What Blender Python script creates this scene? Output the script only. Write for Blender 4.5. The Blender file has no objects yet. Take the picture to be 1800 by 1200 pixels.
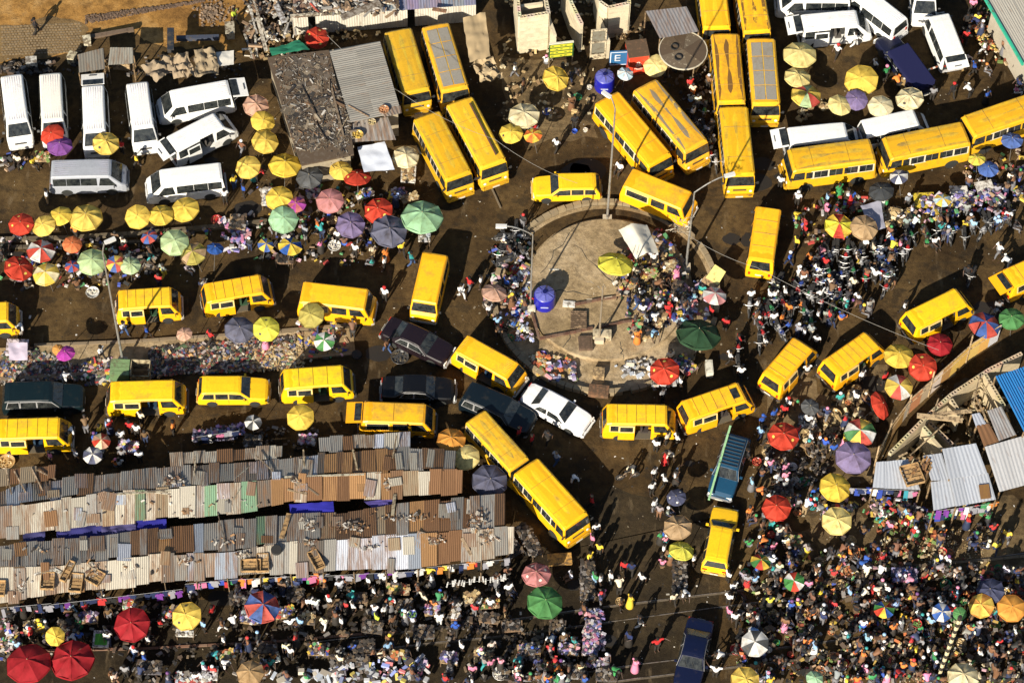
import bpy, bmesh, math, random
from mathutils import Vector, Matrix, noise
random.seed(11)
SC = bpy.context.scene
COL = SC.collection
PI = math.pi
rnd = random.random
def U(a, b): return a + (b - a) * rnd()

# ------------------------------------------------------------ camera
ELEV = math.radians(58.0); FPX = 5200.0; DIST = 192.6; ROLL = math.radians(1.5)
Fv = Vector((0, math.cos(ELEV), -math.sin(ELEV)))
_R0 = Vector((1, 0, 0)); _U0 = Vector((0, math.sin(ELEV), math.cos(ELEV)))
Rv = _R0 * math.cos(ROLL) + _U0 * math.sin(ROLL)
Uv = _U0 * math.cos(ROLL) - _R0 * math.sin(ROLL)
CAMP = -Fv * DIST
cd = bpy.data.cameras.new('camera'); cam = bpy.data.objects.new('camera', cd); COL.objects.link(cam)
cd.sensor_width = 36; cd.lens = FPX / 1800 * 36; cd.clip_start = 1; cd.clip_end = 1000
cam.matrix_world = Matrix(((Rv.x, Uv.x, -Fv.x, CAMP.x), (Rv.y, Uv.y, -Fv.y, CAMP.y), (Rv.z, Uv.z, -Fv.z, CAMP.z), (0, 0, 0, 1)))
SC.camera = cam
def G(px, py, z=0.0):
    """the world point at height z under a point of the photograph (1800 x 1200)"""
    d = Fv + Rv * ((px - 900) / FPX) + Uv * ((600 - py) / FPX)
    return CAMP + d * ((z - CAMP.z) / d.z)
def PX(p):
    d = Vector(p) - CAMP; k = d.dot(Fv)
    return 900 + FPX * d.dot(Rv) / k, 600 - FPX * d.dot(Uv) / k

# ------------------------------------------------------------ light
SUN_EL = math.radians(29); SUN_AZ = math.radians(205)      # azimuth clockwise from north (+Y): low sun from the south-south-west
world = bpy.data.worlds.new('World'); SC.world = world; world.use_nodes = True
wn = world.node_tree; wn.nodes.clear()
sky = wn.nodes.new('ShaderNodeTexSky'); sky.sky_type = 'NISHITA'; sky.sun_disc = False
sky.sun_elevation = SUN_EL; sky.sun_rotation = SUN_AZ
bgn = wn.nodes.new('ShaderNodeBackground'); bgn.inputs['Strength'].default_value = 0.055
wo = wn.nodes.new('ShaderNodeOutputWorld')
wn.links.new(sky.outputs[0], bgn.inputs[0]); wn.links.new(bgn.outputs[0], wo.inputs[0])
sl = bpy.data.lights.new('sun', 'SUN'); sl.energy = 5.0; sl.angle = math.radians(0.5); sl.color = (1.0, 0.905, 0.755)
sun = bpy.data.objects.new('sun', sl); COL.objects.link(sun)
_s = Vector((math.sin(SUN_AZ) * math.cos(SUN_EL), math.cos(SUN_AZ) * math.cos(SUN_EL), math.sin(SUN_EL)))
sun.rotation_euler = _s.to_track_quat('Z', 'Y').to_euler(); sun.location = _s * 120
SC.view_settings.view_transform = 'Standard'; SC.view_settings.look = 'None'
SC.view_settings.exposure = 0.88; SC.view_settings.gamma = 1.0; SC.view_settings.use_curve_mapping = False
SC.cycles.max_bounces = 4; SC.cycles.diffuse_bounces = 2; SC.cycles.glossy_bounces = 2; SC.cycles.transparent_max_bounces = 4

# ------------------------------------------------------------ materials (an object's own colour tints the shared finish; its alpha is the wear)
def newmat(name):
    m = bpy.data.materials.new(name); m.use_nodes = True
    nt = m.node_tree; b = nt.nodes['Principled BSDF']
    return m, nt, b
def nz(nt, scale, detail=4, rough=.6, vec=None, w=None):
    n = nt.nodes.new('ShaderNodeTexNoise'); n.inputs['Scale'].default_value = scale
    n.inputs['Detail'].default_value = detail; n.inputs['Roughness'].default_value = rough
    if vec is not None: nt.links.new(vec, n.inputs['Vector'])
    return n.outputs[0]
def ramp(nt, fac, stops):
    r = nt.nodes.new('ShaderNodeValToRGB'); e = r.color_ramp.elements
    while len(e) < len(stops): e.new(.5)
    for el, (p, c) in zip(e, stops):
        el.position = p; el.color = c if len(c) == 4 else (*c, 1)
    nt.links.new(fac, r.inputs[0]); return r.outputs[0]
def mixc(nt, fac, a, b, mode='MIX'):
    m = nt.nodes.new('ShaderNodeMix'); m.data_type = 'RGBA'; m.blend_type = mode
    for i, v in ((0, fac), (6, a), (7, b)):
        if isinstance(v, (int, float)): m.inputs[i].default_value = v
        elif isinstance(v, tuple): m.inputs[i].default_value = v if len(v) == 4 else (*v, 1)
        else: nt.links.new(v, m.inputs[i])
    return m.outputs[2]
def mth(nt, op, a, b=0.0):
    m = nt.nodes.new('ShaderNodeMath'); m.operation = op
    for i, v in ((0, a), (1, b)):
        if isinstance(v, (int, float)): m.inputs[i].default_value = v
        else: nt.links.new(v, m.inputs[i])
    return m.outputs[0]
def objvec(nt, scale=(1, 1, 1)):
    tc = nt.nodes.new('ShaderNodeTexCoord'); oi = nt.nodes.new('ShaderNodeObjectInfo')
    mp = nt.nodes.new('ShaderNodeMapping'); mp.inputs['Scale'].default_value = scale
    nt.links.new(tc.outputs['Object'], mp.inputs['Vector'])
    c = nt.nodes.new('ShaderNodeCombineXYZ'); r = mth(nt, 'MULTIPLY', oi.outputs['Random'], 60)
    for i in range(3): nt.links.new(r, c.inputs[i])
    nt.links.new(c.outputs[0], mp.inputs['Location'])
    return mp.outputs[0], oi
def bump(nt, b, h, strength=.4, dist=.02):
    n = nt.nodes.new('ShaderNodeBump'); n.inputs['Strength'].default_value = strength; n.inputs['Distance'].default_value = dist
    nt.links.new(h, n.inputs['Height']); nt.links.new(n.outputs[0], b.inputs['Normal'])
def tinted(name, rough, metallic=0.0, dirt=(.10, .075, .045), dscale=2.2, base_dirt=.12, spec=.5, stretch=(1, 1, 1), bmp=0, hi=.62, soft=.13, mx=.85):
    m, nt, b = newmat(name)
    v, oi = objvec(nt, stretch)
    n = nz(nt, dscale, 6, .68, v)
    wear = mth(nt, 'ADD', mth(nt, 'MULTIPLY', oi.outputs['Alpha'], 1.0), base_dirt)
    # the threshold of the noise falls as wear grows
    lo = mth(nt, 'SUBTRACT', hi, mth(nt, 'MULTIPLY', wear, .42))
    f = nt.nodes.new('ShaderNodeMapRange'); f.inputs['To Max'].default_value = mx
    nt.links.new(n, f.inputs['Value']); nt.links.new(lo, f.inputs['From Min']); nt.links.new(mth(nt, 'ADD', lo, soft), f.inputs['From Max'])
    fine = ramp(nt, nz(nt, dscale * 7, 4, .6, v), [(.3, (.82, .82, .82)), (.7, (1, 1, 1))])
    c0 = mixc(nt, 1.0, oi.outputs['Color'], fine, 'MULTIPLY')
    c = mixc(nt, f.outputs[0], c0, dirt)
    nt.links.new(c, b.inputs['Base Color'])
    b.inputs['Roughness'].default_value = rough; b.inputs['Metallic'].default_value = metallic
    b.inputs['Specular IOR Level'].default_value = spec
    if bmp: bump(nt, b, n, bmp)
    return m
M = {}
M['paint'] = tinted('vehicle_paint', .42, base_dirt=.04, dscale=1.6, soft=.3, mx=.5)
M['roofpaint'] = tinted('weathered_roof_paint', .66, base_dirt=.16, dscale=1.3, dirt=(.17, .115, .05), soft=.34, mx=.78)
M['rustroof'] = tinted('rusted_roof_paint', .75, base_dirt=.10, dscale=1.1, dirt=(.085, .032, .014), soft=.14, mx=.9, stretch=(1.1, 1.5, 1))
M['greyroof'] = tinted('scraped_roof_paint', .7, base_dirt=.05, dscale=1.5, dirt=(.17, .15, .12), soft=.07, mx=.92)
M['tin'] = tinted('corrugated_tin', .55, .2, dirt=(.20, .105, .05), dscale=.9, base_dirt=.05, soft=.22, mx=.75, stretch=(6, .8, 1), spec=.4)
M['wood'] = tinted('weathered_wood', .85, dirt=(.07, .045, .025), dscale=4, base_dirt=.25, stretch=(1, 1, 1))
M['conc'] = tinted('raw_concrete', .9, dirt=(.20, .16, .11), dscale=1.3, base_dirt=.22, bmp=.4, soft=.3, mx=.6)
M['plain'] = tinted('plain_finish', .6, base_dirt=.05, dscale=3)
M['metal'] = tinted('bare_metal', .4, .6, base_dirt=.1, dscale=3)
M['plastic'] = tinted('plastic', .35, base_dirt=.03, dscale=2)
def _cloth():
    m, nt, b = newmat('umbrella_cloth'); v, oi = objvec(nt)
    n = nz(nt, 2.2, 5, .6, v)
    c = mixc(nt, 1.0, oi.outputs['Color'], ramp(nt, n, [(.30, (.52, .47, .40)), (.44, (.82, .79, .74)), (.60, (1, 1, 1))]), 'MULTIPLY')
    nt.links.new(c, b.inputs['Base Color']); b.inputs['Roughness'].default_value = .75; b.inputs['Specular IOR Level'].default_value = .25
    tr = nt.nodes.new('ShaderNodeBsdfTranslucent'); nt.links.new(c, tr.inputs[0])
    mx = nt.nodes.new('ShaderNodeMixShader'); mx.inputs[0].default_value = .22
    nt.links.new(b.outputs[0], mx.inputs[1]); nt.links.new(tr.outputs[0], mx.inputs[2])
    nt.links.new(mx.outputs[0], nt.nodes['Material Output'].inputs[0])
    return m
M['cloth'] = _cloth()
M['garment'] = tinted('garment_cloth', .85, base_dirt=0.0, dscale=5, spec=.2, hi=.8)
M['skin'] = tinted('skin', .5, base_dirt=0.0, dscale=8, hi=.9)
def simple(name, col, rough=.5, metallic=0, spec=.5):
    m, nt, b = newmat(name); b.inputs['Base Color'].default_value = (*col, 1)
    b.inputs['Roughness'].default_value = rough; b.inputs['Metallic'].default_value = metallic; b.inputs['Specular IOR Level'].default_value = spec
    return m, nt, b
def _glass():
    m, nt, b = simple('vehicle_glass', (.012, .016, .018), .06, 0, .7)
    v, oi = objvec(nt); n = nz(nt, 3, 4, .6, v)
    nt.links.new(ramp(nt, n, [(.35, (.008, .01, .012)), (.8, (.05, .055, .05))]), b.inputs['Base Color'])
    nt.links.new(ramp(nt, n, [(.3, (.04,) * 3), (.8, (.25,) * 3)]), b.inputs['Roughness'])
    return m
M['glass'] = _glass()
M['rubber'] = simple('tyre_rubber', (.018, .017, .016), .8)[0]
M['dark'] = simple('dark_interior', (.02, .022, .02), .8)[0]
def _vcol(name, rough=.7):
    m, nt, b = newmat(name); a = nt.nodes.new('ShaderNodeVertexColor'); a.layer_name = 'Col'
    nt.links.new(a.outputs[0], b.inputs['Base Color']); b.inputs['Roughness'].default_value = rough
    return m
M['goods'] = _vcol('mixed_goods')

# ------------------------------------------------------------ mesh builder
class MB:
    def __init__(s): s.v = []; s.f = []; s.c = []; s.m = []; s.col = (1, 1, 1); s.mi = 0
    def add(s, vs, fs):
        n = len(s.v); s.v += [tuple(v) for v in vs]
        for f in fs: s.f.append(tuple(i + n for i in f)); s.c.append(s.col); s.m.append(s.mi)
    def quad(s, a, b, c, d): s.add([a, b, c, d], [(0, 1, 2, 3)])
    def box(s, c, d, rz=0.0, rx=0.0, ry=0.0):
        hx, hy, hz = d[0] / 2, d[1] / 2, d[2] / 2
        R = Matrix.Rotation(rz, 3, 'Z') @ Matrix.Rotation(ry, 3, 'Y') @ Matrix.Rotation(rx, 3, 'X')
        vs = [Vector(c) + R @ Vector((x * hx, y * hy, z * hz)) for z in (-1, 1) for y in (-1, 1) for x in (-1, 1)]
        s.add(vs, [(0, 2, 3, 1), (4, 5, 7, 6), (0, 1, 5, 4), (2, 6, 7, 3), (0, 4, 6, 2), (1, 3, 7, 5)])
    def slab(s, pts, th):
        """a plate with the given outline (top side) and thickness th downwards"""
        n = len(pts); P = [Vector(p) for p in pts]; Q = [p - Vector((0, 0, th)) for p in P]
        s.add(P + Q, [tuple(range(n)), tuple(range(2 * n - 1, n - 1, -1))] + [(i, i + n, (i + 1) % n + n, (i + 1) % n) for i in range(n)])
    def tube(s, p0, p1, r0, r1=None, n=6, cap=True):
        r1 = r0 if r1 is None else r1
        a = Vector(p0); b = Vector(p1); d = b - a
        if d.length < 1e-6: return
        q = d.to_track_quat('Z', 'Y')
        vs = [a + q @ Vector((r0 * math.cos(2 * PI * i / n), r0 * math.sin(2 * PI * i / n), 0)) for i in range(n)]
        vs += [b + q @ Vector((r1 * math.cos(2 * PI * i / n), r1 * math.sin(2 * PI * i / n), 0)) for i in range(n)]
        fs = [(i, (i + 1) % n, (i + 1) % n + n, i + n) for i in range(n)]
        if cap: fs += [tuple(range(n - 1, -1, -1)), tuple(range(n, 2 * n))]
        s.add(vs, fs)
    def lathe(s, prof, n=12, c=(0, 0, 0), axis='Z', closed=False):
        vs = []
        for r, z in prof:
            for i in range(n):
                a = 2 * PI * i / n; p = (r * math.cos(a), r * math.sin(a), z)
                if axis == 'Y': p = (p[0], p[2], p[1])
                if axis == 'X': p = (p[2], p[0], p[1])
                vs.append((p[0] + c[0], p[1] + c[1], p[2] + c[2]))
        k = len(prof); fs = []
        for j in range(k - 1):
            for i in range(n):
                a, b = j * n + i, j * n + (i + 1) % n
                f = (a, b, b + n, a + n); fs.append(f[::-1] if axis == 'Y' else f)
        if prof[0][0] > 1e-4 and not closed: fs.append(tuple(range(n - 1, -1, -1)))
        if prof[-1][0] > 1e-4 and not closed: fs.append(tuple(range((k - 1) * n, k * n)))
        s.add(vs, fs)
    def mesh(s, name, mats, smooth=0, vcol=False):
        me = bpy.data.meshes.new(name); me.from_pydata(s.v, [], s.f)
        for m in (mats if isinstance(mats, (list, tuple)) else [mats]): me.materials.append(M[m] if isinstance(m, str) else m)
        if any(s.m): me.polygons.foreach_set('material_index', s.m)
        if smooth:
            me.polygons.foreach_set('use_smooth', [True] * len(s.f)); me.set_sharp_from_angle(angle=math.radians(smooth))
        if vcol:
            ca = me.color_attributes.new('Col', 'FLOAT_COLOR', 'CORNER'); buf = []
            for f, c in zip(s.f, s.c): buf += [*c, 1.0] * len(f)
            ca.data.foreach_set('color', buf)
        me.update(); return me
    def obj(s, name, mats, parent=None, color=None, smooth=0, vcol=False):
        return link(name, s.mesh(name, mats, smooth, vcol), parent, color)
def link(name, me, parent=None, color=None):
    o = bpy.data.objects.new(name, me); COL.objects.link(o)
    if parent: o.parent = parent
    if color is not None: o.color = color if len(color) == 4 else (*color, 0)
    return o
def empty(name, loc, rz=0.0, tilt=None):
    o = bpy.data.objects.new(name, None); COL.objects.link(o); o.location = loc; o.empty_display_size = .3
    o.rotation_euler = (0, 0, rz) if tilt is None else tilt; return o
def copytree(o, parent=None):
    c = o.copy(); COL.objects.link(c)
    if parent: c.parent = parent
    for ch in KIDS(o): copytree(ch, c)
    return c
def KIDS(o): return list(o.children)

THINGS = []            # (object, label stem, place phrase or None, (px, py))
def tag(o, label, cat, group=None, at=None, auto=False):
    o['label'] = label; o['category'] = cat
    if group: o['group'] = group
    p = at or PX(o.location)
    THINGS.append((o, label, auto, p)); return o
def struct(o): o['kind'] = 'structure'; return o
def stuff(o, label=None, cat=None):
    o['kind'] = 'stuff'
    if label: o['label'] = label; o['category'] = cat
    return o
OCC = []               # taken footprints in the photograph: (px, py, radius)
# ------------------------------------------------------------ ground
def world_noise(nt, scale, detail=6, rough=.6, stretch=None):
    g = nt.nodes.new('ShaderNodeNewGeometry'); v = g.outputs['Position']
    if stretch:
        mp = nt.nodes.new('ShaderNodeMapping'); mp.inputs['Scale'].default_value = stretch; nt.links.new(v, mp.inputs['Vector']); v = mp.outputs[0]
    return nz(nt, scale, detail, rough, v)
def ground_mat(name, c1, c2, c3, spots=True):
    m, nt, b = newmat(name)
    a = ramp(nt, world_noise(nt, .16, 9, .68), [(.40, c1), (.5, c2), (.60, c3)])
    f = ramp(nt, world_noise(nt, 1.9, 8, .75), [(.34, (.55, .52, .48)), (.5, (.95, .93, .9)), (.66, (1.22, 1.2, 1.14))])
    c = mixc(nt, 1.0, a, f, 'MULTIPLY')
    gr = ramp(nt, world_noise(nt, 11, 6, .8), [(.34, (.72, .7, .68)), (.6, (1.12, 1.1, 1.06))]); c = mixc(nt, .8, c, gr, 'MULTIPLY')
    if spots:
        s = ramp(nt, world_noise(nt, .7, 7, .6), [(.55, (0,) * 3), (.61, (1,) * 3)])
        c = mixc(nt, mth(nt, 'MULTIPLY', s, .55), c, (.020, .015, .009))
        t = ramp(nt, world_noise(nt, 1.2, 5, .6, (.16, 2.2, 1)), [(.57, (0,) * 3), (.64, (1,) * 3)]); c = mixc(nt, mth(nt, 'MULTIPLY', t, .30), c, (.022, .017, .010))
        t = ramp(nt, world_noise(nt, .9, 6, .62, (1.4, .35, 1)), [(.60, (0,) * 3), (.70, (1,) * 3)]); c = mixc(nt, mth(nt, 'MULTIPLY', t, .45), c, (.17, .125, .07))
        q = ramp(nt, world_noise(nt, 14, 3, .7), [(.68, (0,) * 3), (.73, (1,) * 3)])
        c = mixc(nt, mth(nt, 'MULTIPLY', q, .45), c, (.30, .26, .20))
    else:
        s = ramp(nt, world_noise(nt, .8, 7, .65), [(.53, (0,) * 3), (.62, (1,) * 3)])
        c = mixc(nt, mth(nt, 'MULTIPLY', s, .5), c, tuple(v * .5 for v in c1))
    nt.links.new(c, b.inputs['Base Color']); b.inputs['Roughness'].default_value = .93; b.inputs['Specular IOR Level'].default_value = .2
    bump(nt, b, world_noise(nt, 4, 9, .8), .8, .08)
    return m
M['dirt'] = ground_mat('trodden_brown_dirt', (.037, .023, .009), (.068, .043, .017), (.100, .065, .026))
M['dirt_shade'] = ground_mat('shade_toned_dirt', (.018, .013, .007), (.034, .025, .013), (.052, .037, .019))  # brown dirt darkened in its colour to stand in for shade
M['dirt_pale'] = ground_mat('pale_dusty_dirt', (.08, .055, .028), (.135, .097, .050), (.19, .14, .075))
M['sand'] = ground_mat('orange_sand', (.20, .105, .030), (.33, .18, .05), (.42, .27, .11), False)
M['slabtop'] = ground_mat('dusty_concrete', (.24, .18, .10), (.34, .26, .155), (.41, .33, .22), False)
M['path'] = ground_mat('grey_brown_gravel', (.13, .085, .04), (.19, .13, .06), (.26, .17, .08), False)

g = MB(); NX, NY = 60, 50
for j in range(NY + 1):
    for i in range(NX + 1):
        x = -300 + 600 * i / NX; y = -300 + 600 * j / NY
        g.v.append((x, y, 0))
for j in range(NY):
    for i in range(NX):
        a = j * (NX + 1) + i; g.f.append((a, a + 1, a + NX + 2, a + NX + 1)); g.c.append((1, 1, 1)); g.m.append(0)
struct(g.obj('ground', 'dirt'))

def patch(name, pts, mat, z=.004, th=None, jag=0.0, sub=5, kind='structure'):
    P = [G(x, y, z) for x, y in pts]; out = []
    for i, p in enumerate(P):
        q = P[(i + 1) % len(P)]
        for k in range(sub):
            t = p.lerp(q, k / sub)
            if jag: t += Vector((noise.noise(t * .9) * jag, noise.noise(t * .9 + Vector((9, 3, 1))) * jag, 0))
            out.append(t)
    bm = MB()
    if th: bm.slab(out, th)
    else: bm.add(out, [tuple(range(len(out)))])
    o = bm.obj(name, mat); o['kind'] = kind; return o
# the orange sand lot at the top with its gravel path of old paving
patch('sand_lot', [(-40, -60), (440, -60), (432, 40), (425, 92), (330, 82), (300, 86), (240, 60), (150, 60), (130, 96), (60, 105), (-40, 108)], 'sand', .004, jag=.8)
patch('gravel_path', [(-40, 52), (40, 40), (110, 32), (150, 42), (150, 66), (135, 92), (60, 104), (-40, 106)], 'path', .008, jag=.7)
patch('painted_shade_ground', [(-40, 1075), (300, 1062), (900, 1000), (960, 930), (1080, 860), (1240, 900), (1262, 1010), (1275, 1230), (-40, 1230)], 'dirt_shade', .003, jag=1.5)  # broad shade over the lower street and rails, painted as darker ground
patch('market_ground', [(1420, 880), (1560, 905), (1760, 880), (1830, 880), (1830, 1000), (1600, 1000), (1420, 1000), (1380, 960)], 'dirt_pale', .006, jag=1.2)
patch('market_ground', [(1350, 640), (1450, 690), (1560, 640), (1545, 830), (1440, 880), (1340, 860)], 'dirt_pale', .005, jag=1.2)
patch('market_ground', [(880, 100), (1010, 110), (1060, 160), (1050, 240), (930, 250), (880, 200)], 'dirt_pale', .005, jag=1.0)
# old paving net showing through the sand: separate stones
pv = MB()
for i in range(300):
    u, w = i % 25, i // 25
    p = G(4 + u * 5.6 + (w % 2) * 2.6 + U(-.5, .5), 48 + w * 4.4 + U(-.4, .4) - u * .25, .008)
    if p is None: continue
    k = U(.8, 1.15); pv = MB(); pv.slab([p + Vector((-.085, -.07, U(.015, .028))), p + Vector((.085, -.07, U(.015, .028))), p + Vector((.085, .07, U(.015, .028))), p + Vector((-.085, .07, U(.015, .028)))], .03)
    if i == 0: paving = empty('paving', G(70, 75, 0)); struct(paving)
    o = pv.obj('paving_stone', 'conc', None, (.21 * k, .15 * k, .08 * k, .1)); o.parent = paving; o.matrix_parent_inverse = Matrix.Translation(-Vector(paving.location))
# rubble band across the sand
rb = MB()
for i in range(900):
    t = rnd(); x = 150 + t * 210; y = 36 - t * 34 + U(-6, 6) * (1.2 - t)
    p = G(x, y); s = U(.04, .14); k = U(.6, 1.2); rb.col = (.13 * k, .085 * k, .055 * k)
    rb.box((p.x, p.y, s * .3), (s, s * U(.6, 1), s * .7), U(0, 3), U(-.4, .4))
for i in range(200):
    p = G(375 + random.gauss(0, 14), 22 + random.gauss(0, 11)); s = U(.05, .2); k = U(.5, 1.3); rb.col = (.2 * k, .14 * k, .09 * k)
    rb.box((p.x, p.y, s * .3), (s, s * U(.6, 1), s * .7), U(0, 3), U(-.4, .4))
stuff(rb.obj('rubble', 'goods', vcol=True), 'band of broken stone rubble across the orange sand', 'rubble')

# ------------------------------------------------------------ the roundabout
CX, CY = 1065, 525
def ell(cx, cy, a, b, n, z=0, a0=0, a1=2 * PI):
    return [G(cx + a * math.cos(a0 + (a1 - a0) * i / n), cy - b * math.sin(a0 + (a1 - a0) * i / n), z) for i in range(n + (0 if a1 - a0 >= 2 * PI - 1e-6 else 1))]
rg = MB(); rg.slab(ell(1065, 525, 192, 164, 72, .10), .10)
struct(rg.obj('roundabout_base', 'slabtop'))
# moat of trodden dirt inside the kerb at the top
mo = MB(); A = ell(1065, 525, 186, 158, 40, .104, .12, PI - .05); B = ell(1068, 512, 150, 129, 40, .104, .12, PI - .05)
for i in range(40): mo.quad(B[i], A[i], A[i + 1], B[i + 1])
struct(mo.obj('roundabout_path', 'dirt'))
isl = MB(); isl.slab(ell(1066, 508, 143, 123, 72, .46), .36)
struct(isl.obj('roundabout_platform', 'slabtop'))
# kerb stones round the outside
kb = empty('roundabout_kerb', G(CX, CY)); struct(kb)
NK = 84
for i in range(NK):
    a = 2 * PI * i / NK; 
    if rnd() < .05: continue
    p = G(CX + 196 * math.cos(a), CY - 167 * math.sin(a)); q = G(CX + 196 * math.cos(a + 2 * PI / NK), CY - 167 * math.sin(a + 2 * PI / NK))
    d = q - p; mm = MB(); hh = U(.36, .44) ; mm.box((p + d / 2) + Vector((0, 0, hh / 2)), (d.length - .04, .34, hh), math.atan2(d.y, d.x))
    k = U(.75, 1.1); o = mm.obj('kerb_stone', 'conc', kb, (.30 * k, .23 * k, .13 * k, .3)); o.matrix_parent_inverse = Matrix.Translation(-Vector(kb.location))
# low brown block footings on the platform
def wall_line(name, pts, h, w, col, z0=0, mat='conc', step=.42, label=None, cat=None, piece='brick'):
    P = [G(x, y, z0) for x, y in pts]; root = empty(name, P[0]); inv = Matrix.Translation(-P[0])
    for a, b in zip(P, P[1:]):
        d = b - a; n = max(1, round(d.length / step))
        for i in range(n):
            c = a + d * ((i + .5) / n); k = U(.75, 1.2); m = MB(); hh = h * U(.9, 1.08)
            m.box(c + Vector((0, 0, hh / 2)), (d.length / n - .015, w * U(.92, 1.06), hh), math.atan2(d.y, d.x) + U(-.02, .02))
            o = m.obj(piece, mat, root, (col[0] * k, col[1] * k, col[2] * k, .3)); o.matrix_parent_inverse = inv
    if label: tag(root, label, cat, at=pts[0])
    else: struct(root)
    return root
BR = (.115, .05, .028)
wall_line('low_brick_footing', [(935, 550), (948, 596), (1012, 584), (1042, 577)], .16, .16, BR, .46, label='low brown brick footing forming an open rectangle below the platform tank', cat='footing')
wall_line('low_brick_footing', [(1010, 536), (1060, 526), (1098, 521)], .14, .16, BR, .46, label='short low brown brick footing behind the slatted crate on the platform', cat='footing')
wall_line('low_brick_footing', [(1050, 577), (1098, 566), (1140, 562)], .14, .14, BR, .46, label='low brown brick footing running away from the central lamp post', cat='footing')

for x0, y0, x1, y1 in [(1040, 590, 1150, 470), (1090, 600, 1096, 632), (990, 610, 1030, 540), (950, 480, 1010, 400), (1130, 600, 1205, 540), (930, 500, 1040, 520), (1010, 430, 1100, 520)]:
    a, b_ = G(x0, y0, .464), G(x1, y1, .464); m = MB(); prev = a
    for i in range(1, 9):
        t = i / 8; q = a.lerp(b_, t) + (Vector((random.gauss(0, .12), random.gauss(0, .12), 0)) if i < 8 else Vector()); d = q - prev; n_ = Vector((-d.y, d.x, 0)).normalized() * U(.012, .035); m.quad(prev - n_, q - n_, q + n_, prev + n_); prev = q
    o = m.obj('platform_crack', 'dark'); struct(o)
M['stain'] = simple('oil_stain', (.014, .011, .008), .7)[0]
for i in range(46):
    x, y = U(20, 1780), U(260, 1180)
    if ((x - 1065) / 200) ** 2 + ((y - 525) / 170) ** 2 < 1: continue
    c = G(x, y, .0085); r = U(.2, .9); m = MB(); n = 14; k = U(0, 99); m.add([c + Vector((r * math.cos(2 * PI * j / n) * (1 + .5 * noise.noise(Vector((k, j, 0)))) * 1.4, r * math.sin(2 * PI * j / n) * (1 + .5 * noise.noise(Vector((k, j * 1.3, 5)))), 0)) for j in range(n)], [tuple(range(n))])
    struct(m.obj('oil_stain', 'stain'))
# ------------------------------------------------------------ kerbs and rails
def strip(name, pts, w, h, mat, col, z=0.0, seg=1.0, piece=None):
    P = [G(x, y, z) for x, y in pts]
    if piece:
        root = struct(empty(name, P[0])); inv = Matrix.Translation(-P[0])
    out = []
    m = MB()
    for a, b in zip(P, P[1:]):
        d = b - a; n = max(1, round(d.length / seg))
        for i in range(n):
            c = a + d * ((i + .5) / n)
            if piece: m = MB()
            m.box(c + Vector((0, 0, h / 2 + U(-.01, .01))), (d.length / n - (.03 if piece else -.004), w, h), math.atan2(d.y, d.x))
            if piece:
                k = U(.8, 1.15); o = m.obj(piece, mat, root, (col[0] * k, col[1] * k, col[2] * k, .3)); o.matrix_parent_inverse = inv
    if piece: return root
    o = m.obj(name, mat, None, (*col, .2)); return struct(o)
KC = (.15, .115, .07)
strip('median_kerb', [(-20, 424), (120, 421), (260, 412), (400, 399), (470, 392)], .3, .28, 'conc', (.10, .078, .045), 0, 1.2, 'kerb_stone')
strip('median_kerb', [(-20, 437), (130, 433), (290, 424)], .2, .2, 'conc', (.07, .055, .035), 0, 1.2, 'kerb_stone')
strip('market_kerb', [(0, 668), (200, 655), (440, 640), (620, 622)], .2, .16, 'conc', (.2, .15, .09), 0, 1.2, 'kerb_stone')
strip('market_kerb', [(60, 608), (220, 602), (400, 590), (620, 572)], .2, .16, 'conc', (.2, .15, .09), 0, 1.2, 'kerb_stone')
patch('median_paving', [(-20, 612), (220, 604), (620, 576), (625, 622), (200, 656), (-20, 670)], 'slabtop', .06, .06)
RC = (.16, .13, .10)
for nm, pts in (('rail', [(560, 1154), (760, 1129), (900, 1115), (1075, 1092), (1290, 1063), (1560, 1028), (1830, 992)]),
                ('rail', [(560, 1127), (760, 1104), (900, 1088), (1050, 1067), (1275, 1040), (1560, 1004), (1830, 968)]),
                ('rail', [(900, 1222), (1115, 1192), (1190, 1183), (1360, 1163), (1600, 1131), (1830, 1103)]),
                ('rail', [(900, 1198), (1115, 1168), (1190, 1159), (1360, 1139), (1600, 1107), (1830, 1079)])):
    strip(nm, pts, .05, .035, 'metal', (.30, .26, .22), 0, 8)
    strip('rail_groove', [(x, y + 2.0) for x, y in pts], .09, .010, 'conc', (.09, .07, .045), 0, 4)
strip('drain_kerb', [(-20, 1145), (250, 1140), (480, 1128), (640, 1114), (700, 1110)], .14, .10, 'conc', (.16, .08, .05), 0, 1.0, 'kerb_stone')
strip('drain_kerb', [(880, 366), (850, 300)], .1, .1, 'conc', KC, 0, 1)
strip('edge_kerb', [(1480, 1000), (1600, 995), (1735, 985), (1820, 975)], .16, .12, 'conc', (.16, .12, .07), 0, 1, 'kerb_stone')

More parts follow.
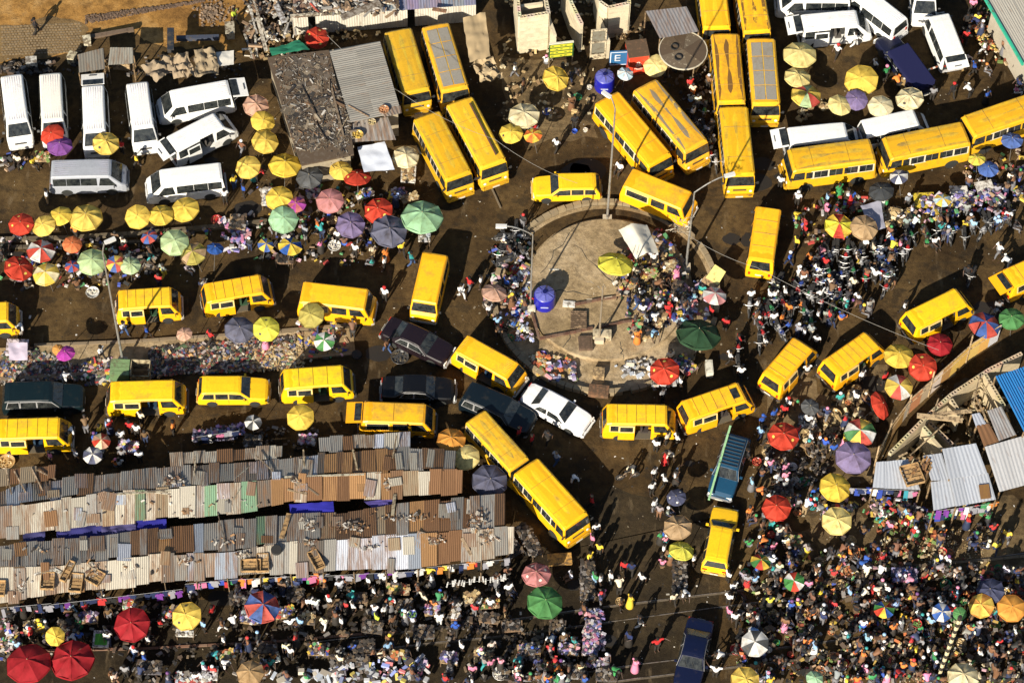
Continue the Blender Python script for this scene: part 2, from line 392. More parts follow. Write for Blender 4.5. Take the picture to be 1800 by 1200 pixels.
# ------------------------------------------------------------ vehicles
YEL = (.90, .53, .010); WHT = (.80, .80, .77)
class Hull:
    """lofted body: stations (x, ztop, halfwidth); z0 sill, zb belt, tum tumblehome per metre above the belt"""
    def __init__(s, st, z0, zb, tum, rimz=.06, crown=.03):
        s.st = st; s.z0 = z0; s.zb = zb; s.tum = tum; s.rimz = rimz; s.crown = crown
    def interp(s, x):
        st = s.st
        if x <= st[0][0]: return st[0][1:]
        for a, b in zip(st, st[1:]):
            if x <= b[0]:
                t = (x - a[0]) / max(1e-6, b[0] - a[0]); return (a[1] + (b[1] - a[1]) * t, a[2] + (b[2] - a[2]) * t)
        return st[-1][1:]
    def ring(s, x, zt, w):
        zb = min(s.zb, zt - .12); zs = zt - s.rimz; wt = w - s.tum * max(0, zs - zb)
        h = [(w * .95, s.z0), (w, s.z0 + .14), (w, zb), (wt, zs), (wt - .07, zt), (wt * .45, zt + s.crown * .8)]
        return [(x, -y, z) for y, z in h] + [(x, y, z) for y, z in reversed(h)]
    def build(s, mb, skip=()):
        R = [s.ring(*t) for t in s.st]; n = 12
        for i in range(len(R) - 1):
            for j in range(n - 1):
                if any(i == a and j in js for a, js in skip): continue
                mb.add([R[i][j], R[i][j + 1], R[i + 1][j + 1], R[i + 1][j]], [(3, 2, 1, 0)])
            mb.add([R[i][n - 1], R[i][0], R[i + 1][0], R[i + 1][n - 1]], [(3, 2, 1, 0)])
        mb.add(R[0], [tuple(range(n))]); mb.add(R[-1], [tuple(range(n - 1, -1, -1))])
    def side(s, x, t, sd, off=.012):
        zt, w = s.interp(x); zb = min(s.zb, zt - .12); zs = zt - s.rimz; wt = w - s.tum * max(0, zs - zb)
        return Vector((x, sd * (w + (wt - w) * t + off), zb + (zs - zb) * t + off * .3))
    def top(s, x, u, off=.012):
        zt, w = s.interp(x); zb = min(s.zb, zt - .12); wt = w - s.tum * max(0, zt - s.rimz - zb)
        return Vector((x, u * (wt - .09), zt + s.crown * .6 * (1 - abs(u)) + off))
def pane(h, x1, x2, t1, t2, sd, mat, parent, name, col=(1, 1, 1), x3=None, x4=None, off=.014, th=.02):
    x3 = x1 if x3 is None else x3; x4 = x2 if x4 is None else x4
    a, b, c, d = h.side(x1, t1, sd, off), h.side(x2, t1, sd, off), h.side(x4, t2, sd, off), h.side(x3, t2, sd, off)
    m = MB(); e = Vector((0, -sd * th, 0)); q = [a, b, c, d]; r = [v + e for v in q]
    fs = [(0, 1, 2, 3), (0, 4, 5, 1), (1, 5, 6, 2), (2, 6, 7, 3), (3, 7, 4, 0)]
    if sd > 0: fs = [f[::-1] for f in fs]
    m.add(q + r, fs); return m.obj(name, mat, parent, (*col, 0))
def screen(h, x1, x2, u1, u2, parent, name, mat='glass', col=(1, 1, 1), off=.05, inset=.0):
    p = [h.top(x1, -u1, 0), h.top(x1, u1, 0), h.top(x2, u2, 0), h.top(x2, -u2, 0)]
    nr = (p[1] - p[0]).cross(p[3] - p[0]).normalized()
    if nr.z < 0: nr = -nr
    p = [v + nr * (h.crown * .5 + .016) for v in p]; m = MB(); q = [v - nr * .06 for v in p]
    fs = [(0, 1, 2, 3), (0, 4, 5, 1), (1, 5, 6, 2), (2, 6, 7, 3), (3, 7, 4, 0)]
    if x2 > x1: fs = [f[::-1] for f in fs]
    m.add(p + q, fs); return m.obj(name, mat, parent, (*col, 0))
def wheel_mesh(r=.33, w=.2):
    t = MB(); t.lathe([(r * .62, -w / 2), (r * .93, -w / 2), (r, -w * .3), (r, w * .3), (r * .93, w / 2), (r * .62, w / 2)], 16, axis='Y')
    d = MB(); d.lathe([(r * .60, -w * .38), (r * .60, w * .38), (r * .5, w * .30), (r * .2, w * .34), (.001, w * .36)], 12, axis='Y')
    return t.mesh('tyre', 'rubber', 40), d.mesh('rim', 'metal', 30)
WH = {k: wheel_mesh(*v) for k, v in {'car': (.31, .2), 'van': (.34, .2), 'bus': (.42, .24)}.items()}
def wheels(root, kind, xs, y):
    t, r = WH[kind]; rad = {'car': .31, 'van': .34, 'bus': .42}[kind]
    for x in xs:
        for sd in (-1, 1):
            e = MB(); e.box((0, 0, 0), (.1, .1, .1)); w = link('wheel', t, root); w.location = (x, sd * y, rad)
            if sd < 0: w.rotation_euler = (0, 0, PI)
            q = link('rim', r, w, (.38, .36, .33, .3))
def arch(root, xs, y, r, z):
    for x in xs:
        for sd in (-1, 1):
            m = MB(); n = 8; vs = [(x + r * math.cos(PI * i / n), sd * y, z + r * math.sin(PI * i / n)) for i in range(n + 1)]
            vs += [(v[0], sd * (y - .12), v[2]) for v in vs]; m.add(vs[:n + 1], [tuple(range(n + 1)) if sd < 0 else tuple(range(n, -1, -1))])
            m.obj('wheel_arch', 'dark', root)
def lights(root, xf, xr, y, zf, zr, rnd_=False):
    for sd in (-1, 1):
        m = MB(); m.lathe([(.11, 0), (.10, .03), (.001, .05)], 10, (xf, sd * y, zf), 'X'); m.obj('headlight', 'plastic', root, (.75, .75, .7, 0))
        m = MB(); m.box((xr, sd * y, zr), (.04, .14, .26)); m.obj('taillight', 'plastic', root, (.45, .03, .01, 0))
def bumper(root, x, w, z, col, name='bumper', h=.16):
    m = MB(); s = 1 if x > 0 else -1
    m.box((x, 0, z), (.12, 2 * w - .3, h)); m.box((x - s * .07, w - .12, z), (.2, .2, h), -s * .6); m.box((x - s * .07, -w + .12, z), (.2, .2, h), s * .6)
    m.obj(name, 'plain', root, (*col, .1))
def mirrors(root, x, w, z, col=(.03, .03, .03)):
    for sd in (-1, 1):
        m = MB(); m.box((x, sd * (w + .12), z), (.06, .16, .2)); m.tube((x, sd * w * .95, z - .05), (x, sd * (w + .1), z), .012, n=4); m.obj('mirror', 'plain', root, (*col, 0))
def wiper(root, h, x1, x2):
    for u in (-.35, .3):
        m = MB(); m.tube(h.top(x1, u, .08), h.top((x1 + x2) / 2, u - .25, .08), .012, n=4); m.obj('wiper', 'rubber', root)
def plate(root, x, z):
    m = MB(); m.box((x, 0, z), (.02, .5, .12)); m.obj('number_plate', 'plain', root, (.6, .58, .5, 0))
def seats(root, xs, w, col=(.03, .07, .035)):
    for x in xs:
        m = MB(); m.box((x, 0, .75), (.45, 2 * w - .3, .14)); m.box((x - .22, 0, 1.05), (.12, 2 * w - .3, .55)); m.obj('seat', 'plain', root, (*col, 0))
def roofpanel(root, h, x1, x2, col, wear, ribs=(), longs=(), mat='roofpaint', lip=.0):
    m = MB(); n = 6; us = (-.97, -.6, 0, .6, .97)
    P = [[h.top(x1 + (x2 - x1) * i / n, u, .020 + .004 * math.sin(i * 1.7 + u * 3)) for u in us] for i in range(n + 1)]
    for i in range(n):
        for j in range(4): m.add([P[i][j], P[i][j + 1], P[i + 1][j + 1], P[i + 1][j]], [(3, 2, 1, 0)])
    o = m.obj('roof', mat, root, (*col, wear), 40)
    for x in ribs:
        m = MB(); a, b = h.top(x, -.98, .032), h.top(x, .98, .032); c0 = h.top(x, 0, .034)
        m.tube(a, c0, .016, n=4); m.tube(c0, b, .016, n=4); m.obj('roof_seam', 'roofpaint', o, (col[0] * .55, col[1] * .5, col[2] * .6, .6))
    for u in longs:
        m = MB(); m.tube(h.top(x1 + .1, u, .03), h.top(x2 - .1, u, .03), .017, n=4); m.obj('roof_rib', 'roofpaint', o, (col[0] * .9, col[1] * .85, col[2], .2))
    return o
def gutter(root, h, x1, x2, col):
    for sd in (-1, 1):
        m = MB(); m.tube(h.side(x1, 1.0, sd, .01), h.side(x2, 1.0, sd, .01), .022, n=4); m.obj('gutter', 'paint', root, (*col, 0))

def danfo(col=YEL, roofc=None, wear=.1, door=True, ribs=4, hatch=False, gate=False, longs=0, style='t3', trim=(.75, .55, .2)):
    """yellow minibus; x forward, origin on the ground under the middle of its roof"""
    roofc = roofc or col; side_c = (col[0] * .97, col[1] * .84, col[2])
    if style == 't3':
        st = [(-2.30, 1.05, .86), (-2.27, 1.12, .88), (-2.05, 1.86, .91), (-1.75, 1.93, .92), (-.28, 1.95, .92), (.72, 1.95, .92), (1.55, 1.92, .91), (1.68, 1.86, .90), (2.10, 1.18, .89), (2.22, 1.06, .86), (2.27, .85, .84)]
        h = Hull(st, .26, 1.08, .20); xr, xf = -2.02, 1.56; ws = (1.70, 2.09); rw = (-2.07, -2.26)
    else:
        st = [(-2.45, 1.1, .88), (-2.42, 1.2, .90), (-2.28, 2.0, .92), (-2.1, 2.08, .93), (-.2, 2.1, .93), (.8, 2.1, .93), (1.75, 2.08, .93), (1.85, 2.0, .92), (2.1, 1.25, .91), (2.3, 1.1, .87), (2.36, .85, .85)]
        h = Hull(st, .28, 1.18, .13); xr, xf = -2.2, 1.76; ws = (1.87, 2.09); rw = (-2.29, -2.42)
    root = empty('minibus', (0, 0, 0)); W = .92
    b = MB(); d0, d1 = -.28, .72
    sk = [(4, (1, 2))] if door else []
    h.build(b, sk); body = b.obj('body', 'paint', root, (*side_c, wear * .6), 35)
    roofpanel(root, h, xr, xf, roofc, wear, [xr + (xf - xr) * (k + 1) / (ribs + 1) for k in range(ribs)], [(-.7 + 1.4 * k / (longs - 1)) for k in range(longs)] if longs else ())
    gutter(root, h, xr, xf, (roofc[0] * .8, roofc[1] * .75, 0.01))
    screen(h, ws[0], ws[1], .97, 1.02, root, 'windscreen'); screen(h, rw[0], rw[1], .8, .85, root, 'rear_window')
    wiper(root, h, ws[1], ws[0])
    for sd in (-1, 1):
        fr = pane(h, 1.02, 1.98, .06, .94, sd, 'paint', root, 'front_door', trim, .84, 1.60, .010); fr.color = (*side_c, .0)
        pane(h, .92, 1.86, .16, .86, sd, 'glass', root, 'side_window', (1, 1, 1), .86, 1.56, .022)
        if not door or sd > 0:
            pane(h, -.25, .68, .14, .86, sd, 'glass', root, 'side_window', off=.016)
        pane(h, -1.9 if style == 't3' else -2.05, -.45, .12, .88, sd, 'paint', root, 'window_frame', trim, off=.012)
        pane(h, -1.82 if style == 't3' else -1.97, -.52, .2, .8, sd, 'glass', root, 'side_window', off=.022)
    if door:
        y = -(W + .05); m = MB(); m.box((-.82, y, .78), (1.02, .05, .86)); dr = m.obj('sliding_door', 'paint', root, (*side_c, .1))
        m = MB(); m.box((-.82, y + .07, 1.50), (1.0, .035, .62), rx=-.2); m.obj('door_frame', 'plain', dr, (*trim, 0))
        m = MB(); m.box((-.82, y + .05, 1.50), (.80, .03, .42), rx=-.2); m.obj('door_window', 'glass', dr)
        m = MB(); m.box((.2, -W + .3, .36), (1.1, .6, .06)); m.obj('step', 'plain', root, (.12, .1, .07, 0))
        seats(root, (.35, -.65, 1.25), .82, random.choice([(.03, .07, .035), (.05, .04, .035), (.02, .05, .09)]))
    wheels(root, 'van', (-1.22 if style == 't3' else -1.4, 1.28), W - .115); arch(root, (-1.22 if style == 't3' else -1.4, 1.28), W + .006, .40, .36)
    lights(root, 2.27 if style == 't3' else 2.36, -2.31 if style == 't3' else -2.46, .66, .78, .75)
    bc = (.5, .47, .4) if rnd() < .5 else (.09, .08, .07)
    bumper(root, 2.36, .9, .46, bc); bumper(root, -2.38, .9, .46, bc); mirrors(root, 1.9, W, 1.2); plate(root, -2.45, .6)
    for sd in (-1, 1):
        m = MB(); m.box((1.0, sd * (W + .012), 1.0), (.16, .02, .03)); m.obj('door_handle', 'plain', root, (.05, .05, .05, 0))
    if hatch == 'round':
        m = MB(); m.lathe([(.17, .0), (.30, .0), (.33, .05), (.24, .07), (.17, .05)], 20, (.85, 0, 1.99), closed=True); m.obj('spare_ring', 'rubber', root)
        m = MB(); m.lathe([(.18, 0), (.18, .02), (.001, .02)], 16, (.85, 0, 1.985)); m.obj('roof_vent', 'dark', root)
    elif hatch:
        m = MB(); m.box((1.15, 0, 1.99), (.42, .72, .04)); m.obj('roof_hatch', 'glass', root)
    if gate:
        g0 = empty('tailgate_hinge', (0, 0, 0)); bpy.data.objects.remove(g0)
        m = MB(); m.box((-2.62, 0, 1.72), (.98, 1.5, .06), ry=-.12); t = m.obj('tailgate', 'paint', root, (*side_c, .1))
        m = MB(); m.box((-2.40, 0, 1.805), (.40, 1.25, .03), ry=-.12); m.obj('tailgate_window', 'glass', t)
    return root, (xr + xf) / 2, xf - xr, 1.95 if style == 't3' else 2.1

def hiace(col=WHT, wear=.04, door=False, gate=False, ribs=True, closed_win=True, rear_c=(.6, .6, .6)):
    st = [(-2.50, 1.0, .86), (-2.47, 1.15, .88), (-2.38, 1.9, .90), (-2.22, 1.97, .91), (-.5, 2.0, .92), (.55, 2.0, .92), (1.42, 1.97, .91), (1.56, 1.9, .90), (2.22, 1.22, .88), (2.48, 1.02, .82), (2.56, .8, .76)]
    h = Hull(st, .24, 1.06, .22); root = empty('van', (0, 0, 0)); W = .92
    b = MB(); h.build(b, [(4, (1, 2))] if door else []); b.obj('body', 'paint', root, (*col, wear), 35)
    roofpanel(root, h, -2.26, 1.46, col, wear, (), [-.75 + .25 * k for k in range(7)] if ribs else (), 'paint')
    screen(h, 1.60, 2.20, .98, 1.0, root, 'windscreen'); wiper(root, h, 2.2, 1.7)
    if gate:
        m = MB(); m.box((-3.02, 0, 1.78), (1.05, 1.55, .06), ry=-.16); t = m.obj('tailgate', 'paint', root, (*col, .05))
        m = MB(); m.box((-2.72, 0, 1.872), (.46, 1.35, .03), ry=-.16); m.obj('tailgate_window', 'glass', t)
        m = MB(); m.box((-3.35, 0, 1.76), (.05, .5, .1), ry=-.16); m.obj('number_plate', 'plain', t, (.1, .1, .1, 0))
        m = MB(); m.box((-2.515, 0, 1.15), (.03, 1.45, 1.2)); m.obj('rear_opening', 'dark', root)
        for sd in (-1, 1):
            m = MB(); m.tube((-2.45, sd * .7, 1.3), (-2.95, sd * .7, 1.8), .015, n=4); m.obj('gate_strut', 'metal', root, (.2, .2, .2, 0))
    else:
        screen(h, -2.385, -2.465, .85, .9, root, 'rear_window')
    for sd in (-1, 1):
        if not (door and sd < 0):
            pane(h, -.45, .62, .14, .84, sd, 'glass', root, 'side_window', off=.016)
        pane(h, -1.38, -.48, .14, .84, sd, 'glass', root, 'side_window', off=.016); pane(h, -2.28, -1.41, .14, .84, sd, 'glass', root, 'side_window', off=.016)
        pane(h, .74, 1.92, .12, .84, sd, 'glass', root, 'front_window', (1, 1, 1), .86, 1.42, .016)
    if door:
        y = -(W + .06); m = MB(); m.box((-1.1, y, .72), (1.05, .05, .8)); dr = m.obj('sliding_door', 'paint', root, (*col, .05))
        m = MB(); m.box((-1.1, y + .06, 1.42), (1.02, .04, .6), rx=-.22); m.obj('door_frame', 'paint', dr, (*col, 0))
        m = MB(); m.box((-1.1, y + .035, 1.42), (.86, .03, .42), rx=-.22); m.obj('door_window', 'glass', dr)
        seats(root, (.2, -.75, 1.2), .82, (.10, .09, .08))
    wheels(root, 'van', (-1.45, 1.52), W - .115); arch(root, (-1.45, 1.52), W + .006, .40, .36)
    lights(root, 2.52, -2.51, .62, .82, .95); bumper(root, 2.58, .82, .45, (col[0] * .8,) * 3, h=.24); bumper(root, -2.58, .86, .45, (col[0] * .6,) * 3, h=.2)
    mirrors(root, 1.75, W, 1.2, (.1, .1, .1)); plate(root, 2.66, .5)
    m = MB(); m.box((2.54, 0, .86), (.05, .8, .14)); m.obj('grille', 'plain', root, (.06, .06, .06, 0))
    return root, -.4, 3.72, 1.99

def bigbus(col=YEL, roofc=None, wear=.2, text=None, dark_stripe=False, tin_roof=False):
    st = [(-2.98, 1.0, .98), (-2.95, 1.2, 1.0), (-2.86, 2.34, 1.03), (-2.7, 2.44, 1.04), (0, 2.48, 1.05), (2.55, 2.44, 1.04), (2.74, 2.34, 1.03), (2.90, 1.35, 1.02), (3.0, 1.2, .98), (3.05, .9, .95)]
    h = Hull(st, .38, 1.32, .10, .09, .07); root = empty('bus', (0, 0, 0)); W = 1.05; roofc = roofc or col
    side_c = (col[0] * .97, col[1] * .84, col[2])
    b = MB(); h.build(b); b.obj('body', 'paint', root, (*side_c, wear * .5), 35)
    rp = roofpanel(root, h, -2.72, 2.58, roofc, wear, (-1.1, 1.35), ())
    if tin_roof:
        m = MB()
        for k in range(4):
            x1, x2 = -2.4 + 1.22 * k, -1.24 + 1.22 * k
            for u1, u2 in ((-.86, -.04), (.04, .86)):
                m.add([h.top(x1, u1, .045), h.top(x2, u1, .045), h.top(x2, u2, .045), h.top(x1, u2, .045)], [(0, 1, 2, 3)])
        m.obj('roof_plate', 'roofpaint', rp, (.27, .25, .21, .1))
    gutter(root, h, -2.7, 2.55, (roofc[0] * .8, roofc[1] * .75, .01))
    screen(h, 2.76, 2.89, 1.0, 1.04, root, 'windscreen'); wiper(root, h, 2.88, 2.8)
    m = MB(); m.box((-2.93, 0, 1.85), (.06, 1.4, .55), ry=.09); m.obj('rear_window', 'glass', root)
    m = MB(); m.box((2.60, 0, 2.475), (.10, 1.5, .05)); m.obj('screen_visor', 'paint', root, (*roofc, .1))
    xs = [-2.75, -1.72, -.70, .32, 1.34]
    for sd in (-1, 1):
        pane(h, -2.8, 1.5, .08, .80, sd, 'paint', root, 'window_band', (.62, .55, .40), off=.008)
        for x in xs:
            w = pane(h, x + .06, x + .96 if x < 1.3 else x + .5, .16, .72, sd, 'glass', root, 'side_window', off=.020)
            if x < 1.3:
                f = MB(); a, b2 = h.side(x + .52, .16, sd, .03), h.side(x + .52, .72, sd, .03); f.tube(a, b2, .02, n=4); f.obj('window_bar', 'metal', w, (.4, .38, .33, 0))
        pane(h, 1.94, 2.74, .12, .78, sd, 'glass', root, 'cab_window', (1, 1, 1), 1.94, 2.62, .020)
    if text:
        for sd in (-1,):
            cu = bpy.data.curves.new('lettering', 'FONT'); cu.body = text; cu.size = .26; cu.extrude = .004; cu.align_x = 'CENTER'
            t = bpy.data.objects.new('lettering', cu); COL.objects.link(t); dg = bpy.context.evaluated_depsgraph_get(); me = bpy.data.meshes.new_from_object(t.evaluated_get(dg)); bpy.data.objects.remove(t)
            me.materials.clear(); me.materials.append(M['plain'])
            o = link('lettering', me, root, (.16, .02, .005, 0)); o.location = (-1.35, -(W + .012), 1.06); o.rotation_euler = (PI / 2, 0, 0)
            if text[0] == '~': pass
    wheels(root, 'bus', (-1.75, 1.75), W - .13); arch(root, (-1.75, 1.75), W + .006, .5, .42)
    lights(root, 3.04, -2.99, .75, .95, .9); bumper(root, 3.15, 1.0, .55, (.5, .28, .01), h=.22); bumper(root, -3.1, 1.0, .55, (.45, .26, .01), h=.2)
    mirrors(root, 2.9, W, 1.7); plate(root, 3.22, .55)
    m = MB(); m.box((3.02, 0, 1.05), (.05, .9, .2)); m.obj('grille', 'plain', root, (.08, .06, .03, 0))
    return root, -.07, 5.3, 2.48

def car(col, wear=.05, kind='sedan', rack=False, roofc=None, L=4.5, trim=(.3, .3, .3), split=False):
    k = L / 4.5
    if kind == 'sedan':
        st = [(-2.25, .78, .62), (-2.19, .93, .74), (-2.0, .98, .82), (-1.45, 1.0, .85), (-.90, 1.34, .85), (-.72, 1.395, .855), (-.45, 1.42, .86), (.10, 1.43, .86), (.33, 1.40, .86), (.45, 1.36, .86), (1.02, .98, .86), (1.75, .90, .84), (2.02, .86, .80), (2.17, .80, .70), (2.25, .66, .56)]
        rf = (-.86, .42); ws = (.47, 1.0); rw = (-.93, -1.42); wins = ((-1.1, -.30, -.82, -.30), (-.22, .92, -.22, .44))
    elif kind == 'wagon':
        st = [(-2.25, .8, .80), (-2.2, .98, .84), (-1.95, 1.36, .85), (-1.7, 1.42, .86), (0, 1.44, .86), (.35, 1.43, .86), (.52, 1.38, .86), (1.08, 1.0, .86), (1.8, .92, .85), (2.05, .88, .81), (2.2, .80, .72), (2.27, .66, .60)]
        rf = (-1.85, .46); ws = (.54, 1.06); rw = (-1.97, -2.18); wins = ((-1.95, -1.2, -1.8, -1.2), (-1.1, -.3, -1.1, -.3), (-.22, .96, -.22, .5))
    else:
        st = [(-2.4, .9, .76), (-2.35, 1.15, .86), (-2.15, 1.68, .90), (-1.9, 1.76, .91), (0, 1.78, .92), (.4, 1.76, .92), (.6, 1.68, .92), (1.15, 1.16, .92), (1.85, 1.08, .90), (2.15, 1.02, .85), (2.31, .92, .74), (2.38, .74, .62)]
        rf = (-2.0, .5); ws = (.64, 1.12); rw = (-2.17, -2.34); wins = ((-2.1, -1.35, -1.95, -1.35), (-1.25, -.35, -1.25, -.35), (-.27, 1.0, -.27, .55))
    st = [(a * k, b, c) for a, b, c in st]; W = max(s[2] for s in st); zb = .92 if kind != 'suv' else 1.08
    h = Hull(st, .22, zb, .40 if kind != 'suv' else .25, .05, .03); root = empty('car', (0, 0, 0)); roofc = roofc or col
    b = MB(); h.build(b); b.obj('body', 'paint', root, (*col, wear), 32)
    r = roofpanel(root, h, rf[0] * k, rf[1] * k, roofc, wear, (), (0,) if split else (), 'paint')
    screen(h, ws[0] * k, ws[1] * k, .92, 1.04, root, 'windscreen'); screen(h, rw[0] * k, rw[1] * k, .88, .98, root, 'rear_window'); wiper(root, h, ws[1] * k, ws[0] * k)
    for sd in (-1, 1):
        for x1, x2, x3, x4 in wins:
            fr = pane(h, (x1 - .05) * k, (x2 + .05) * k, .03, .98, sd, 'plain', root, 'window_frame', trim, (x3 - .03) * k, (x4 + .03) * k, .008)
            pane(h, x1 * k, x2 * k, .10, .88, sd, 'glass', root, 'side_window', (1, 1, 1), x3 * k, x4 * k, .016)
    for x in (-.26 * k, .95 * k, -1.1 * k):
        for sd in (-1, 1):
            m = MB(); m.box((x, sd * (W + .004), .68), (.015, .012, .45)); m.obj('door_seam', 'dark', root)
    for a, c in (((1.06 * k, .90, 0), 'bonnet'), ((-1.5 * k, .9, 0), 'boot')):
        pass
    wheels(root, 'car', (-1.35 * k, 1.38 * k), W - .105); arch(root, (-1.35 * k, 1.38 * k), W + .006, .37, .33)
    for sd in (-1, 1):
        m = MB(); m.box((2.22 * k, sd * .6, .66), (.08, .34, .15)); m.obj('headlight', 'plastic', root, (.8, .8, .75, 0))
        m = MB(); m.box((-2.26 * k, sd * .62, .74), (.05, .3, .14)); m.obj('taillight', 'plastic', root, (.4, .03, .01, 0))
        m = MB(); m.box((.72 * k, sd * (W + .1), .98), (.12, .18, .12)); m.obj('mirror', 'plain', root, (*col, 0))
    bumper(root, 2.30 * k, W - .06, .42, trim, h=.14); bumper(root, -2.31 * k, W - .06, .42, trim, h=.14); plate(root, -2.4 * k, .5); plate(root, 2.38 * k, .44)
    m = MB(); m.box((2.25 * k, 0, .64), (.04, .7, .12)); m.obj('grille', 'plain', root, (.05, .05, .05, 0))
    if rack:
        z = h.top(rf[0] * k, 0)[2] + .10; rk = empty('roof_rack', (0, 0, 0)); rk.parent = root
        n = 9; x1, x2 = (rf[0] + .15) * k, (rf[1] - .1) * k
        for i in range(n):
            m = MB(); m.box((x1 + (x2 - x1) * i / (n - 1), 0, z), (.06, 1.15, .03)); m.obj('rack_slat', 'metal', rk, (.10, .12, .13, 0))
        for sd in (-1, 1):
            m = MB(); m.tube((x1, sd * .58, z), (x2, sd * .58, z), .02, n=5); m.obj('rack_rail', 'metal', rk, (.10, .12, .13, 0))
    return root, (rf[0] + rf[1]) / 2 * k, (rf[1] - rf[0]) * k, {'sedan': 1.42, 'wagon': 1.44, 'suv': 1.78}[kind]

def place(spec, rear, front, label, cat, group=None, stretch=True, name=None):
    root, mid, ln, H = spec
    a = G(*rear, H); b = G(*front, H); d = b - a; rz = math.atan2(d.y, d.x)
    s = min(1.14, max(.90, d.length / ln)) if stretch else 1.0
    c = (a + b) / 2 - Vector((math.cos(rz), math.sin(rz), 0)) * mid * s; c.z = 0
    root.location = c; root.rotation_euler = (0, 0, rz); root.scale = (s, 1, 1)
    if name: root.name = name
    tag(root, label, cat, group)
    ux, uy = PX(c + Vector((0, 0, .4)))
    f = Vector((math.cos(rz), math.sin(rz), 0))
    for t in (-2.2, -1.1, 0, 1.1, 2.2):
        q = PX(c + f * t * s); OCC.append((q[0], q[1], 27))
    return root
DY = 'danfo minibuses'; BY = 'large yellow buses'; WV = 'white passenger vans'
O2 = (.93, .50, .006)
V = []
place(danfo(ribs=5), (209, 526), (298, 520), 'yellow minibus with open side door beside the tall lamp post in the upper lane', 'minibus', DY)
place(danfo(col=O2, ribs=5), (362, 514), (457, 498), 'yellow minibus with open side door above the slate grey umbrella', 'minibus', DY)
place(danfo(col=O2, ribs=0, style='lt', door=False), (532, 512), (642, 525), 'long yellow minibus with an olive umbrella held against its side', 'minibus', DY)
place(danfo(col=O2, ribs=0, style='lt', door=False), (765, 446), (746, 529), 'yellow minibus heading down the picture toward the dark purple sedan', 'minibus', DY)
place(danfo(ribs=0), (-85, 552), (11, 546), 'yellow minibus cut off by the frame edge above the parasols of the shoe market', 'minibus', DY)
place(danfo(col=(.92, .56, .004), ribs=0), (195, 687), (303, 684), 'bright yellow minibus with a white bumper behind the dark teal estate', 'minibus', DY)
place(danfo(col=(.92, .56, .004), ribs=5), (-5, 753), (101, 750), 'yellow minibus with seamed roof alongside the dark teal estate', 'minibus', DY)
place(danfo(col=(.88, .60, .006), ribs=3, wear=.18), (500, 665), (600, 658), 'lemon yellow minibus with open door between two rows of traffic', 'minibus', DY)
place(danfo(col=(.86, .46, .006), ribs=1, wear=.35, gate=True, door=False), (640, 722), (744, 726), 'yellow minibus with raised tailgate and a worn dark roof patch', 'minibus', DY)
place(danfo(col=O2, ribs=0, longs=9), (812, 602), (898, 650), 'orange yellow minibus with ribbed roof and people at its open door', 'minibus', DY)
place(danfo(col=O2, ribs=0, style='lt', door=False, wear=.2), (1106, 311), (1205, 351), 'yellow minibus turning past the top of the roundabout', 'minibus', DY)
place(danfo(col=O2, ribs=3, hatch='round', style='lt', door=False), (1338, 456), (1351, 366), 'yellow minibus with a round black ring on its roof', 'minibus', DY)
place(danfo(col=O2, ribs=5, hatch=False), (1358, 665), (1411, 604), 'yellow minibus with open door facing the roundabout, nearer of the slanting pair', 'minibus', DY)
place(danfo(col=O2, ribs=6), (1461, 646), (1532, 597), 'yellow minibus with ribbed roof beside the pale yellow parasol near the fence', 'minibus', DY)
place(danfo(col=(.90, .56, .004), ribs=0), (1604, 562), (1688, 521), 'yellow minibus with smooth rounded roof on the empty side road', 'minibus', DY)
place(danfo(col=O2, ribs=5, hatch=True), (1207, 720), (1302, 688), 'yellow minibus with a dark square roof hatch', 'minibus', DY)
place(danfo(col=(.88, .54, .006), ribs=5), (1068, 726), (1169, 728), 'yellow minibus with pale open side door next to the white sedan', 'minibus', DY)
place(danfo(col=O2, ribs=4, gate=True), (1775, 488), (1860, 450), 'yellow minibus with raised tailgate partly outside the frame', 'minibus', DY)
_u = place(bigbus(col=(.80, .52, .02), wear=.6), (842, 735), (906, 806), 'yellow bus with a scuffed roof pulling out beside the market sheds', 'bus', BY)
_u.scale = (.80, .82, .95)
place(bigbus(col=(.90, .54, .008), wear=.12), (933, 826), (1004, 905), 'yellow bus with a lined roof heading down past the market sheds', 'bus', BY)
place(bigbus(col=(.66, .44, .02), wear=.45), (700, 54), (731, 157), 'mustard yellow bus parked beside the junk covered flat roof', 'bus', BY)
place(bigbus(col=(.78, .46, .02), wear=.4, tin_roof=True), (766, 45), (799, 153), 'yellow bus with grey panels on its roof near the white tin wall', 'bus', BY)
place(bigbus(col=(.72, .46, .012), wear=.4), (751, 203), (805, 306), 'plain yellow bus with front wheels reaching the open road', 'bus', BY)
place(bigbus(col=(.80, .53, .02), wear=.3), (809, 178), (866, 285), 'yellow bus with a long dark pole lying on its roof', 'bus', BY)
place(bigbus(col=O2, wear=.05), (1069, 172), (1158, 278), 'clean orange yellow bus beside the water seller area', 'bus', BY)
b6 = place(bigbus(col=(.84, .5, .02), wear=.75), (1136, 150), (1222, 254), 'yellow bus with grey scraped patches on its roof', 'bus', BY)
place(bigbus(wear=.05), (1248, -62), (1260, 45), 'clean yellow bus at the top edge of the frame', 'bus', BY)
b8 = place(bigbus(wear=.65), (1314, -50), (1331, 52), 'yellow bus with brown stained roof at the top edge', 'bus', BY)
b9 = place(bigbus(wear=.9), (1275, 61), (1286, 176), 'yellow bus with a long rust stain down its roof', 'bus', BY)
def reroof(root, mat, wear):
    for c in root.children:
        if c.name.split('.')[0] == 'roof': c.data.materials[0] = M[mat]; c.color = (*c.color[:3], wear)
reroof(b9, 'rustroof', .72); reroof(b8, 'rustroof', .45); reroof(b6, 'greyroof', .55)
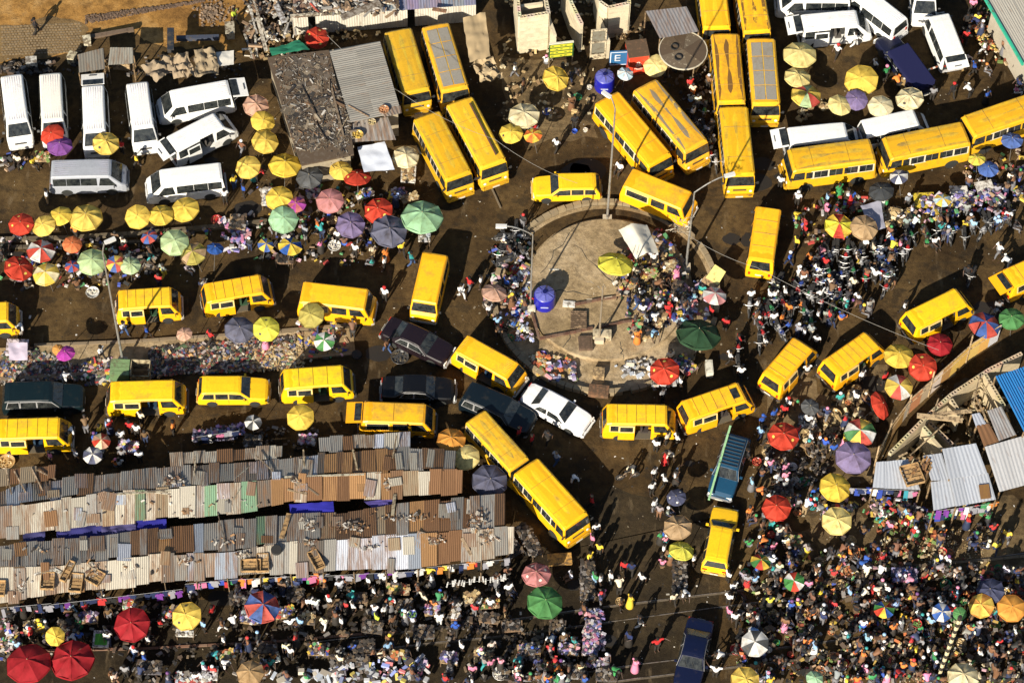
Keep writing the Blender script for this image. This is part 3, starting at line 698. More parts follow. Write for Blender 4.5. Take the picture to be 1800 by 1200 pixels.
place(bigbus(col=(.80, .48, .02), wear=.2, tin_roof=True), (1338, 69), (1347, 179), 'yellow bus with a silvery grey roof beside the rusty one', 'bus', BY)
place(bigbus(col=(.78, .49, .01), wear=.25), (1290, 189), (1302, 303), 'yellow bus parked tail to nose below the rust stained one', 'bus', BY)
place(bigbus(col=(.76, .48, .012), wear=.62, text='I-AKD XA330'), (1531, 262), (1394, 280), 'yellow bus with dirty roof and lettering on its long side', 'bus', BY)
place(bigbus(col=(.74, .46, .012), wear=.5, text='L MD BL 29202XG'), (1695, 232), (1563, 259), 'mustard yellow bus with side lettering and a spare wheel', 'bus', BY)
place(bigbus(col=(.78, .47, .012), wear=.4), (1835, 176), (1706, 220), 'yellow bus at the frame edge behind the blue parasols', 'bus', BY)
_b = [t[0] for t in THINGS if 'spare wheel' in t[1]][0]; _w = link('spare_wheel', WH['bus'][0], _b); _w.location = (-1.0, -1.12, .75); link('rim', WH['bus'][1], _w, (.5, .46, .4, .2))
# white vans
place(hiace(), (20, 134), (30, 212), 'white van nearest the frame corner below the sand lot', 'van', WV)
place(hiace(col=(.78, .76, .68)), (88, 131), (92, 210), 'cream white van with red and purple parasols over its nose', 'van', WV)
place(hiace(gate=True), (163, 152), (166, 229), 'white van with raised tailgate facing a yellow parasol', 'van', WV)
place(hiace(), (241, 147), (251, 222), 'white van standing between two others with closed doors', 'van', WV)
place(hiace(gate=True), (400, 154), (304, 172), 'white van lying crosswise with raised tailgate toward the flat roof', 'van', WV)
place(hiace(gate=True, door=True), (304, 251), (383, 211), 'white van angled across with open sliding door and tailgate', 'van', WV)
place(hiace(col=(.34, .36, .40)), (93, 296), (192, 294), 'silver grey van with dark windows', 'van', WV)
place(hiace(ribs=False), (386, 300), (285, 312), 'white van below the angled ones with a blue bag on its roof', 'van', WV)
place(hiace(gate=True, door=True), (1414, 39), (1505, 31), 'white van with open side door unloading bundles', 'van', WV)
place(hiace(), (1581, 39), (1515, -12), 'white van angled nose first into the top edge of the frame', 'van', WV)
place(hiace(gate=True, ribs=False), (1677, 92), (1652, 28), 'white van with raised tailgate beside the striped barrier', 'van', WV)
place(hiace(gate=True, ribs=False), (1390, 238), (1485, 229), 'white van with red and white tailgate behind the lettered bus', 'van', WV)
place(hiace(ribs=False), (1522, 224), (1609, 206), 'white van half hidden behind the lettered mustard bus', 'van', WV)
place(hiace(), (1624, -80), (1627, -3), 'white van whose nose shows at the top edge', 'van', WV)
place(hiace(), (1490, -12), (1395, -12), 'white van whose side shows at the top edge near the yellow buses', 'van', WV)
# cars
def cplace(*a, **k): return place(*a, **k)
cplace(car(YEL, kind='wagon', trim=(.6, .4, .1)), (1039, 317), (990, 318), 'yellow hatchback taxi rounding the top of the roundabout', 'car', name='taxi', stretch=False)
cplace(car(YEL, kind='wagon', trim=(.6, .4, .1)), (362, 675), (418, 675), 'yellow estate taxi between two minibuses in the lower lane', 'car', name='taxi', stretch=False)
cplace(car(YEL, kind='wagon', trim=(.6, .4, .1), split=True), (1261, 973), (1268, 936), 'yellow estate taxi with a dark line along its roof beside the lower crowd', 'car', name='taxi', stretch=False)
cplace(car((.009, .004, .007), kind='sedan', L=4.8), (707, 577), (750, 597), 'dark purple sedan with chrome trimmed windows', 'car', name='sedan', stretch=False)
cplace(car((.0018, .002, .003), kind='sedan', L=4.7), (706, 673), (752, 674), 'glossy black sedan in the middle lane', 'car', name='sedan', stretch=False)
cplace(car((.002, .010, .013), kind='suv', L=4.9), (17, 688), (85, 686), 'dark teal estate car with ribbed roof at the frame edge', 'car', name='estate_car', stretch=False)
cplace(car((.002, .007, .012), kind='suv', L=4.6), (834, 689), (880, 709), 'dark blue green estate with ribbed roof behind the white sedan', 'car', name='estate_car', stretch=False)
cplace(car((.82, .82, .82), kind='sedan', L=4.7, trim=(.7, .7, .7)), (955, 696), (992, 716), 'white sedan nose first beside the yellow minibus below the roundabout', 'car', name='sedan', stretch=False)
cplace(car((.008, .055, .115), kind='wagon', rack=True), (1297, 765), (1279, 822), 'blue estate with roof rack and a long green pole along it', 'car', name='estate_car', stretch=False)
cplace(car((.0014, .0045, .028), kind='sedan', L=4.8), (1226, 1115), (1217, 1155), 'navy blue sedan at the bottom edge by the rail lines', 'car', name='sedan', stretch=False)
# ------------------------------------------------------------ corrugated roofs
TC = dict(g=(.31, .295, .265), p=(.50, .46, .375), r=(.22, .115, .055), o=(.36, .20, .085), b=(.33, .37, .43), w=(.60, .63, .70), n=(.20, .33, .21), d=(.15, .13, .11), k=(.17, .10, .055), t=(.37, .29, .19))
def lerp_poly(pts, x):
    if x <= pts[0][0]: return pts[0][1]
    for a, b in zip(pts, pts[1:]):
        if x <= b[0]: return a[1] + (b[1] - a[1]) * (x - a[0]) / (b[0] - a[0])
    return pts[-1][1]
def sheet(a, b, c, d, col, parent, inv, wear=.2, name='roof_sheet', wav=.125, amp=.015, mat='tin'):
    """corrugated sheet: a-b one end, d-c the other, corrugations running from a-b to d-c"""
    a, b, c, d = map(Vector, (a, b, c, d)); w = (b - a).length; n = max(3, min(14, round(w / wav)))
    nrm = (b - a).cross(d - a).normalized()
    if nrm.z < 0: nrm = -nrm
    m = MB(); top = []; bot = []; ln = 2
    ca = (a + b + c + d) / 4
    for i in range(2 * n + 1):
        t = i / (2 * n); o = nrm * (amp if i % 2 else -amp)
        top.append(a.lerp(b, t) + o - ca); bot.append(d.lerp(c, t) + o - ca)
    N = len(top); m.add(top + bot, [(i, i + 1, i + 1 + N, i + N) for i in range(N - 1)])
    o = m.obj(name, mat, parent, (*col, wear), 0)
    # object space follows the sheet so that stains run along the corrugations
    X = (b - a).normalized(); Y = nrm.cross(X); R = Matrix((X, Y, nrm)).transposed()
    me = o.data; me.transform(R.inverted().to_4x4())
    o.matrix_local = inv @ Matrix.Translation(ca) @ R.to_4x4()
    return o
def roof_band(top, bot, zt, zb, x0, x1, cols, step=21, parent=None, jig=.05, wear=.25):
    x = x0; inv = Matrix.Translation(-Vector(parent.location)) @ Matrix.Identity(4)
    while x < x1 - 4:
        w = step * random.choice([.55, .8, .95, 1.0, 1.05, 1.3]); xe = min(x + w, x1)
        cs = [c for a, b, c in cols if a <= x < b]; c = TC[random.choice(cs[-1])] if cs else TC['g']; k = U(.68, 1.18)
        dz = U(-.04, .07); e0, e1 = U(-2.5, 2.5), U(-4.5, 2.5)
        sl = U(-2.2, 2.2); dx = U(-3, 1)
        A = G(x, lerp_poly(top, x) + e0, zt + dz); B = G(xe + 1.5, lerp_poly(top, xe) + e0, zt + dz)
        C = G(xe + 1.5 + sl, lerp_poly(bot, xe) + e1, zb + dz); D = G(x + sl, lerp_poly(bot, x) + e1, zb + dz)
        sheet(A, B, C, D, [v * k for v in c], parent, inv, wear * U(.3, 2.6))
        x = xe
def patches(parent, t, b_, zt, zb, x0, x1, n):
    inv = Matrix.Translation(-Vector(parent.location))
    for i in range(n):
        x = U(x0, x1); y0, y1 = lerp_poly(t, x), lerp_poly(b_, x); y = U(y0 + 6, y1 - 6); a = random.gauss(0, .10); w, h = U(6, 13), U(6, 16); ca, sa = math.cos(a), math.sin(a); up = U(.05, .09)
        f = lambda px, py: G(px, py, zt + (zb - zt) * (py - y0) / (y1 - y0) + up)
        P4 = [f(x + u * w * ca - v * h * sa, y + u * w * sa + v * h * ca) for u, v in ((-1, -1), (1, -1), (1, 1), (-1, 1))]
        k = U(.6, 1.15); col = [v * k for v in TC[random.choice('gggpppprobtdw')]]
        sheet(*P4, col, parent, inv, U(0, .9), 'patch_sheet', wav=.13, amp=.012)
def post(parent, px, py, h, r=.05, name='post', col=(.22, .15, .08)):
    p = G(px, py); m = MB(); m.tube((0, 0, 0), (U(-.05, .05), U(-.05, .05), h), r, r * .8, 5)
    o = m.obj(name, 'wood', parent, (*col, .2)); o.location = p - parent.location; return o
def plank(a, b, w=.14, th=.04, col=(.38, .25, .12), name='plank', parent=None, mat='wood'):
    a, b = Vector(a), Vector(b); d = b - a; m = MB(); c = (a + b) / 2
    m.box((0, 0, 0), (d.length, w, th)); o = m.obj(name, mat, None, (*col, U(.05, .3)))
    o.rotation_euler = d.to_track_quat('X', 'Z').to_euler(); o.location = c
    if parent: o.parent = parent; o.matrix_parent_inverse = Matrix.Translation(-Vector(parent.location))
    return o
B1t = [(0, 865), (25, 851), (100, 842), (167, 833), (282, 822), (300, 820), (420, 812), (495, 806), (560, 797), (640, 790), (720, 786), (790, 790)]
B1b = [(0, 892), (110, 876), (207, 862), (282, 858), (435, 847), (560, 835), (735, 826), (800, 825)]
B2b = [(0, 945), (60, 938), (165, 925), (290, 912), (435, 900), (510, 884), (560, 880), (700, 876), (812, 868)]
B3t = [(0, 958), (60, 950), (180, 941), (290, 926), (400, 915), (500, 905), (600, 900), (700, 886), (800, 876), (888, 868)]
B3b = [(0, 998), (90, 993), (180, 985), (270, 975), (410, 968), (480, 955), (620, 945), (760, 935), (895, 925)]
B4b = [(0, 1062), (60, 1052), (150, 1040), (300, 1022), (405, 1015), (450, 1010), (560, 1007), (700, 1000), (800, 990), (905, 976)]
s1 = empty('market_shed', G(400, 880)); s2 = empty('market_shed', G(450, 980))
tag(s1, 'long market shed with patched rusty and grey tin roof, further from the open crowd', 'market shed', 'market sheds', at=(400, 850))
tag(s2, 'long market shed with planks and junk on its tin roof, beside the parasol crowd', 'market shed', 'market sheds', at=(400, 970))
roof_band(B1t, B1b, 2.45, 2.95, -6, 800, [(-9, 120, 'bgg'), (120, 140, 'k'), (140, 560, 'gggbd'), (560, 690, 'rokko'), (535, 555, 'b'), (690, 800, 'gdgk')], parent=s1)
roof_band(B1b, B2b, 2.98, 2.5, -6, 812, [(-9, 300, 'ppptg'), (230, 245, 'n'), (300, 420, 'gpgp'), (350, 380, 'n'), (420, 450, 'nd'), (450, 470, 'pn'), (470, 540, 'pro'), (540, 640, 'oorro'), (640, 700, 'okop'), (700, 740, 'pt'), (740, 775, 'pwr'), (775, 812, 'ror')], parent=s1)
roof_band([(-10, 826), (97, 815)], [(-10, 858), (97, 843)], 2.5, 2.7, -6, 97, [(-9, 97, 'trkt')], parent=s1)
roof_band([(298, 797), (495, 782)], [(298, 819), (495, 805)], 2.15, 2.4, 298, 495, [(298, 390, 'prp'), (390, 430, 'kr'), (430, 495, 'pp')], parent=s1)
roof_band([(560, 768), (722, 759)], [(560, 794), (720, 786)], 2.15, 2.4, 560, 720, [(560, 610, 'rgr'), (610, 640, 'po'), (640, 720, 'wpp')], parent=s1)
roof_band(B3t, B3b, 2.45, 2.9, -6, 890, [(-9, 185, 'gggg'), (185, 260, 'ggk'), (260, 320, 'oro'), (320, 400, 'dgb'), (400, 440, 'g'), (440, 462, 'n'), (462, 560, 'ggg'), (560, 700, 'gtkg'), (700, 890, 'rkogr')], parent=s2)
roof_band(B3b, B4b, 2.93, 2.4, -6, 903, [(-9, 270, 'ppgp'), (270, 300, 'dk'), (300, 400, 'gbg'), (400, 590, 'gpgd'), (590, 655, 'w'), (655, 720, 'wb'), (720, 810, 'oor'), (810, 903, 'gpg')], parent=s2, step=22)
for x in range(20, 900, 55):
    post(s2, x, lerp_poly(B4b, x) + 33, 2.4); 
    if x < 790: post(s1, x, lerp_poly(B1t, x) + 33, 2.45)
patches(s1, B1t, B1b, 2.45, 2.95, 0, 780, 16); patches(s1, B1b, B2b, 2.98, 2.5, 0, 800, 20); patches(s2, B3t, B3b, 2.45, 2.9, 0, 880, 20); patches(s2, B3b, B4b, 2.93, 2.4, 0, 890, 14)
def backwall(parent, xs, dy, col, base):
    inv = Matrix.Translation(-Vector(parent.location))
    for a, b in zip(xs, xs[1:]):
        p, q = G(a, lerp_poly(base, a) + dy), G(b, lerp_poly(base, b) + dy); m = MB(); d = q - p
        m.box(p + d / 2 + Vector((0, 0, 1.15)), (d.length - .02, .06, 2.3), math.atan2(d.y, d.x)); o = m.obj('wall_board', 'wood', parent, (*[v * U(.7, 1.2) for v in col], .4)); o.matrix_parent_inverse = inv
backwall(s1, range(0, 800, 40), 15, (.10, .07, .045), B1b)
backwall(s2, range(0, 900, 40), 12, (.10, .07, .045), B3b)
# blue tarpaulins in the gap between the sheds
def tarp(name, pts, z, col, amp=.1, n=12, mat='garment', label=None, cat='tarpaulin', fold=1.6, zs=None, wear=0, mod=None):
    P = [G(x, y, (zs[i] if zs else z)) for i, (x, y) in enumerate(pts)]; m = MB(); vs = []; c0 = sum(P, Vector()) / 4
    for j in range(n + 1):
        for i in range(n + 1):
            u, v = i / n, j / n; p = P[0].lerp(P[1], u).lerp(P[3].lerp(P[2], u), v)
            p.z += noise.noise(p * fold) * amp * 1.6 + abs(noise.noise(p * fold * 2.3)) * amp
            if mod: p.z += mod(u, v)
            p += Vector((noise.noise(p * 2 + Vector((5, 0, 0))), noise.noise(p * 2 + Vector((0, 7, 0))), 0)) * amp * .5
            vs.append(p - c0)
    m.add(vs, [(j * (n + 1) + i, j * (n + 1) + i + 1, (j + 1) * (n + 1) + i + 1, (j + 1) * (n + 1) + i) for j in range(n) for i in range(n)])
    o = m.obj(name, mat, None, (*col, wear), 50); o.location = c0
    if label: tag(o, label, cat)
    return o
tarp('tarpaulin', [(100, 930), (180, 920), (183, 946), (100, 950)], 2.2, (.035, .035, .16), .12, label='crumpled dark blue tarpaulin spanning the gap between the two sheds')
tarp('tarpaulin', [(178, 921), (240, 914), (240, 938), (180, 942)], 2.25, (.07, .065, .17), .15, label='faded violet blue tarpaulin in the gap, between two darker blue ones')
tarp('tarpaulin', [(238, 914), (292, 912), (292, 930), (240, 936)], 2.2, (.03, .03, .28), .06, label='deep blue tarpaulin in the gap beside the rusty roof sheets')
tarp('tarpaulin', [(40, 938), (80, 933), (78, 950), (42, 954)], 2.2, (.05, .05, .15), .08, label='small blue tarpaulin at the dark end of the gap')
tarp('tarpaulin', [(508, 886), (586, 881), (588, 904), (512, 908)], 2.3, (.03, .03, .33), .06, label='bright blue tarpaulin tied below the brown roof sheets')
tarp('tarpaulin', [(640, 880), (690, 878), (690, 892), (655, 894)], 2.2, (.10, .08, .30), .08, label='small violet tarpaulin under the rusty roof edge')
# timber and junk lying on the roofs
def roofz(py, x):
    for t, b, zt, zb in ((B1t, B1b, 2.45, 2.95), (B1b, B2b, 2.98, 2.5), (B3t, B3b, 2.45, 2.9), (B3b, B4b, 2.93, 2.4)):
        y0, y1 = lerp_poly(t, x), lerp_poly(b, x)
        if y0 <= py <= y1: return zt + (zb - zt) * (py - y0) / (y1 - y0)
    return 2.6
GRP_PL = 'planks lying on the shed roofs'
for (x0, y0, x1, y1, w, c) in [(495, 945, 508, 902, .3, (.42, .26, .11)), (505, 860, 540, 868, .12, (.3, .22, .13)), (690, 905, 694, 868, .2, (.3, .26, .18)), (535, 820, 533, 790, .1, (.45, .36, .22)), (628, 825, 620, 790, .1, (.45, .36, .22)), (690, 805, 697, 765, .09, (.45, .36, .22)), (340, 870, 343, 800, .08, (.4, .35, .25)), (20, 868, 10, 822, .08, (.4, .3, .2)), (45, 865, 25, 828, .08, (.4, .3, .2)), (75, 862, 55, 822, .08, (.4, .3, .2)), (98, 842, 62, 824, .08, (.4, .3, .2)),
                                 (115, 1010, 95, 1000, .2, (.6, .58, .5)), (60, 1010, 96, 1000, .16, (.65, .62, .55)), (400, 965, 382, 900, .05, (.1, .08, .06)), (828, 975, 812, 945, .2, (.33, .24, .15)), (560, 870, 530, 848, .1, (.16, .12, .08)), (450, 800, 480, 828, .06, (.3, .25, .18)), (860, 945, 840, 925, .1, (.5, .42, .32)), (880, 950, 858, 935, .12, (.55, .48, .4)), (412, 842, 440, 818, .05, (.4, .42, .36)), (410, 878, 424, 855, .05, (.2, .2, .16)), (272, 865, 300, 868, .1, (.5, .45, .35)), (500, 838, 640, 833, .12, (.4, .37, .28)), (205, 868, 300, 862, .14, (.38, .34, .25))]:
    o = plank(G(x0, y0, roofz(y0, x0) + .06), G(x1, y1, roofz(y1, x1) + .06), w, .05, c); tag(o, 'loose timber plank lying across the shed roof', 'plank', GRP_PL, auto=True)
def crate(px, py, z, w, d, rz, col=(.42, .26, .11), h=.22, name='crate', label=None, slats=5):
    p = G(px, py, z); e = empty(name, p, rz)
    for s in (-1, 1):
        m = MB(); m.box((0, s * d / 2, h / 2), (w, .04, h)); m.obj('crate_side', 'wood', e, (*col, .1))
        m = MB(); m.box((s * w / 2, 0, h / 2), (.04, d - .045, h)); m.obj('crate_end', 'wood', e, (*col, .1))
    for i in range(slats):
        m = MB(); m.box((0, -d / 2 + d * (i + .5) / slats, .03 + (h - .04) * (i % 2) * .0 + .02), (w - .06, d / slats * .72, .03)); k = U(.8, 1.15); m.obj('slat', 'wood', e, (*[v * k for v in col], .1))
    if label: tag(e, label, 'crate', 'wooden crates', auto=True)
    return e
for (x, y, w, d, rz) in [(84, 1022, .8, 1.1, .03), (134, 1025, .75, 1.2, -.05), (168, 1015, .9, .9, -.5), (441, 995, 1.2, .8, .05), (2, 1035, .5, 1.0, 0), (462, 990, .7, 1.2, .1), (119, 1005, .4, 1.4, -.35), (556, 985, .6, 1.3, .5), (1603, 835, 1.2, 1.4, .3)]:
    crate(x, y, roofz(y, x) + .05 if x < 1000 else 2.7, w, d, rz, label='open slatted wooden crate on the shed roof')
cb = MB()
for cx, cy, sx, sy, n in [(300, 845, 18, 8, 70), (520, 845, 12, 8, 40), (680, 850, 6, 12, 30), (545, 920, 14, 10, 60), (620, 925, 30, 10, 80), (765, 950, 14, 8, 60), (838, 915, 14, 16, 90), (855, 945, 14, 10, 60), (165, 1000, 14, 12, 50), (330, 985, 14, 8, 40), (545, 955, 10, 8, 40), (425, 975, 14, 6, 30), (80, 965, 40, 8, 16), (720, 910, 60, 8, 50), (35, 1030, 14, 14, 30), (240, 1000, 40, 14, 12), (650, 960, 30, 10, 16), (300, 890, 200, 24, 40), (400, 950, 30, 8, 16)]:
    for i in range(n):
        x, y = random.gauss(cx, sx * .5), random.gauss(cy, sy * .5); p = G(x, y, roofz(y, x) + .05); s = U(.04, .16); k = U(.4, 1.3)
        c = random.choice([(.45, .40, .33), (.25, .2, .14), (.06, .05, .045), (.14, .08, .05), (.5, .47, .42), (.3, .17, .08)]); cb.col = tuple(v * k for v in c)
        cb.box((p.x, p.y, p.z + s * .3), (s * U(.6, 2.4), s * U(.4, 1), s * U(.2, .7)), U(0, 3), U(-.3, .3))
stuff(cb.obj('roof_debris', 'goods', vcol=True), 'scraps of wood, rag and rubbish strewn over the shed roofs', 'debris')
def tyre_thing(px, py, z, lab, r=.36):
    e = empty('tyre', G(px, py, z)); t, rr = WH['van']; o = link('tyre_ring', t, e); o.rotation_euler = (PI / 2, 0, 0); o.location = (0, 0, .12); tag(e, lab, 'tyre', 'loose tyres', auto=True)
tyre_thing(486, 968, 2.9, 'black tyre lying on the shed roof')
tyre_thing(627, 625, .02, 'worn black tyre lying on the road')
# writing on a roof sheet
def text_obj(s, size, loc, rot, col, parent=None, name='lettering', ext=.004, align='CENTER'):
    cu = bpy.data.curves.new('lettering', 'FONT'); cu.body = s; cu.size = size; cu.extrude = ext; cu.align_x = align; cu.align_y = 'CENTER'
    t = bpy.data.objects.new('lettering', cu); COL.objects.link(t); dg = bpy.context.evaluated_depsgraph_get(); me = bpy.data.meshes.new_from_object(t.evaluated_get(dg)); bpy.data.objects.remove(t)
    me.materials.clear(); me.materials.append(M['plain']); o = link(name, me, parent, (*col, 0)); o.location = loc; o.rotation_euler = rot; return o

# ------------------------------------------------------------ block walls
def _hb():
    m = MB(); L, w, h = .45, .23, .22
    for s in (-1, 1): m.box((0, s * (w / 2 - .02), 0), (L, .04, h))
    for x in (-L / 2 + .025, 0, L / 2 - .025): m.box((x, 0, 0), (.05, w - .082, h))
    return m.mesh('hollow_block', 'conc')
HB = _hb()
def block_wall(name, pts, h, label, cat='wall', col=(.50, .41, .26), z0=0.0, tops=True, th=.22, group=None):
    P = [G(x, y, z0) for x, y in pts]; root = empty(name, P[0]); inv = Matrix.Translation(-P[0])
    for a, b in zip(P, P[1:]):
        d = b - a; L = d.length; rz = math.atan2(d.y, d.x); n = max(1, round(L / .46)); nc = max(1, int(h / .44))
        for c in range(nc):       # courses, slightly proud or recessed
            m = MB(); zc = (h - .23) / nc
            m.box(a + d / 2 + Vector((0, 0, z0 * 0 + zc * (c + .5))), (L - .01, th + U(-.012, .012), zc - .018), rz); k = U(.9, 1.08)
            o = m.obj('wall_course', 'conc', root, (*[v * k for v in col], U(.05, .25))); o.matrix_parent_inverse = inv
        if tops:
            for i in range(n):
                if rnd() < .05: continue
                o = link('hollow_block', HB, root, (*[v * U(.85, 1.1) for v in col], .1)); p = a + d * ((i + .5) / n) + Vector((0, 0, h - .11)) - root.location
                o.location = p; o.rotation_euler = (0, 0, rz); o.scale = (L / n / .46, 1, 1)
    tag(root, label, cat, group, at=pts[0]); return root
def wtop(pts, h, k=14.3): return [(x, y + h * k) for x, y in pts]      # points given at the wall's top edge
BWG = 'unfinished block walls'
block_wall('block_wall', wtop([(1556, 795), (1615, 735), (1663, 692), (1730, 648), (1786, 620)], 2.4), 2.4, 'long unfinished wall of hollow blocks running beside the rusty fence', group=BWG)
block_wall('block_wall', wtop([(1615, 748), (1648, 785)], 2.4), 2.4, 'short cross wall of hollow blocks nearest the grey tin roofs', group=BWG)
block_wall('block_wall', wtop([(1663, 700), (1678, 724)], 2.4), 2.4, 'stub cross wall of hollow blocks in the middle of the long wall', group=BWG)
block_wall('block_wall', wtop([(1722, 656), (1755, 712)], 2.4), 2.4, 'cross wall of hollow blocks in front of the blue tin roof', group=BWG)
block_wall('block_wall', wtop([(1628, 730), (1668, 768)], 2.4), 1.6, 'half height cross wall of hollow blocks with timber leaning on it', group=BWG)
block_wall('block_building', wtop([(905, -30), (912, 36), (962, 28), (950, -30)], 4.0), 4.0, 'tall narrow unfinished block building beside the white tin wall', 'building', (.60, .52, .36), group=BWG)
block_wall('block_partition', wtop([(908, 12), (952, 6)], 4.0), 3.9, 'inner partition of the tall narrow unfinished block building', 'wall', (.6, .52, .36), tops=False)
block_wall('block_wall', wtop([(988, -30), (1003, 12), (1020, 46)], 3.2), 3.2, 'slanting unfinished block wall behind the green notice board', 'wall', (.60, .52, .36), group=BWG)
block_wall('block_wall', wtop([(962, 28), (974, 62)], 2.6), 2.6, 'pale stub wall beside the green notice board', 'wall', (.7, .62, .45), tops=False)
block_wall('block_building', wtop([(1045, -30), (1052, 8), (1066, 18), (1102, 10), (1100, -30)], 3.4), 3.4, 'unfinished block room behind the red kiosk', 'building', (.60, .52, .36), group=BWG)
block_wall('block_wall', wtop([(1052, 30), (1068, 72)], 2.2), 2.2, 'pale low block wall end near the red kiosk', 'wall', (.6, .52, .36), tops=False)
def leaf_panel(name, pts, zs, th, mat, col, parent=None, wear=.1):
    m = MB(); P = [G(x, y, z) for (x, y), z in zip(pts, zs)]; nrm = (P[1] - P[0]).cross(P[3] - P[0]).normalized() * th
    m.add(P + [p - nrm for p in P], [(0, 1, 2, 3), (7, 6, 5, 4), (0, 4, 5, 1), (1, 5, 6, 2), (2, 6, 7, 3), (3, 7, 4, 0)])
    o = m.obj(name, mat, parent, (*col, wear)); 
    if parent: o.matrix_parent_inverse = Matrix.Translation(-Vector(parent.location))
    return o
# green and yellow notice board on legs
nb = empty('notice_board', G(985, 118)); tag(nb, 'green notice board with yellow lines of writing on two legs', 'notice board')
bx, by, bw = nb.location.x, nb.location.y, 1.7
m = MB(); m.box((0, 0, 1.9), (bw, .06, 1.5), 0); m.obj('board', 'plain', nb, (.02, .09, .02, .1))
for i, s in enumerate(('SALE OF LAND', 'OFFICE OF THE', 'LOCAL MARKET', 'CALL HERE')):
    m = MB(); m.box((0, -.035, 2.44 - i * .36), (bw * .9, .012, .25)); m.obj('yellow_band', 'plain', nb, (.55, .5, .03, 0))
    for j in range(5):
        if (i + j) % 3 != 1:
            m = MB(); m.box((-.6 + j * .3, -.045, 2.44 - i * .36), (.17, .01, .09)); m.obj('writing_mark', 'plain', nb, (.10, .20, .02, 0))
m = MB(); m.box((0, 0, 2.72), (bw, .12, .1)); m.obj('board_cap', 'plain', nb, (.6, .58, .45, 0))
for s in (-1, 1): m = MB(); m.box((s * bw * .48, .04, .6), (.07, .07, 1.2)); m.obj('leg', 'wood', nb, (.3, .22, .12, .2))
nb.rotation_euler = (0, 0, .17)
# red kiosk
rk = empty('kiosk', G(1118, 117)); tag(rk, 'small red kiosk with white emblem on its front', 'kiosk'); rk.rotation_euler = (0, 0, .18)
m = MB(); m.box((0, 0, 1.0), (1.4, 1.4, 2.0)); m.obj('wall', 'plain', rk, (.58, .05, .018, .1))
m = MB(); m.box((0, 0, 2.03), (1.46, 1.46, .06)); m.obj('roof', 'wood', rk, (.17, .09, .045, .4))
text_obj('&', .75, (0, -.715, 1.15), (PI / 2, 0, 0), (.75, .6, .5), rk, 'emblem')
m = MB(); m.box((0, -.715, .70), (.6, .02, .07)); m.box((.05, -.717, .58), (.4, .02, .04)); m.obj('emblem_line', 'plain', rk, (.7, .55, .45, 0))
for s in (-1, 1): m = MB(); m.box((s * .68, -.715, .95), (.05, .03, 1.85)); m.obj('corner_trim', 'plain', rk, (.6, .2, .1, 0))
# blue sign
bs = empty('sign_board', G(1086, 120)); tag(bs, 'blue sign board with a large white letter E behind the red kiosk', 'sign'); bs.rotation_euler = (0, 0, .1)
m = MB(); m.box((0, 0, 1.15), (1.25, .12, 1.5)); m.obj('board', 'plain', bs, (.02, .12, .28, .1))
for a in ((0, 1.86, 1.1, .05), (0, .48, 1.1, .05), (-.56, 1.17, .05, 1.4)): m = MB(); m.box((a[0], -.065, a[1]), (a[2], .02, a[3])); m.obj('white_border', 'plain', bs, (.7, .75, .8, 0))
text_obj('E', 1.0, (-.1, -.075, 1.2), (PI / 2, 0, 0), (.55, .6, .65), bs, 'letter')
# pale door frame standing against the wall
df = empty('door_frame', G(1050, 104)); tag(df, 'pale door frame with two grey glass panes leaning by the block walls', 'door frame'); df.rotation_euler = (0, 0, .15)
for x, w, z, h in ((-.5, .1, 1.7, 3.2), (.5, .1, 1.7, 3.2), (0, .92, 3.25, .12), (0, .9, 1.9, .08), (0, .92, .3, .5)): m = MB(); m.box((x, 0, z), (w, .1, h)); m.obj('frame_bar', 'wood', df, (.55, .47, .32, .1))
for z in (1.25, 2.6): m = MB(); m.box((0, .02, z), (.88, .03, 1.15)); m.obj('pane', 'plain', df, (.18, .17, .13, .2))

# ------------------------------------------------------------ tin roofs on the building site
def tinroof(name, rows, label, group=None, cat='tin roof', posts=True, amp=.010, wav=.24):
    c = G(*rows[0][0][0], 0); root = empty(name, c); inv = Matrix.Translation(-c)
    for q, z, col, n, wear in rows:
        zs = z if isinstance(z, (tuple, list)) else (z,) * 4
        A, B, C, D = [G(x, y, zz) for (x, y), zz in zip(q, zs)]
        for i in range(n):
            t0, t1 = i / n, (i + 1) / n + .01; k = U(.88, 1.08); dz = Vector((0, 0, U(0, .03)))
            sheet(A.lerp(B, t0) + dz, A.lerp(B, t1) + dz, D.lerp(C, t1) + dz, D.lerp(C, t0) + dz, [v * k for v in col], root, inv, wear * U(.6, 1.3), amp=amp, wav=wav)
        if posts:
            for P in (A, B, C, D):
                m = MB(); m.tube((0, 0, 0), (0, 0, P.z - .05), .05, n=5); o = m.obj('post', 'wood', root, (.3, .2, .1, .2)); o.location = Vector((P.x, P.y, 0)) - c
    tag(root, label, cat, group, at=rows[0][0][0]); return root
LG = (.52, .55, .60)
tinroof('tin_roof', [([(1540, 812), (1597, 807), (1617, 861), (1534, 857)], 2.5, LG, 4, .05)], 'light grey tin roof at the foot of the rusty fence', 'grey tin roofs')
tinroof('tin_roof', [([(1623, 801), (1655, 796), (1670, 843), (1637, 845)], 2.6, LG, 2, .05), ([(1636, 847), (1670, 842), (1681, 889), (1641, 897)], 2.55, LG, 2, .05)], 'narrow grey tin roof in two lengths between two wider ones', 'grey tin roofs')
tinroof('tin_roof', [([(1656, 789), (1715, 779), (1735, 832), (1668, 842)], 2.75, LG, 3, .05), ([(1669, 841), (1736, 831), (1750, 878), (1680, 890)], 2.7, LG, 3, .05)], 'broad grey tin roof with a rusty square patch above the hanging clothes', 'grey tin roofs')
tinroof('tin_roof', [([(1731, 785), (1830, 757), (1850, 840), (1757, 864)], 2.7, (.56, .56, .56), 5, .08)], 'whitish tin roof reaching the frame edge below the blue roof', 'grey tin roofs')
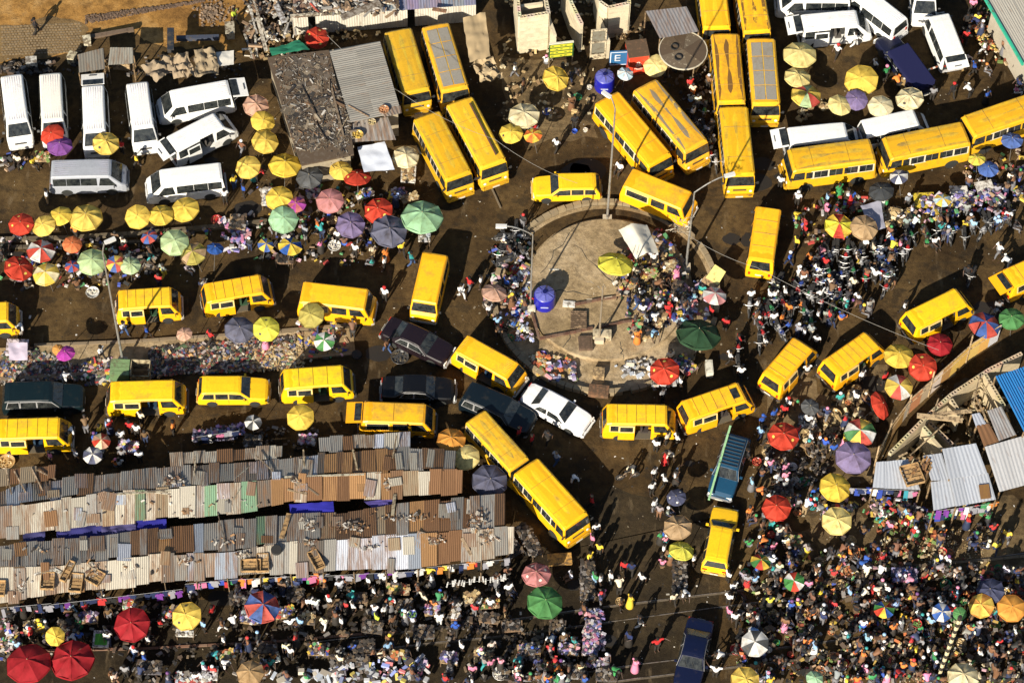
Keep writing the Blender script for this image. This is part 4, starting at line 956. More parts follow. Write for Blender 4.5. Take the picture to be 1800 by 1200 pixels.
tinroof('tin_roof', [([(1735, 722), (1760, 714), (1786, 764), (1756, 775)], 2.6, (.42, .42, .42), 2, .3), ([(1716, 748), (1738, 744), (1756, 776), (1730, 786)], 2.6, (.3, .15, .07), 1, .6), ([(1708, 728), (1722, 725), (1734, 745), (1716, 751)], 2.6, (.5, .53, .6), 1, .1)], 'patchwork of small tin sheets between block walls and blue roof', 'grey tin roofs')
tinroof('tin_roof', [([(1750, 661), (1850, 628), (1900, 720), (1800, 758)], 3.4, (.02, .16, .42), 8, 0)], 'bright blue corrugated roof at the frame edge', None, amp=.04, wav=.22)
leaf_panel('rust_patch', [(1720, 852), (1738, 850), (1742, 875), (1724, 877)], (2.8,) * 4, .01, 'tin', (.3, .16, .05), None, .4)
tag(bpy.data.objects['rust_patch'], 'square rusty tin patch lying on the broad grey roof', 'tin sheet', at=(1730, 863)); bpy.data.objects['rust_patch'].name = 'tin_sheet'
for i in range(26):
    x, y = U(1594, 1634), U(806, 838); rz = 1.15 + U(-.15, .15); p = G(x, y, 2.62 + .05 * (i % 4)); v = Vector((math.cos(rz), math.sin(rz), 0)) * U(.2, .45)
    o = plank(p - v, p + v, U(.1, .2), .05, random.choice([(.34, .17, .06), (.42, .25, .1), (.25, .12, .05)])); tag(o, 'short brown board in the heap between the grey tin roofs', 'board', 'heap of short boards', auto=True)
# fence of rusty sheets
fb = [(1538, 824), (1562, 774), (1596, 728), (1634, 694), (1700, 634), (1752, 600)]
fe = empty('fence', G(*fb[0])); tag(fe, 'long fence of rusty and grey sheets nailed to timber posts', 'fence', at=(1630, 680)); inv = Matrix.Translation(-Vector(fe.location))
for (x0, y0), (x1, y1) in zip(fb, fb[1:]):
    a, b = G(x0, y0), G(x1, y1); n = max(2, round((b - a).length / .85))
    for i in range(n):
        p, q = a.lerp(b, i / n), a.lerp(b, (i + 1.02) / n); h = U(1.75, 2.15); c = random.choice([TC['o'], TC['o'], TC['p'], TC['g'], (.5, .48, .42), (.55, .36, .10), TC['t']])
        up = Vector((0, 0, h)); sheet(p + up, q + up, q, p, [v * U(1.0, 1.3) for v in c], fe, inv, .0, 'fence_sheet')
    m = MB(); m.tube(a + Vector((-.05, -.08, 1.5)), b + Vector((-.05, -.08, 1.5)), .04, n=4); o = m.obj('rail', 'wood', fe, (.5, .36, .2, .1)); o.matrix_parent_inverse = inv
    m = MB(); m.tube(a + Vector((-.05, -.08, 2.15)), b + Vector((-.05, -.08, 2.1)), .04, n=4); o = m.obj('rail', 'wood', fe, (.5, .36, .2, .1)); o.matrix_parent_inverse = inv
    m = MB(); m.tube(a + Vector((-.1, -.12, 0)), a + Vector((-.1, -.1, U(2.6, 3.4))), .05, n=5); o = m.obj('post', 'wood', fe, (.5, .36, .2, .1)); o.matrix_parent_inverse = inv
# timbers over the unfinished walls
for (a, b, c, d, w) in [(1612, 730, 1692, 738, .35), (1640, 728, 1708, 722, .25), (1600, 800, 1660, 745, .08), (1712, 690, 1750, 772, .1), (1708, 705, 1752, 775, .08), (1722, 660, 1712, 705, .07), (1728, 690, 1740, 670, .07), (1595, 795, 1580, 802, .1), (1650, 700, 1640, 727, .08)]:
    o = plank(G(a, b, 2.5), G(c, d, 2.55), w, .07, (.47, .34, .19)); tag(o, 'timber beam laid over the unfinished block walls', 'beam', 'timbers on the block walls', auto=True)

# ------------------------------------------------------------ junk covered flat roof building
fr = empty('flat_roof_building', G(590, 190)); tag(fr, 'low building with junk covered flat roof and ribbed tin extension', 'building'); inv = Matrix.Translation(-Vector(fr.location))
def poly_slab(name, pts, z, th, mat, col, parent, wear=.3):
    m = MB(); m.slab([G(x, y, z) for x, y in pts], th); o = m.obj(name, mat, parent, (*col, wear))
    if parent: o.matrix_parent_inverse = Matrix.Translation(-Vector(parent.location))
    return o
HF = 3.0
base = [(474, 101), (577, 90), (666, 74), (705, 200), (615, 216), (622, 270), (530, 288)]
poly_slab('roof_slab', [(470, 101), (578, 88), (592, 150), (615, 216), (622, 271), (530, 290), (512, 240)], HF, .16, 'wood', (.115, .09, .065), fr, .4)
wb = [(x + (4 if x < 560 else -4), y + (2 if y < 150 else -2)) for x, y in base]
pts = [G(x, y, 0) + Vector((0, 0, 0)) for x, y in [(px, py + HF * 13.9) for px, py in wb]]
m = MB(); m.slab([p + Vector((0, 0, HF - .2)) for p in reversed(pts)] if False else [p + Vector((0, 0, HF - .2)) for p in pts], HF - .25); o = m.obj('wall', 'conc', fr, (.33, .28, .19, .3)); o.matrix_parent_inverse = inv
A, B, C, D = G(579, 90, HF + .1), G(667, 73, HF + .1), G(704, 197, HF + .05), G(616, 215, HF + .05)
for j in range(2):
    for i in range(12):
        t0, t1 = i / 12, (i + 1.04) / 12; a0, a1 = j * .5, (j + 1) * .5 + .01; k = U(.8, 1.1)
        L0, L1, R0, R1 = A.lerp(D, t0), A.lerp(D, t1), B.lerp(C, t0), B.lerp(C, t1); dz = Vector((0, 0, j * .02 + U(0, .04)))
        sheet(L0.lerp(R0, a0) + dz, L1.lerp(R1, a0) + dz, L1.lerp(R1, a1) + dz, L0.lerp(R0, a1) + dz, [v * k for v in (.30, .285, .25)], fr, inv, .12, wav=.24, amp=.014)
for q, col, z in (([(618, 213), (682, 206), (696, 246), (616, 250)], (.40, .37, .33), 2.8), ([(660, 190), (704, 186), (706, 199), (676, 206)], (.27, .25, .22), 3.12)):
    q = [G(x, y, z) for x, y in q]; sheet(q[0], q[1], q[2], q[3], col, fr, inv, .5, wav=.3)
# shutter blocks in the front wall: pierced screen
for r_ in range(3):
    for i in range(11):
        p = G(556 + i * 6.0, 286 + r_ * 6 - i * 1.2, 0); m = MB(); p = G(552 + i * 6.6, 302 - i * 1.3, 0) + Vector((0, -.25, 1.3 + r_ * .36))
        for s in (-1, 1): m.box((0, 0, s * .14), (.3, .1, .05)); m.box((s * .13, 0, 0), (.05, .1, .225))
        o = m.obj('screen_block', 'conc', fr, (.55, .47, .32, .1)); o.location = p - fr.location
jn = MB()
for i in range(1700):
    u, v = rnd(), rnd(); x = 480 + u * 98 + v * 36; y = 104 + v * 168 - u * 12 - v * 4
    if rnd() < .25: x, y = random.gauss(600, 12), random.gauss(215, 28)
    p = G(x, y, HF + .02); s = U(.02, .09) * (1 if rnd() > .03 else 2.2); k = U(.3, 1.05)
    jn.col = tuple(q * k for q in random.choice([(.30, .25, .18), (.12, .10, .08), (.05, .04, .035), (.16, .12, .08), (.5, .47, .42), (.22, .13, .07)]))
    jn.box((p.x, p.y, p.z + s * .2), (s * U(.6, 5), s * U(.3, .9), s * U(.2, .9)), U(0, 3), U(-.2, .2))
for i in range(90):
    u, v = rnd(), rnd(); x = 484 + u * 90 + v * 34; y = 106 + v * 160 - u * 12; p = G(x, y, HF + .015); k = U(.4, 1.3); jn.col = tuple(q * k for q in random.choice([(.10, .08, .06), (.04, .035, .03), (.2, .16, .11), (.13, .10, .07)]))
    jn.box(p, (U(.3, .9), U(.2, .6), .03), U(0, 3), U(-.05, .05), U(-.05, .05))
stuff(jn.obj('roof_junk', 'goods', vcol=True), 'thick litter of sticks, rags and scrap on the flat roof', 'junk')
for (a, b, c, d, w, col) in [(530, 150, 555, 200, .06, (.03, .025, .02)), (555, 215, 575, 250, .05, (.03, .025, .02)), (505, 218, 560, 180, .04, (.06, .05, .04)), (500, 150, 530, 125, .03, (.05, .04, .03)), (583, 155, 604, 240, .12, (.2, .15, .1)), (592, 240, 612, 205, .06, (.35, .28, .18)), (612, 185, 648, 205, .06, (.3, .2, .12))]:
    o = plank(G(a, b, HF + .1), G(c, d, HF + .14), w, .06, col); tag(o, 'stick of scrap timber lying on the junk covered flat roof', 'plank', 'timber on the flat roof', auto=True)
tarp('plastic_sheet', [(628, 259), (676, 249), (694, 298), (640, 303)], 2.3, (.62, .66, .74), .05, label='smooth white sheet roof between red parasol and flat roof building', cat='sheet')
tarp('tarpaulin', [(473, 86), (525, 70), (545, 88), (478, 98)], 2.9, (.02, .16, .09), .12, label='green tarpaulin hanging at the corner of the junk covered building')
def basin(px, py, z, r, col, fill, label, name='basin', group='trays and basins of goods', h=.12, cat='basin'):
    e = empty(name, G(px, py, z)); m = MB(); m.lathe([(r * .78, 0), (r, h), (r * .97, h + .015), (r * .90, h), (r * .72, .02), (.001, .02)], 14); m.obj('bowl', 'plastic', e, (*col, .2), 40)
    if fill:
        f = MB()
        for i in range(22):
            a, q = U(0, 6.28), r * .78 * math.sqrt(rnd()); s = U(.03, .07); k = U(.6, 1.3); f.col = tuple(min(.9, v * k) for v in fill); f.box((q * math.cos(a), q * math.sin(a), h * .7 + U(0, .05)), (s * 1.4, s, s), U(0, 3), U(-.5, .5))
        o = f.obj('contents', 'goods', e, vcol=True); o['kind'] = 'stuff'
    e.rotation_euler = (0, 0, U(0, 6)); tag(e, label, cat, group, auto=True); return e
basin(675, 194, HF + .2, .35, (.45, .22, .10), (.5, .25, .12), 'round orange tray on the grey tin extension')
basin(629, 238, 2.95, .38, (.5, .33, .08), (.6, .42, .08), 'round yellow tray of food on the grey tin extension')
basin(654, 216, 2.95, .28, (.45, .35, .2), (.5, .4, .2), 'small tan tray on the grey tin extension')
# white tin wall and the shed behind it
ww = empty('tin_shed', G(680, 50)); tag(ww, 'white tin walled shed with a blue grey ribbed roof at the top edge', 'shed'); inv = Matrix.Translation(-Vector(ww.location))
a, b = G(516, 62), G(836, 38); n = 24
for i in range(n):
    if i in (2, 15): continue
    p, q = a.lerp(b, i / n), a.lerp(b, (i + 1.02) / n); h = 2.1 + U(-.05, .05); up = Vector((0, 0, h)); k = U(.85, 1.05)
    sheet(p + up, q + up, q, p, [v * k for v in (.68, .64, .54)], ww, inv, .15, 'wall_sheet', wav=.2, amp=.012)
a2, b2 = G(516, 32, 2.15), G(836, 9, 2.15); c2, d2 = b2 + Vector((-.5, 6, .5)), a2 + Vector((-.5, 6, .5))
for i in range(16):
    t0, t1 = i / 16, (i + 1.03) / 16; sheet(d2.lerp(c2, t0), d2.lerp(c2, t1), a2.lerp(b2, t1), a2.lerp(b2, t0), [v * U(.8, 1.1) for v in ((.26, .28, .36) if i > 6 else (.24, .2, .15))], ww, inv, .3, wav=.2)
sj = MB()
for i in range(420):
    x, y = (U(440, 700), U(-4, 26)) if rnd() < .7 else (U(432, 520), U(0, 100))
    z = 2.5 if y < 28 and x > 515 else U(0.1, 1.1); p = G(x, y, z); s = U(.05, .2); k = U(.35, 1.3); sj.col = tuple(q * k for q in random.choice([(.5, .45, .36), (.25, .17, .1), (.06, .05, .04), (.35, .33, .3), (.3, .2, .12), (.14, .09, .06), (.6, .57, .5)]))
    sj.box(p, (s * U(.8, 6), s, s * U(.3, .9)), U(0, 3), U(-.4, .4), U(-.3, .3))
stuff(sj.obj('scrap_heap', 'goods', vcol=True), 'heap of scrap wood and cloth beside and on the white tin shed', 'scrap')
for (a0, b0, c0, d0, w, col) in [(600, 32, 668, 4, .5, (.26, .23, .19)), (485, 8, 500, 40, .4, (.5, .5, .5)), (445, 0, 470, 70, .1, (.5, .46, .38)), (437, 10, 452, 60, .12, (.6, .57, .5)), (510, 28, 560, 24, .2, (.5, .45, .35)), (545, 6, 560, 22, .1, (.6, .1, .06)), (452, 30, 468, 90, .25, (.55, .5, .4)), (760, 16, 785, 20, .3, (.25, .13, .07))]:
    o = plank(G(a0, b0, 2.6 if a0 > 508 else 1.2), G(c0, d0, 2.65 if a0 > 508 else 1.3), w, .05, col); tag(o, 'scrap board beside the white tin shed', 'board', 'scrap boards by the tin shed', auto=True)
# concrete box and posts near the sand lot edge
for i, (x0, y0, x1, y1) in enumerate([(440, -5, 452, 100), (430, 60, 445, 102)]):
    o = plank(G(x0, y0, .6), G(x1, y1, .9), .14, .14, (.6, .58, .5)); tag(o, 'pale striped pole lying at the edge of the sand lot', 'pole', 'poles at the sand lot edge', auto=True)
o = plank(G(300, 52, 1.6), G(300, 90, 1.6), .45, .4, (.02, .025, .035), name='steel_box', mat='plain'); tag(o, 'dark blue steel box standing at the sand lot edge', 'box')
o = plank(G(310, 68, .8), G(385, 66, .8), .3, .3, (.05, .06, .09), name='steel_beam', mat='plain'); tag(o, 'long dark steel beam at the sand lot edge', 'beam')
o = plank(G(155, 66, .3), G(235, 52, .5), .3, .2, (.13, .09, .06), name='log'); tag(o, 'dark log lying on the orange sand', 'log')
# canvas covers, shacks along the sand lot
tarp('canvas_cover', [(248, 118), (300, 98), (306, 125), (275, 146)], 2.0, (.27, .21, .14), .26, n=18, fold=1.9, label='crumpled tan canvas cover, end one with deep folds', cat='canvas')
tarp('canvas_cover', [(298, 98), (330, 92), (345, 135), (305, 138)], 2.1, (.30, .23, .15), .28, n=18, fold=2.2, label='crumpled tan canvas cover, middle one of three', cat='canvas')
tarp('canvas_cover', [(340, 90), (378, 88), (386, 130), (345, 136)], 2.1, (.28, .22, .14), .26, n=18, fold=1.8, label='crumpled tan canvas cover next to a white sheet', cat='canvas')
tarp('plastic_sheet', [(380, 91), (411, 89), (411, 114), (384, 117)], 1.9, (.6, .58, .52), .06, label='small white sheet cover beside the tan canvas covers', cat='sheet')
tinroof('lean_to_roof', [([(137, 96), (181, 85), (184, 122), (139, 128)], 2.1, (.24, .22, .18), 3, .3)], 'small grey tin lean to above the white van with raised tailgate', 'small tin lean to roofs')
tinroof('lean_to_roof', [([(194, 84), (233, 84), (234, 112), (190, 115)], 2.1, (.36, .34, .28), 3, .3)], 'small pale tin lean to with red buckets below it', 'small tin lean to roofs')
for (x, y, w, d, c, l) in [(154, 78, .5, .4, (.6, .55, .4), 'small cream box'), (57, 117, .7, .6, (.5, .49, .44), 'pale grey slab'), (215, 120, 1.2, .4, (.42, .3, .16), 'tan wooden bench'), (405, 60, .6, 1.0, (.42, .38, .28), 'pale stone block'), (128, 108, .5, .6, (.5, .45, .3), 'cream box')]:
    p = G(x, y, 0); m = MB(); m.box((0, 0, .35), (w, d, .7)); m.box((0, 0, .72), (w + .06, d + .06, .04)); o = m.obj('box', 'wood', None, (*c, .2)); o.location = p; o.rotation_euler = (0, 0, U(-.4, .4)); tag(o, l + ' by the shacks below the sand lot', 'box')
tarp('canvas_cover', [(813, 32), (853, 22), (862, 100), (826, 110)], 2.6, (.40, .30, .17), .12, label='tan canvas awning hanging beside the parked buses', cat='canvas', n=14)
tarp('canvas_cover', [(828, 112), (865, 99), (886, 138), (848, 146)], 2.0, (.38, .29, .17), .35, n=16, fold=2.4, label='torn crumpled end of the tan canvas awning', cat='canvas')
# tin lean-to and round roof by the parked buses
tinroof('tin_roof', [([(1135, 20), (1206, 12), (1228, 56), (1160, 68)], 2.6, (.27, .26, .26), 4, .35)], 'dull grey tin roof behind the round debris covered roof', None)
dc = empty('round_roof', G(1201, 87, 2.3)); tag(dc, 'round flat roof patched with board wedges beside the grey tin roof', 'round roof'); 
for i in range(9):
    a0, a1 = 2 * PI * i / 9, 2 * PI * (i + 1) / 9; m = MB(); R_ = 1.62; k = U(0, .03)
    m.slab([(0, 0, k)] + [(R_ * math.cos(a0 + (a1 - a0) * t / 4), R_ * math.sin(a0 + (a1 - a0) * t / 4), k - .1) for t in range(5)], .06)
    m.obj('board_wedge', 'wood', dc, (*random.choice([(.30, .24, .15), (.14, .10, .06), (.20, .15, .09), (.36, .31, .22), (.11, .08, .05)]), .5))
m = MB(); m.lathe([(1.62, -.16), (1.68, -.16), (1.68, -.06), (1.62, -.06), (1.62, -.16)], 28, closed=True); m.obj('rim', 'plain', dc, (.55, .5, .38, .1), 30)
for x, y in ((-.6, .15), (-.35, -.75)): m = MB(); m.lathe([(.22, 0), (.27, 0), (.27, .08), (.22, .08), (.22, 0)], 14, (x, y, .03), closed=True); m.obj('ring', 'rubber', dc)
for s in range(4): m = MB(); m.tube((math.cos(s * 1.57 + .7) * 1.2, math.sin(s * 1.57 + .7) * 1.2, -2.3), (math.cos(s * 1.57 + .7) * 1.2, math.sin(s * 1.57 + .7) * 1.2, -.1), .05, n=5); m.obj('post', 'wood', dc, (.25, .18, .1, .2))
# top corner roof
tinroof('tin_roof', [([(1728, -8), (1860, -60), (1900, 30), (1798, 112)], 4.2, (.50, .47, .40), 7, .1)], 'large pale ribbed roof with green edging in the top corner', None, wav=.2, posts=False)
a, b = G(1728, -8, 4.25), G(1798, 114, 4.25); m = MB(); d = b - a
m.box((0, 0, 0), (d.length, .14, .22)); o = m.obj('roof_edging', 'plain', None, (.03, .38, .24, .1)); o.location = (a + b) / 2; o.rotation_euler = (0, 0, math.atan2(d.y, d.x))
_tr = [t[0] for t in THINGS if t[0].name.startswith('tin_roof')][-1]; o.parent = _tr; o.matrix_parent_inverse = Matrix.Translation(-Vector(_tr.location))
m = MB(); m.box((0, 0, 0), (d.length * .9, .2, 4.0)); o = m.obj('wall', 'conc', None, (.4, .36, .28, .2)); o.location = (a + b) / 2 + Vector((.9, .6, -2.15)); o.rotation_euler = (0, 0, math.atan2(d.y, d.x)); o.parent = _tr; o.matrix_parent_inverse = Matrix.Translation(-Vector(_tr.location))

# ------------------------------------------------------------ tanks, posts, cables
def tank(px, py, z, r, h, label):
    e = empty('water_tank', G(px, py, z)); m = MB(); pr = [(r * .98, 0)]
    for i in range(5): pr += [(r, .05 + h * i / 5), (r * 1.02, .08 + h * i / 5 + h * .04), (r, .12 + h * i / 5 + h * .06)]
    pr += [(r, h), (r * .95, h + .06)]
    m.lathe(pr, 28); m.obj('tank_body', 'plastic', e, (.012, .014, .30, .05), 40)
    m = MB(); m.lathe([(r * .95, h + .06), (r * .9, h + .10), (r * .35, h + .26), (r * .26, h + .27), (r * .26, h + .33), (.001, h + .33)], 28); tp = m.obj('tank_top', 'plastic', e, (.08, .09, .34, .1), 40)
    for i in range(7):
        a = 2 * PI * i / 7; ca, sa = math.cos(a), math.sin(a); m = MB(); v = lambda q, zz, t: (q * math.cos(a + t), q * math.sin(a + t), zz)
        m.add([v(r * .36, h + .30, -.25), v(r * .36, h + .30, .25), v(r * .88, h + .16, .33), v(r * .88, h + .16, -.33), v(r * .36, h + .24, -.25), v(r * .36, h + .24, .25), v(r * .88, h + .08, .33), v(r * .88, h + .08, -.33)], [(0, 3, 2, 1), (0, 1, 5, 4), (1, 2, 6, 5), (2, 3, 7, 6), (3, 0, 4, 7)]); m.obj('top_rib', 'plastic', tp, (.11, .12, .40, .05))
    m = MB(); m.lathe([(r * .22, h + .33), (r * .22, h + .37), (.001, h + .38)], 14); m.obj('lid', 'plastic', e, (.008, .01, .09, 0))
    m = MB(); m.box((0, -r * 1.02, h * .55), (.5, .02, .12)); m.obj('maker_mark', 'plain', e, (.35, .38, .6, 0))
    tag(e, label, 'water tank', 'blue water tanks')
    q = PX(e.location); OCC.append((q[0], q[1], 22))
tank(957, 534, .46, .70, 1.15, 'deep blue plastic water tank standing on the roundabout platform')
tank(1062, 153, 0, .68, 1.15, 'deep blue plastic water tank beside the red kiosk')
def lamp_post(bx, by, H, arm, label, r=.09, heads=1, z=0, col=(.42, .41, .38)):
    e = empty('street_lamp', G(bx, by, z)); m = MB(); m.tube((0, 0, 0), (0, 0, H * .5), r, r * .8, 8); m.tube((0, 0, H * .5), (0, 0, H), r * .8, r * .55, 8); m.obj('pole', 'metal', e, (*col, .1), 40)
    m = MB(); m.box((0, 0, .2), (.6, .6, .5)); m.obj('foot', 'conc', e, (.5, .42, .3, .1))
    for k in range(heads):
        s = -1 if k else 1; ax, ay = arm[0] * s, arm[1] * s; m = MB(); prev = Vector((0, 0, H)); n = 5
        for i in range(1, n + 1):
            t = i / n; q = Vector((ax * t, ay * t, H + .9 * math.sin(t * PI / 2))); m.tube(prev, q, .045, n=5); prev = q
        a = m.obj('arm', 'metal', e, (*col, .1))
        m = MB(); d = Vector((ax, ay, 0)).normalized(); m.box(prev + d * .3 + Vector((0, 0, -.02)), (.7, .24, .14), math.atan2(d.y, d.x)); m.box(prev + d * .4 + Vector((0, 0, -.12)), (.5, .22, .08), math.atan2(d.y, d.x)); m.obj('lamp_head', 'plain', e, (.6, .6, .58, 0))
    tag(e, label, 'street lamp', 'tall street lamps'); return e
lamp_post(217, 640, 13.0, (.25, .15), 'tall street lamp rising from the shoe market median')
lamp_post(1067, 390, 12.6, (-.35, .3), 'tall street lamp at the top rim of the roundabout')
lamp_post(1205, 475, 9.0, (1.9, .7), 'street lamp with a long curved arm hung with wires and cloth')
lamp_post(932, 545, 8.8, (-1.7, 0), 'thin street lamp with arm, beside the platform water tank', .07)
lamp_post(1053, 598, 6.4, (.3, .2), 'weathered bare lamp post with a wire tangle on the platform', .08, heads=0, z=.46, col=(.45, .38, .28))
def cable(pts, sag, label, r=.013, col=(.17, .16, .14)):
    P = [G(x, y, z) for x, y, z in pts]; m = MB(); n = 16; prev = None; o0 = P[0]
    for a, b in zip(P, P[1:]):
        for i in range(n + 1):
            t = i / n; q = a.lerp(b, t) - Vector((0, 0, sag * 4 * t * (1 - t))) - o0
            if prev is not None and i: m.tube(prev, q, r, n=4, cap=False)
            prev = q
    o = m.obj('overhead_cable', 'plain', None, (*col, 0)); o.location = o0; tag(o, label, 'cable', 'overhead cables')
cable([(1178, 378, 7), (1205, 410, 7.5), (1330, 470, 7), (1650, 615, 6.5)], .4, 'long overhead cable from the roundabout lamp toward the rusty fence')
cable([(575, 62, 7), (700, 160, 6.5), (870, 245, 6.5), (1015, 322, 6.5)], .5, 'overhead cable running past the noses of the parked buses')
wt = MB()
for i in range(40):
    c = G(1052 + U(-14, 14), 505 + U(-10, 22), 5.2) if i < 9 else G(1197 + U(-14, 12), 400 + U(-18, 10), 7.5); d = Vector((random.gauss(0, .25), random.gauss(0, .2), random.gauss(0, .2))); wt.col = random.choice([(.35, .3, .22), (.2, .17, .13), (.42, .37, .28)])
    wt.tube(c, c + d, .022, n=4)
stuff(wt.obj('wire_tangle', 'goods', vcol=True), 'tangles of pale wire and rag on the lamp posts', 'wires')
# striped barriers and mast
def striped(p0, p1, label, cols, r=.07, n=14, name='barrier_pole', group=None, stand=True):
    e = empty(name, p0); a = Vector((0, 0, 0)); b = Vector(p1) - Vector(p0)
    for i in range(n):
        m = MB(); m.tube(a.lerp(b, i / n), a.lerp(b, (i + 1) / n), r, n=6); m.obj('stripe', 'plain', e, (*cols[i % 2], .1))
    if stand:
        m = MB(); m.box((0, 0, -p0.z / 2), (.3, .3, p0.z)); m.obj('stand', 'plain', e, (.3, .2, .08, .2))
    tag(e, label, 'barrier', group)
striped(G(1588, 139, 1.1), G(1648, 117, 1.3), 'red and white striped barrier pole over the navy pickup', [(.6, .56, .5), (.22, .07, .03)], group='striped barrier poles')
striped(G(1698, 106, 1.1), G(1731, 107, 1.1), 'red and white striped barrier pole behind the open tailgate', [(.6, .56, .5), (.30, .09, .04)], n=9, group='striped barrier poles')
striped(G(1648, 1192, .2), G(1648, 1192, .2) + Vector((.4, .6, 7.2)), 'black and cream striped mast in the dense lower crowd', [(.6, .53, .32), (.03, .025, .02)], r=.13, n=20, name='striped_mast', stand=False)
plo = plank(G(1246, 878, 1.3), G(1284, 748, 1.65), .13, .08, (.30, .55, .28), name='long_pole', mat='plain'); tag(plo, 'long pale green pole tied along the blue estate', 'pole')
plo = plank(G(1246, 878, 1.22), G(1284, 748, 1.57), .2, .02, (.5, .5, .3)); bpy.data.objects.remove(plo)
# pole lying on a bus roof
o = plank(G(826, 182, 2.62), G(872, 272, 2.62), .09, .09, (.12, .05, .03), name='roof_pole'); tag(o, 'dark pole lying along the roof of a yellow bus', 'pole')
m = MB(); m.lathe([(.10, -.04), (.16, -.04), (.16, .04), (.10, .04), (.10, -.04)], 12, closed=True)
# navy pickup at the top
pk = car((.006, .008, .03), kind='sedan', L=5.4); place(pk, (1612, 130), (1577, 82), 'long navy pickup with covered bed under the striped barrier', 'car', name='pickup', stretch=False)
m = MB(); m.box((-.85, 0, 1.25), (3.6, 1.6, .5)); m.box((-.85, 0, 1.515), (3.5, 1.5, .05)); m.obj('bed_cover', 'garment', pk[0], (.012, .014, .06, 0))
# white tent, yellow sheet, table boards on the roundabout
tarp('white_tent', [(1087, 405), (1137, 394), (1158, 444), (1118, 456)], 2.3, (.62, .58, .48), .08, n=14, label='small dirty white tent sagging to one side on the platform rim', cat='tent', mod=lambda u, v: .45 * (1 - abs(u - .45) * 2))
leaf_panel('painted_board', [(1241, 488), (1257, 465), (1276, 478), (1262, 501)], (1.5, 1.8, 1.8, 1.5), .04, 'plain', (.72, .62, .20)); leaf_panel('plywood_board', [(1232, 494), (1241, 483), (1266, 499), (1258, 510)], (1.4, 1.5, 1.5, 1.4), .04, 'wood', (.40, .26, .13))
tag(bpy.data.objects['painted_board'], 'pale yellow board over a stall at the roundabout edge', 'board', at=(1257, 483)); tag(bpy.data.objects['plywood_board'], 'tan plywood board under the pale yellow one at the roundabout edge', 'board', at=(1250, 498))
pl = empty('pallet', G(1017, 563, .6)); tag(pl, 'slatted wooden pallet lying on the brick footing', 'pallet')
for i in range(9): m = MB(); m.box((0, .62 - i * .155, .08), (1.05, .085, .04)); m.obj('slat', 'wood', pl, (.30, .2, .12, .3))
for s in (-.45, .45): m = MB(); m.box((s, 0, 0), (.08, 1.36, .1)); m.obj('bearer', 'wood', pl, (.16, .1, .06, .3))
for (x, y, w, d, h, c, l) in [(1058, 592, 1.2, .55, .5, (.5, .42, .28), 'long pale concrete block at the foot of the weathered lamp post'), (1052, 660, .75, .7, .5, (.4, .28, .14), 'open wooden box set in the platform step'), (1052, 690, 1.3, .8, .35, (.20, .10, .05), 'brown plank cover over the gutter by the white sedan'), (1029, 605, .9, 1.0, .25, (.13, .08, .05), 'dark timber hatch on the platform'), (934, 545, .5, .4, .35, (.6, .55, .42), 'small white block at the corner of the brick footing'), (1000, 535, .8, .45, .1, (.62, .6, .55), 'white slab lying on the platform beside the tank'), (1246, 652, .45, 1.0, .6, (.62, .6, .5), 'narrow cream cooler box on the road beside the roundabout'), (974, 474, .65, .1, .03, (.6, .58, .5), 'thin pale plank on the bare platform')]:
    p = G(x, y, .46 if (x - 1066) ** 2 / 143 ** 2 + (y - 508) ** 2 / 123 ** 2 < .95 else .1); m = MB(); m.box((0, 0, h / 2), (w, d, h)); m.box((0, 0, h + .012), (w * .7, d * .7, .02)); o = m.obj('block', 'wood' if c[0] < .45 else 'plain', None, (*c, .2)); o.location = p; o.rotation_euler = (0, 0, U(-.1, .1)); tag(o, l, 'block' if 'block' in l else 'slab' if 'slab' in l else 'box')
for i in range(7):
    m = MB(); p = G(1025 + i * 0, 600, .46)
# ------------------------------------------------------------ umbrellas
def pxm(px, py):
    a = G(px, py, 1.5); return PX(a + Rv)[0] - PX(a)[0]
def _gore(sag, var):
    m = MB(); N = 4; rings = [0.0, .28, .55, .80, 1.0]; H = .34; vs = [(0, 0, H)]
    for r in rings[1:]:
        for i in range(N + 1):
            t = i / N; a = 2 * PI / 8 * t; bow = 4 * t * (1 - t)
            rr = r * (1 - .055 * bow * (r ** 3)); z = H * (1 - r ** 1.75) - sag * bow * r * (1.2 - .5 * r) + .012 * (1 - bow) + var * math.sin(a * 9 + r * 7) * .012
            vs.append((rr * math.cos(a), rr * math.sin(a), z))
    fs = [(0, 1 + i, 2 + i) for i in range(N)]
    for j in range(3):
        for i in range(N):
            a = 1 + j * (N + 1) + i; fs.append((a, a + N + 1, a + N + 2, a + 1))
    m.add(vs, fs); return m.mesh('canopy_panel', 'cloth', 60)
GORE = [_gore(.045, 0), _gore(.085, 1.5), _gore(.03, -1), _gore(.11, 2.5), _gore(.06, -2.5)]
def _skirt():
    m = MB(); N = 4; vs = []
    for k, (r, z) in enumerate(((1.0, .012), (1.015, -.09))):
        for i in range(N + 1):
            t = i / N; a = 2 * PI / 8 * t; bow = 4 * t * (1 - t); rr = r * (1 - .055 * bow); vs.append((rr * math.cos(a), rr * math.sin(a), z * (1) - (.02 * bow if k else 0)))
    m.add(vs, [(i, i + N + 1, i + N + 2, i + 1) for i in range(N)]); return m.mesh('valance', 'cloth', 60)
SKIRT = _skirt()
_m = MB(); _m.tube((0, 0, 0), (0, 0, 1), .022, n=6); POLE = _m.mesh('pole', 'metal', 40)
_m = MB(); _m.lathe([(.03, 0), (.022, .05), (.001, .09)], 6); FIN = _m.mesh('finial', 'plain', 40)
_m = MB(); _m.lathe([(.11, 0), (.11, .006), (.001, .006)], 12); LOGO = _m.mesh('printed_mark', 'plain')
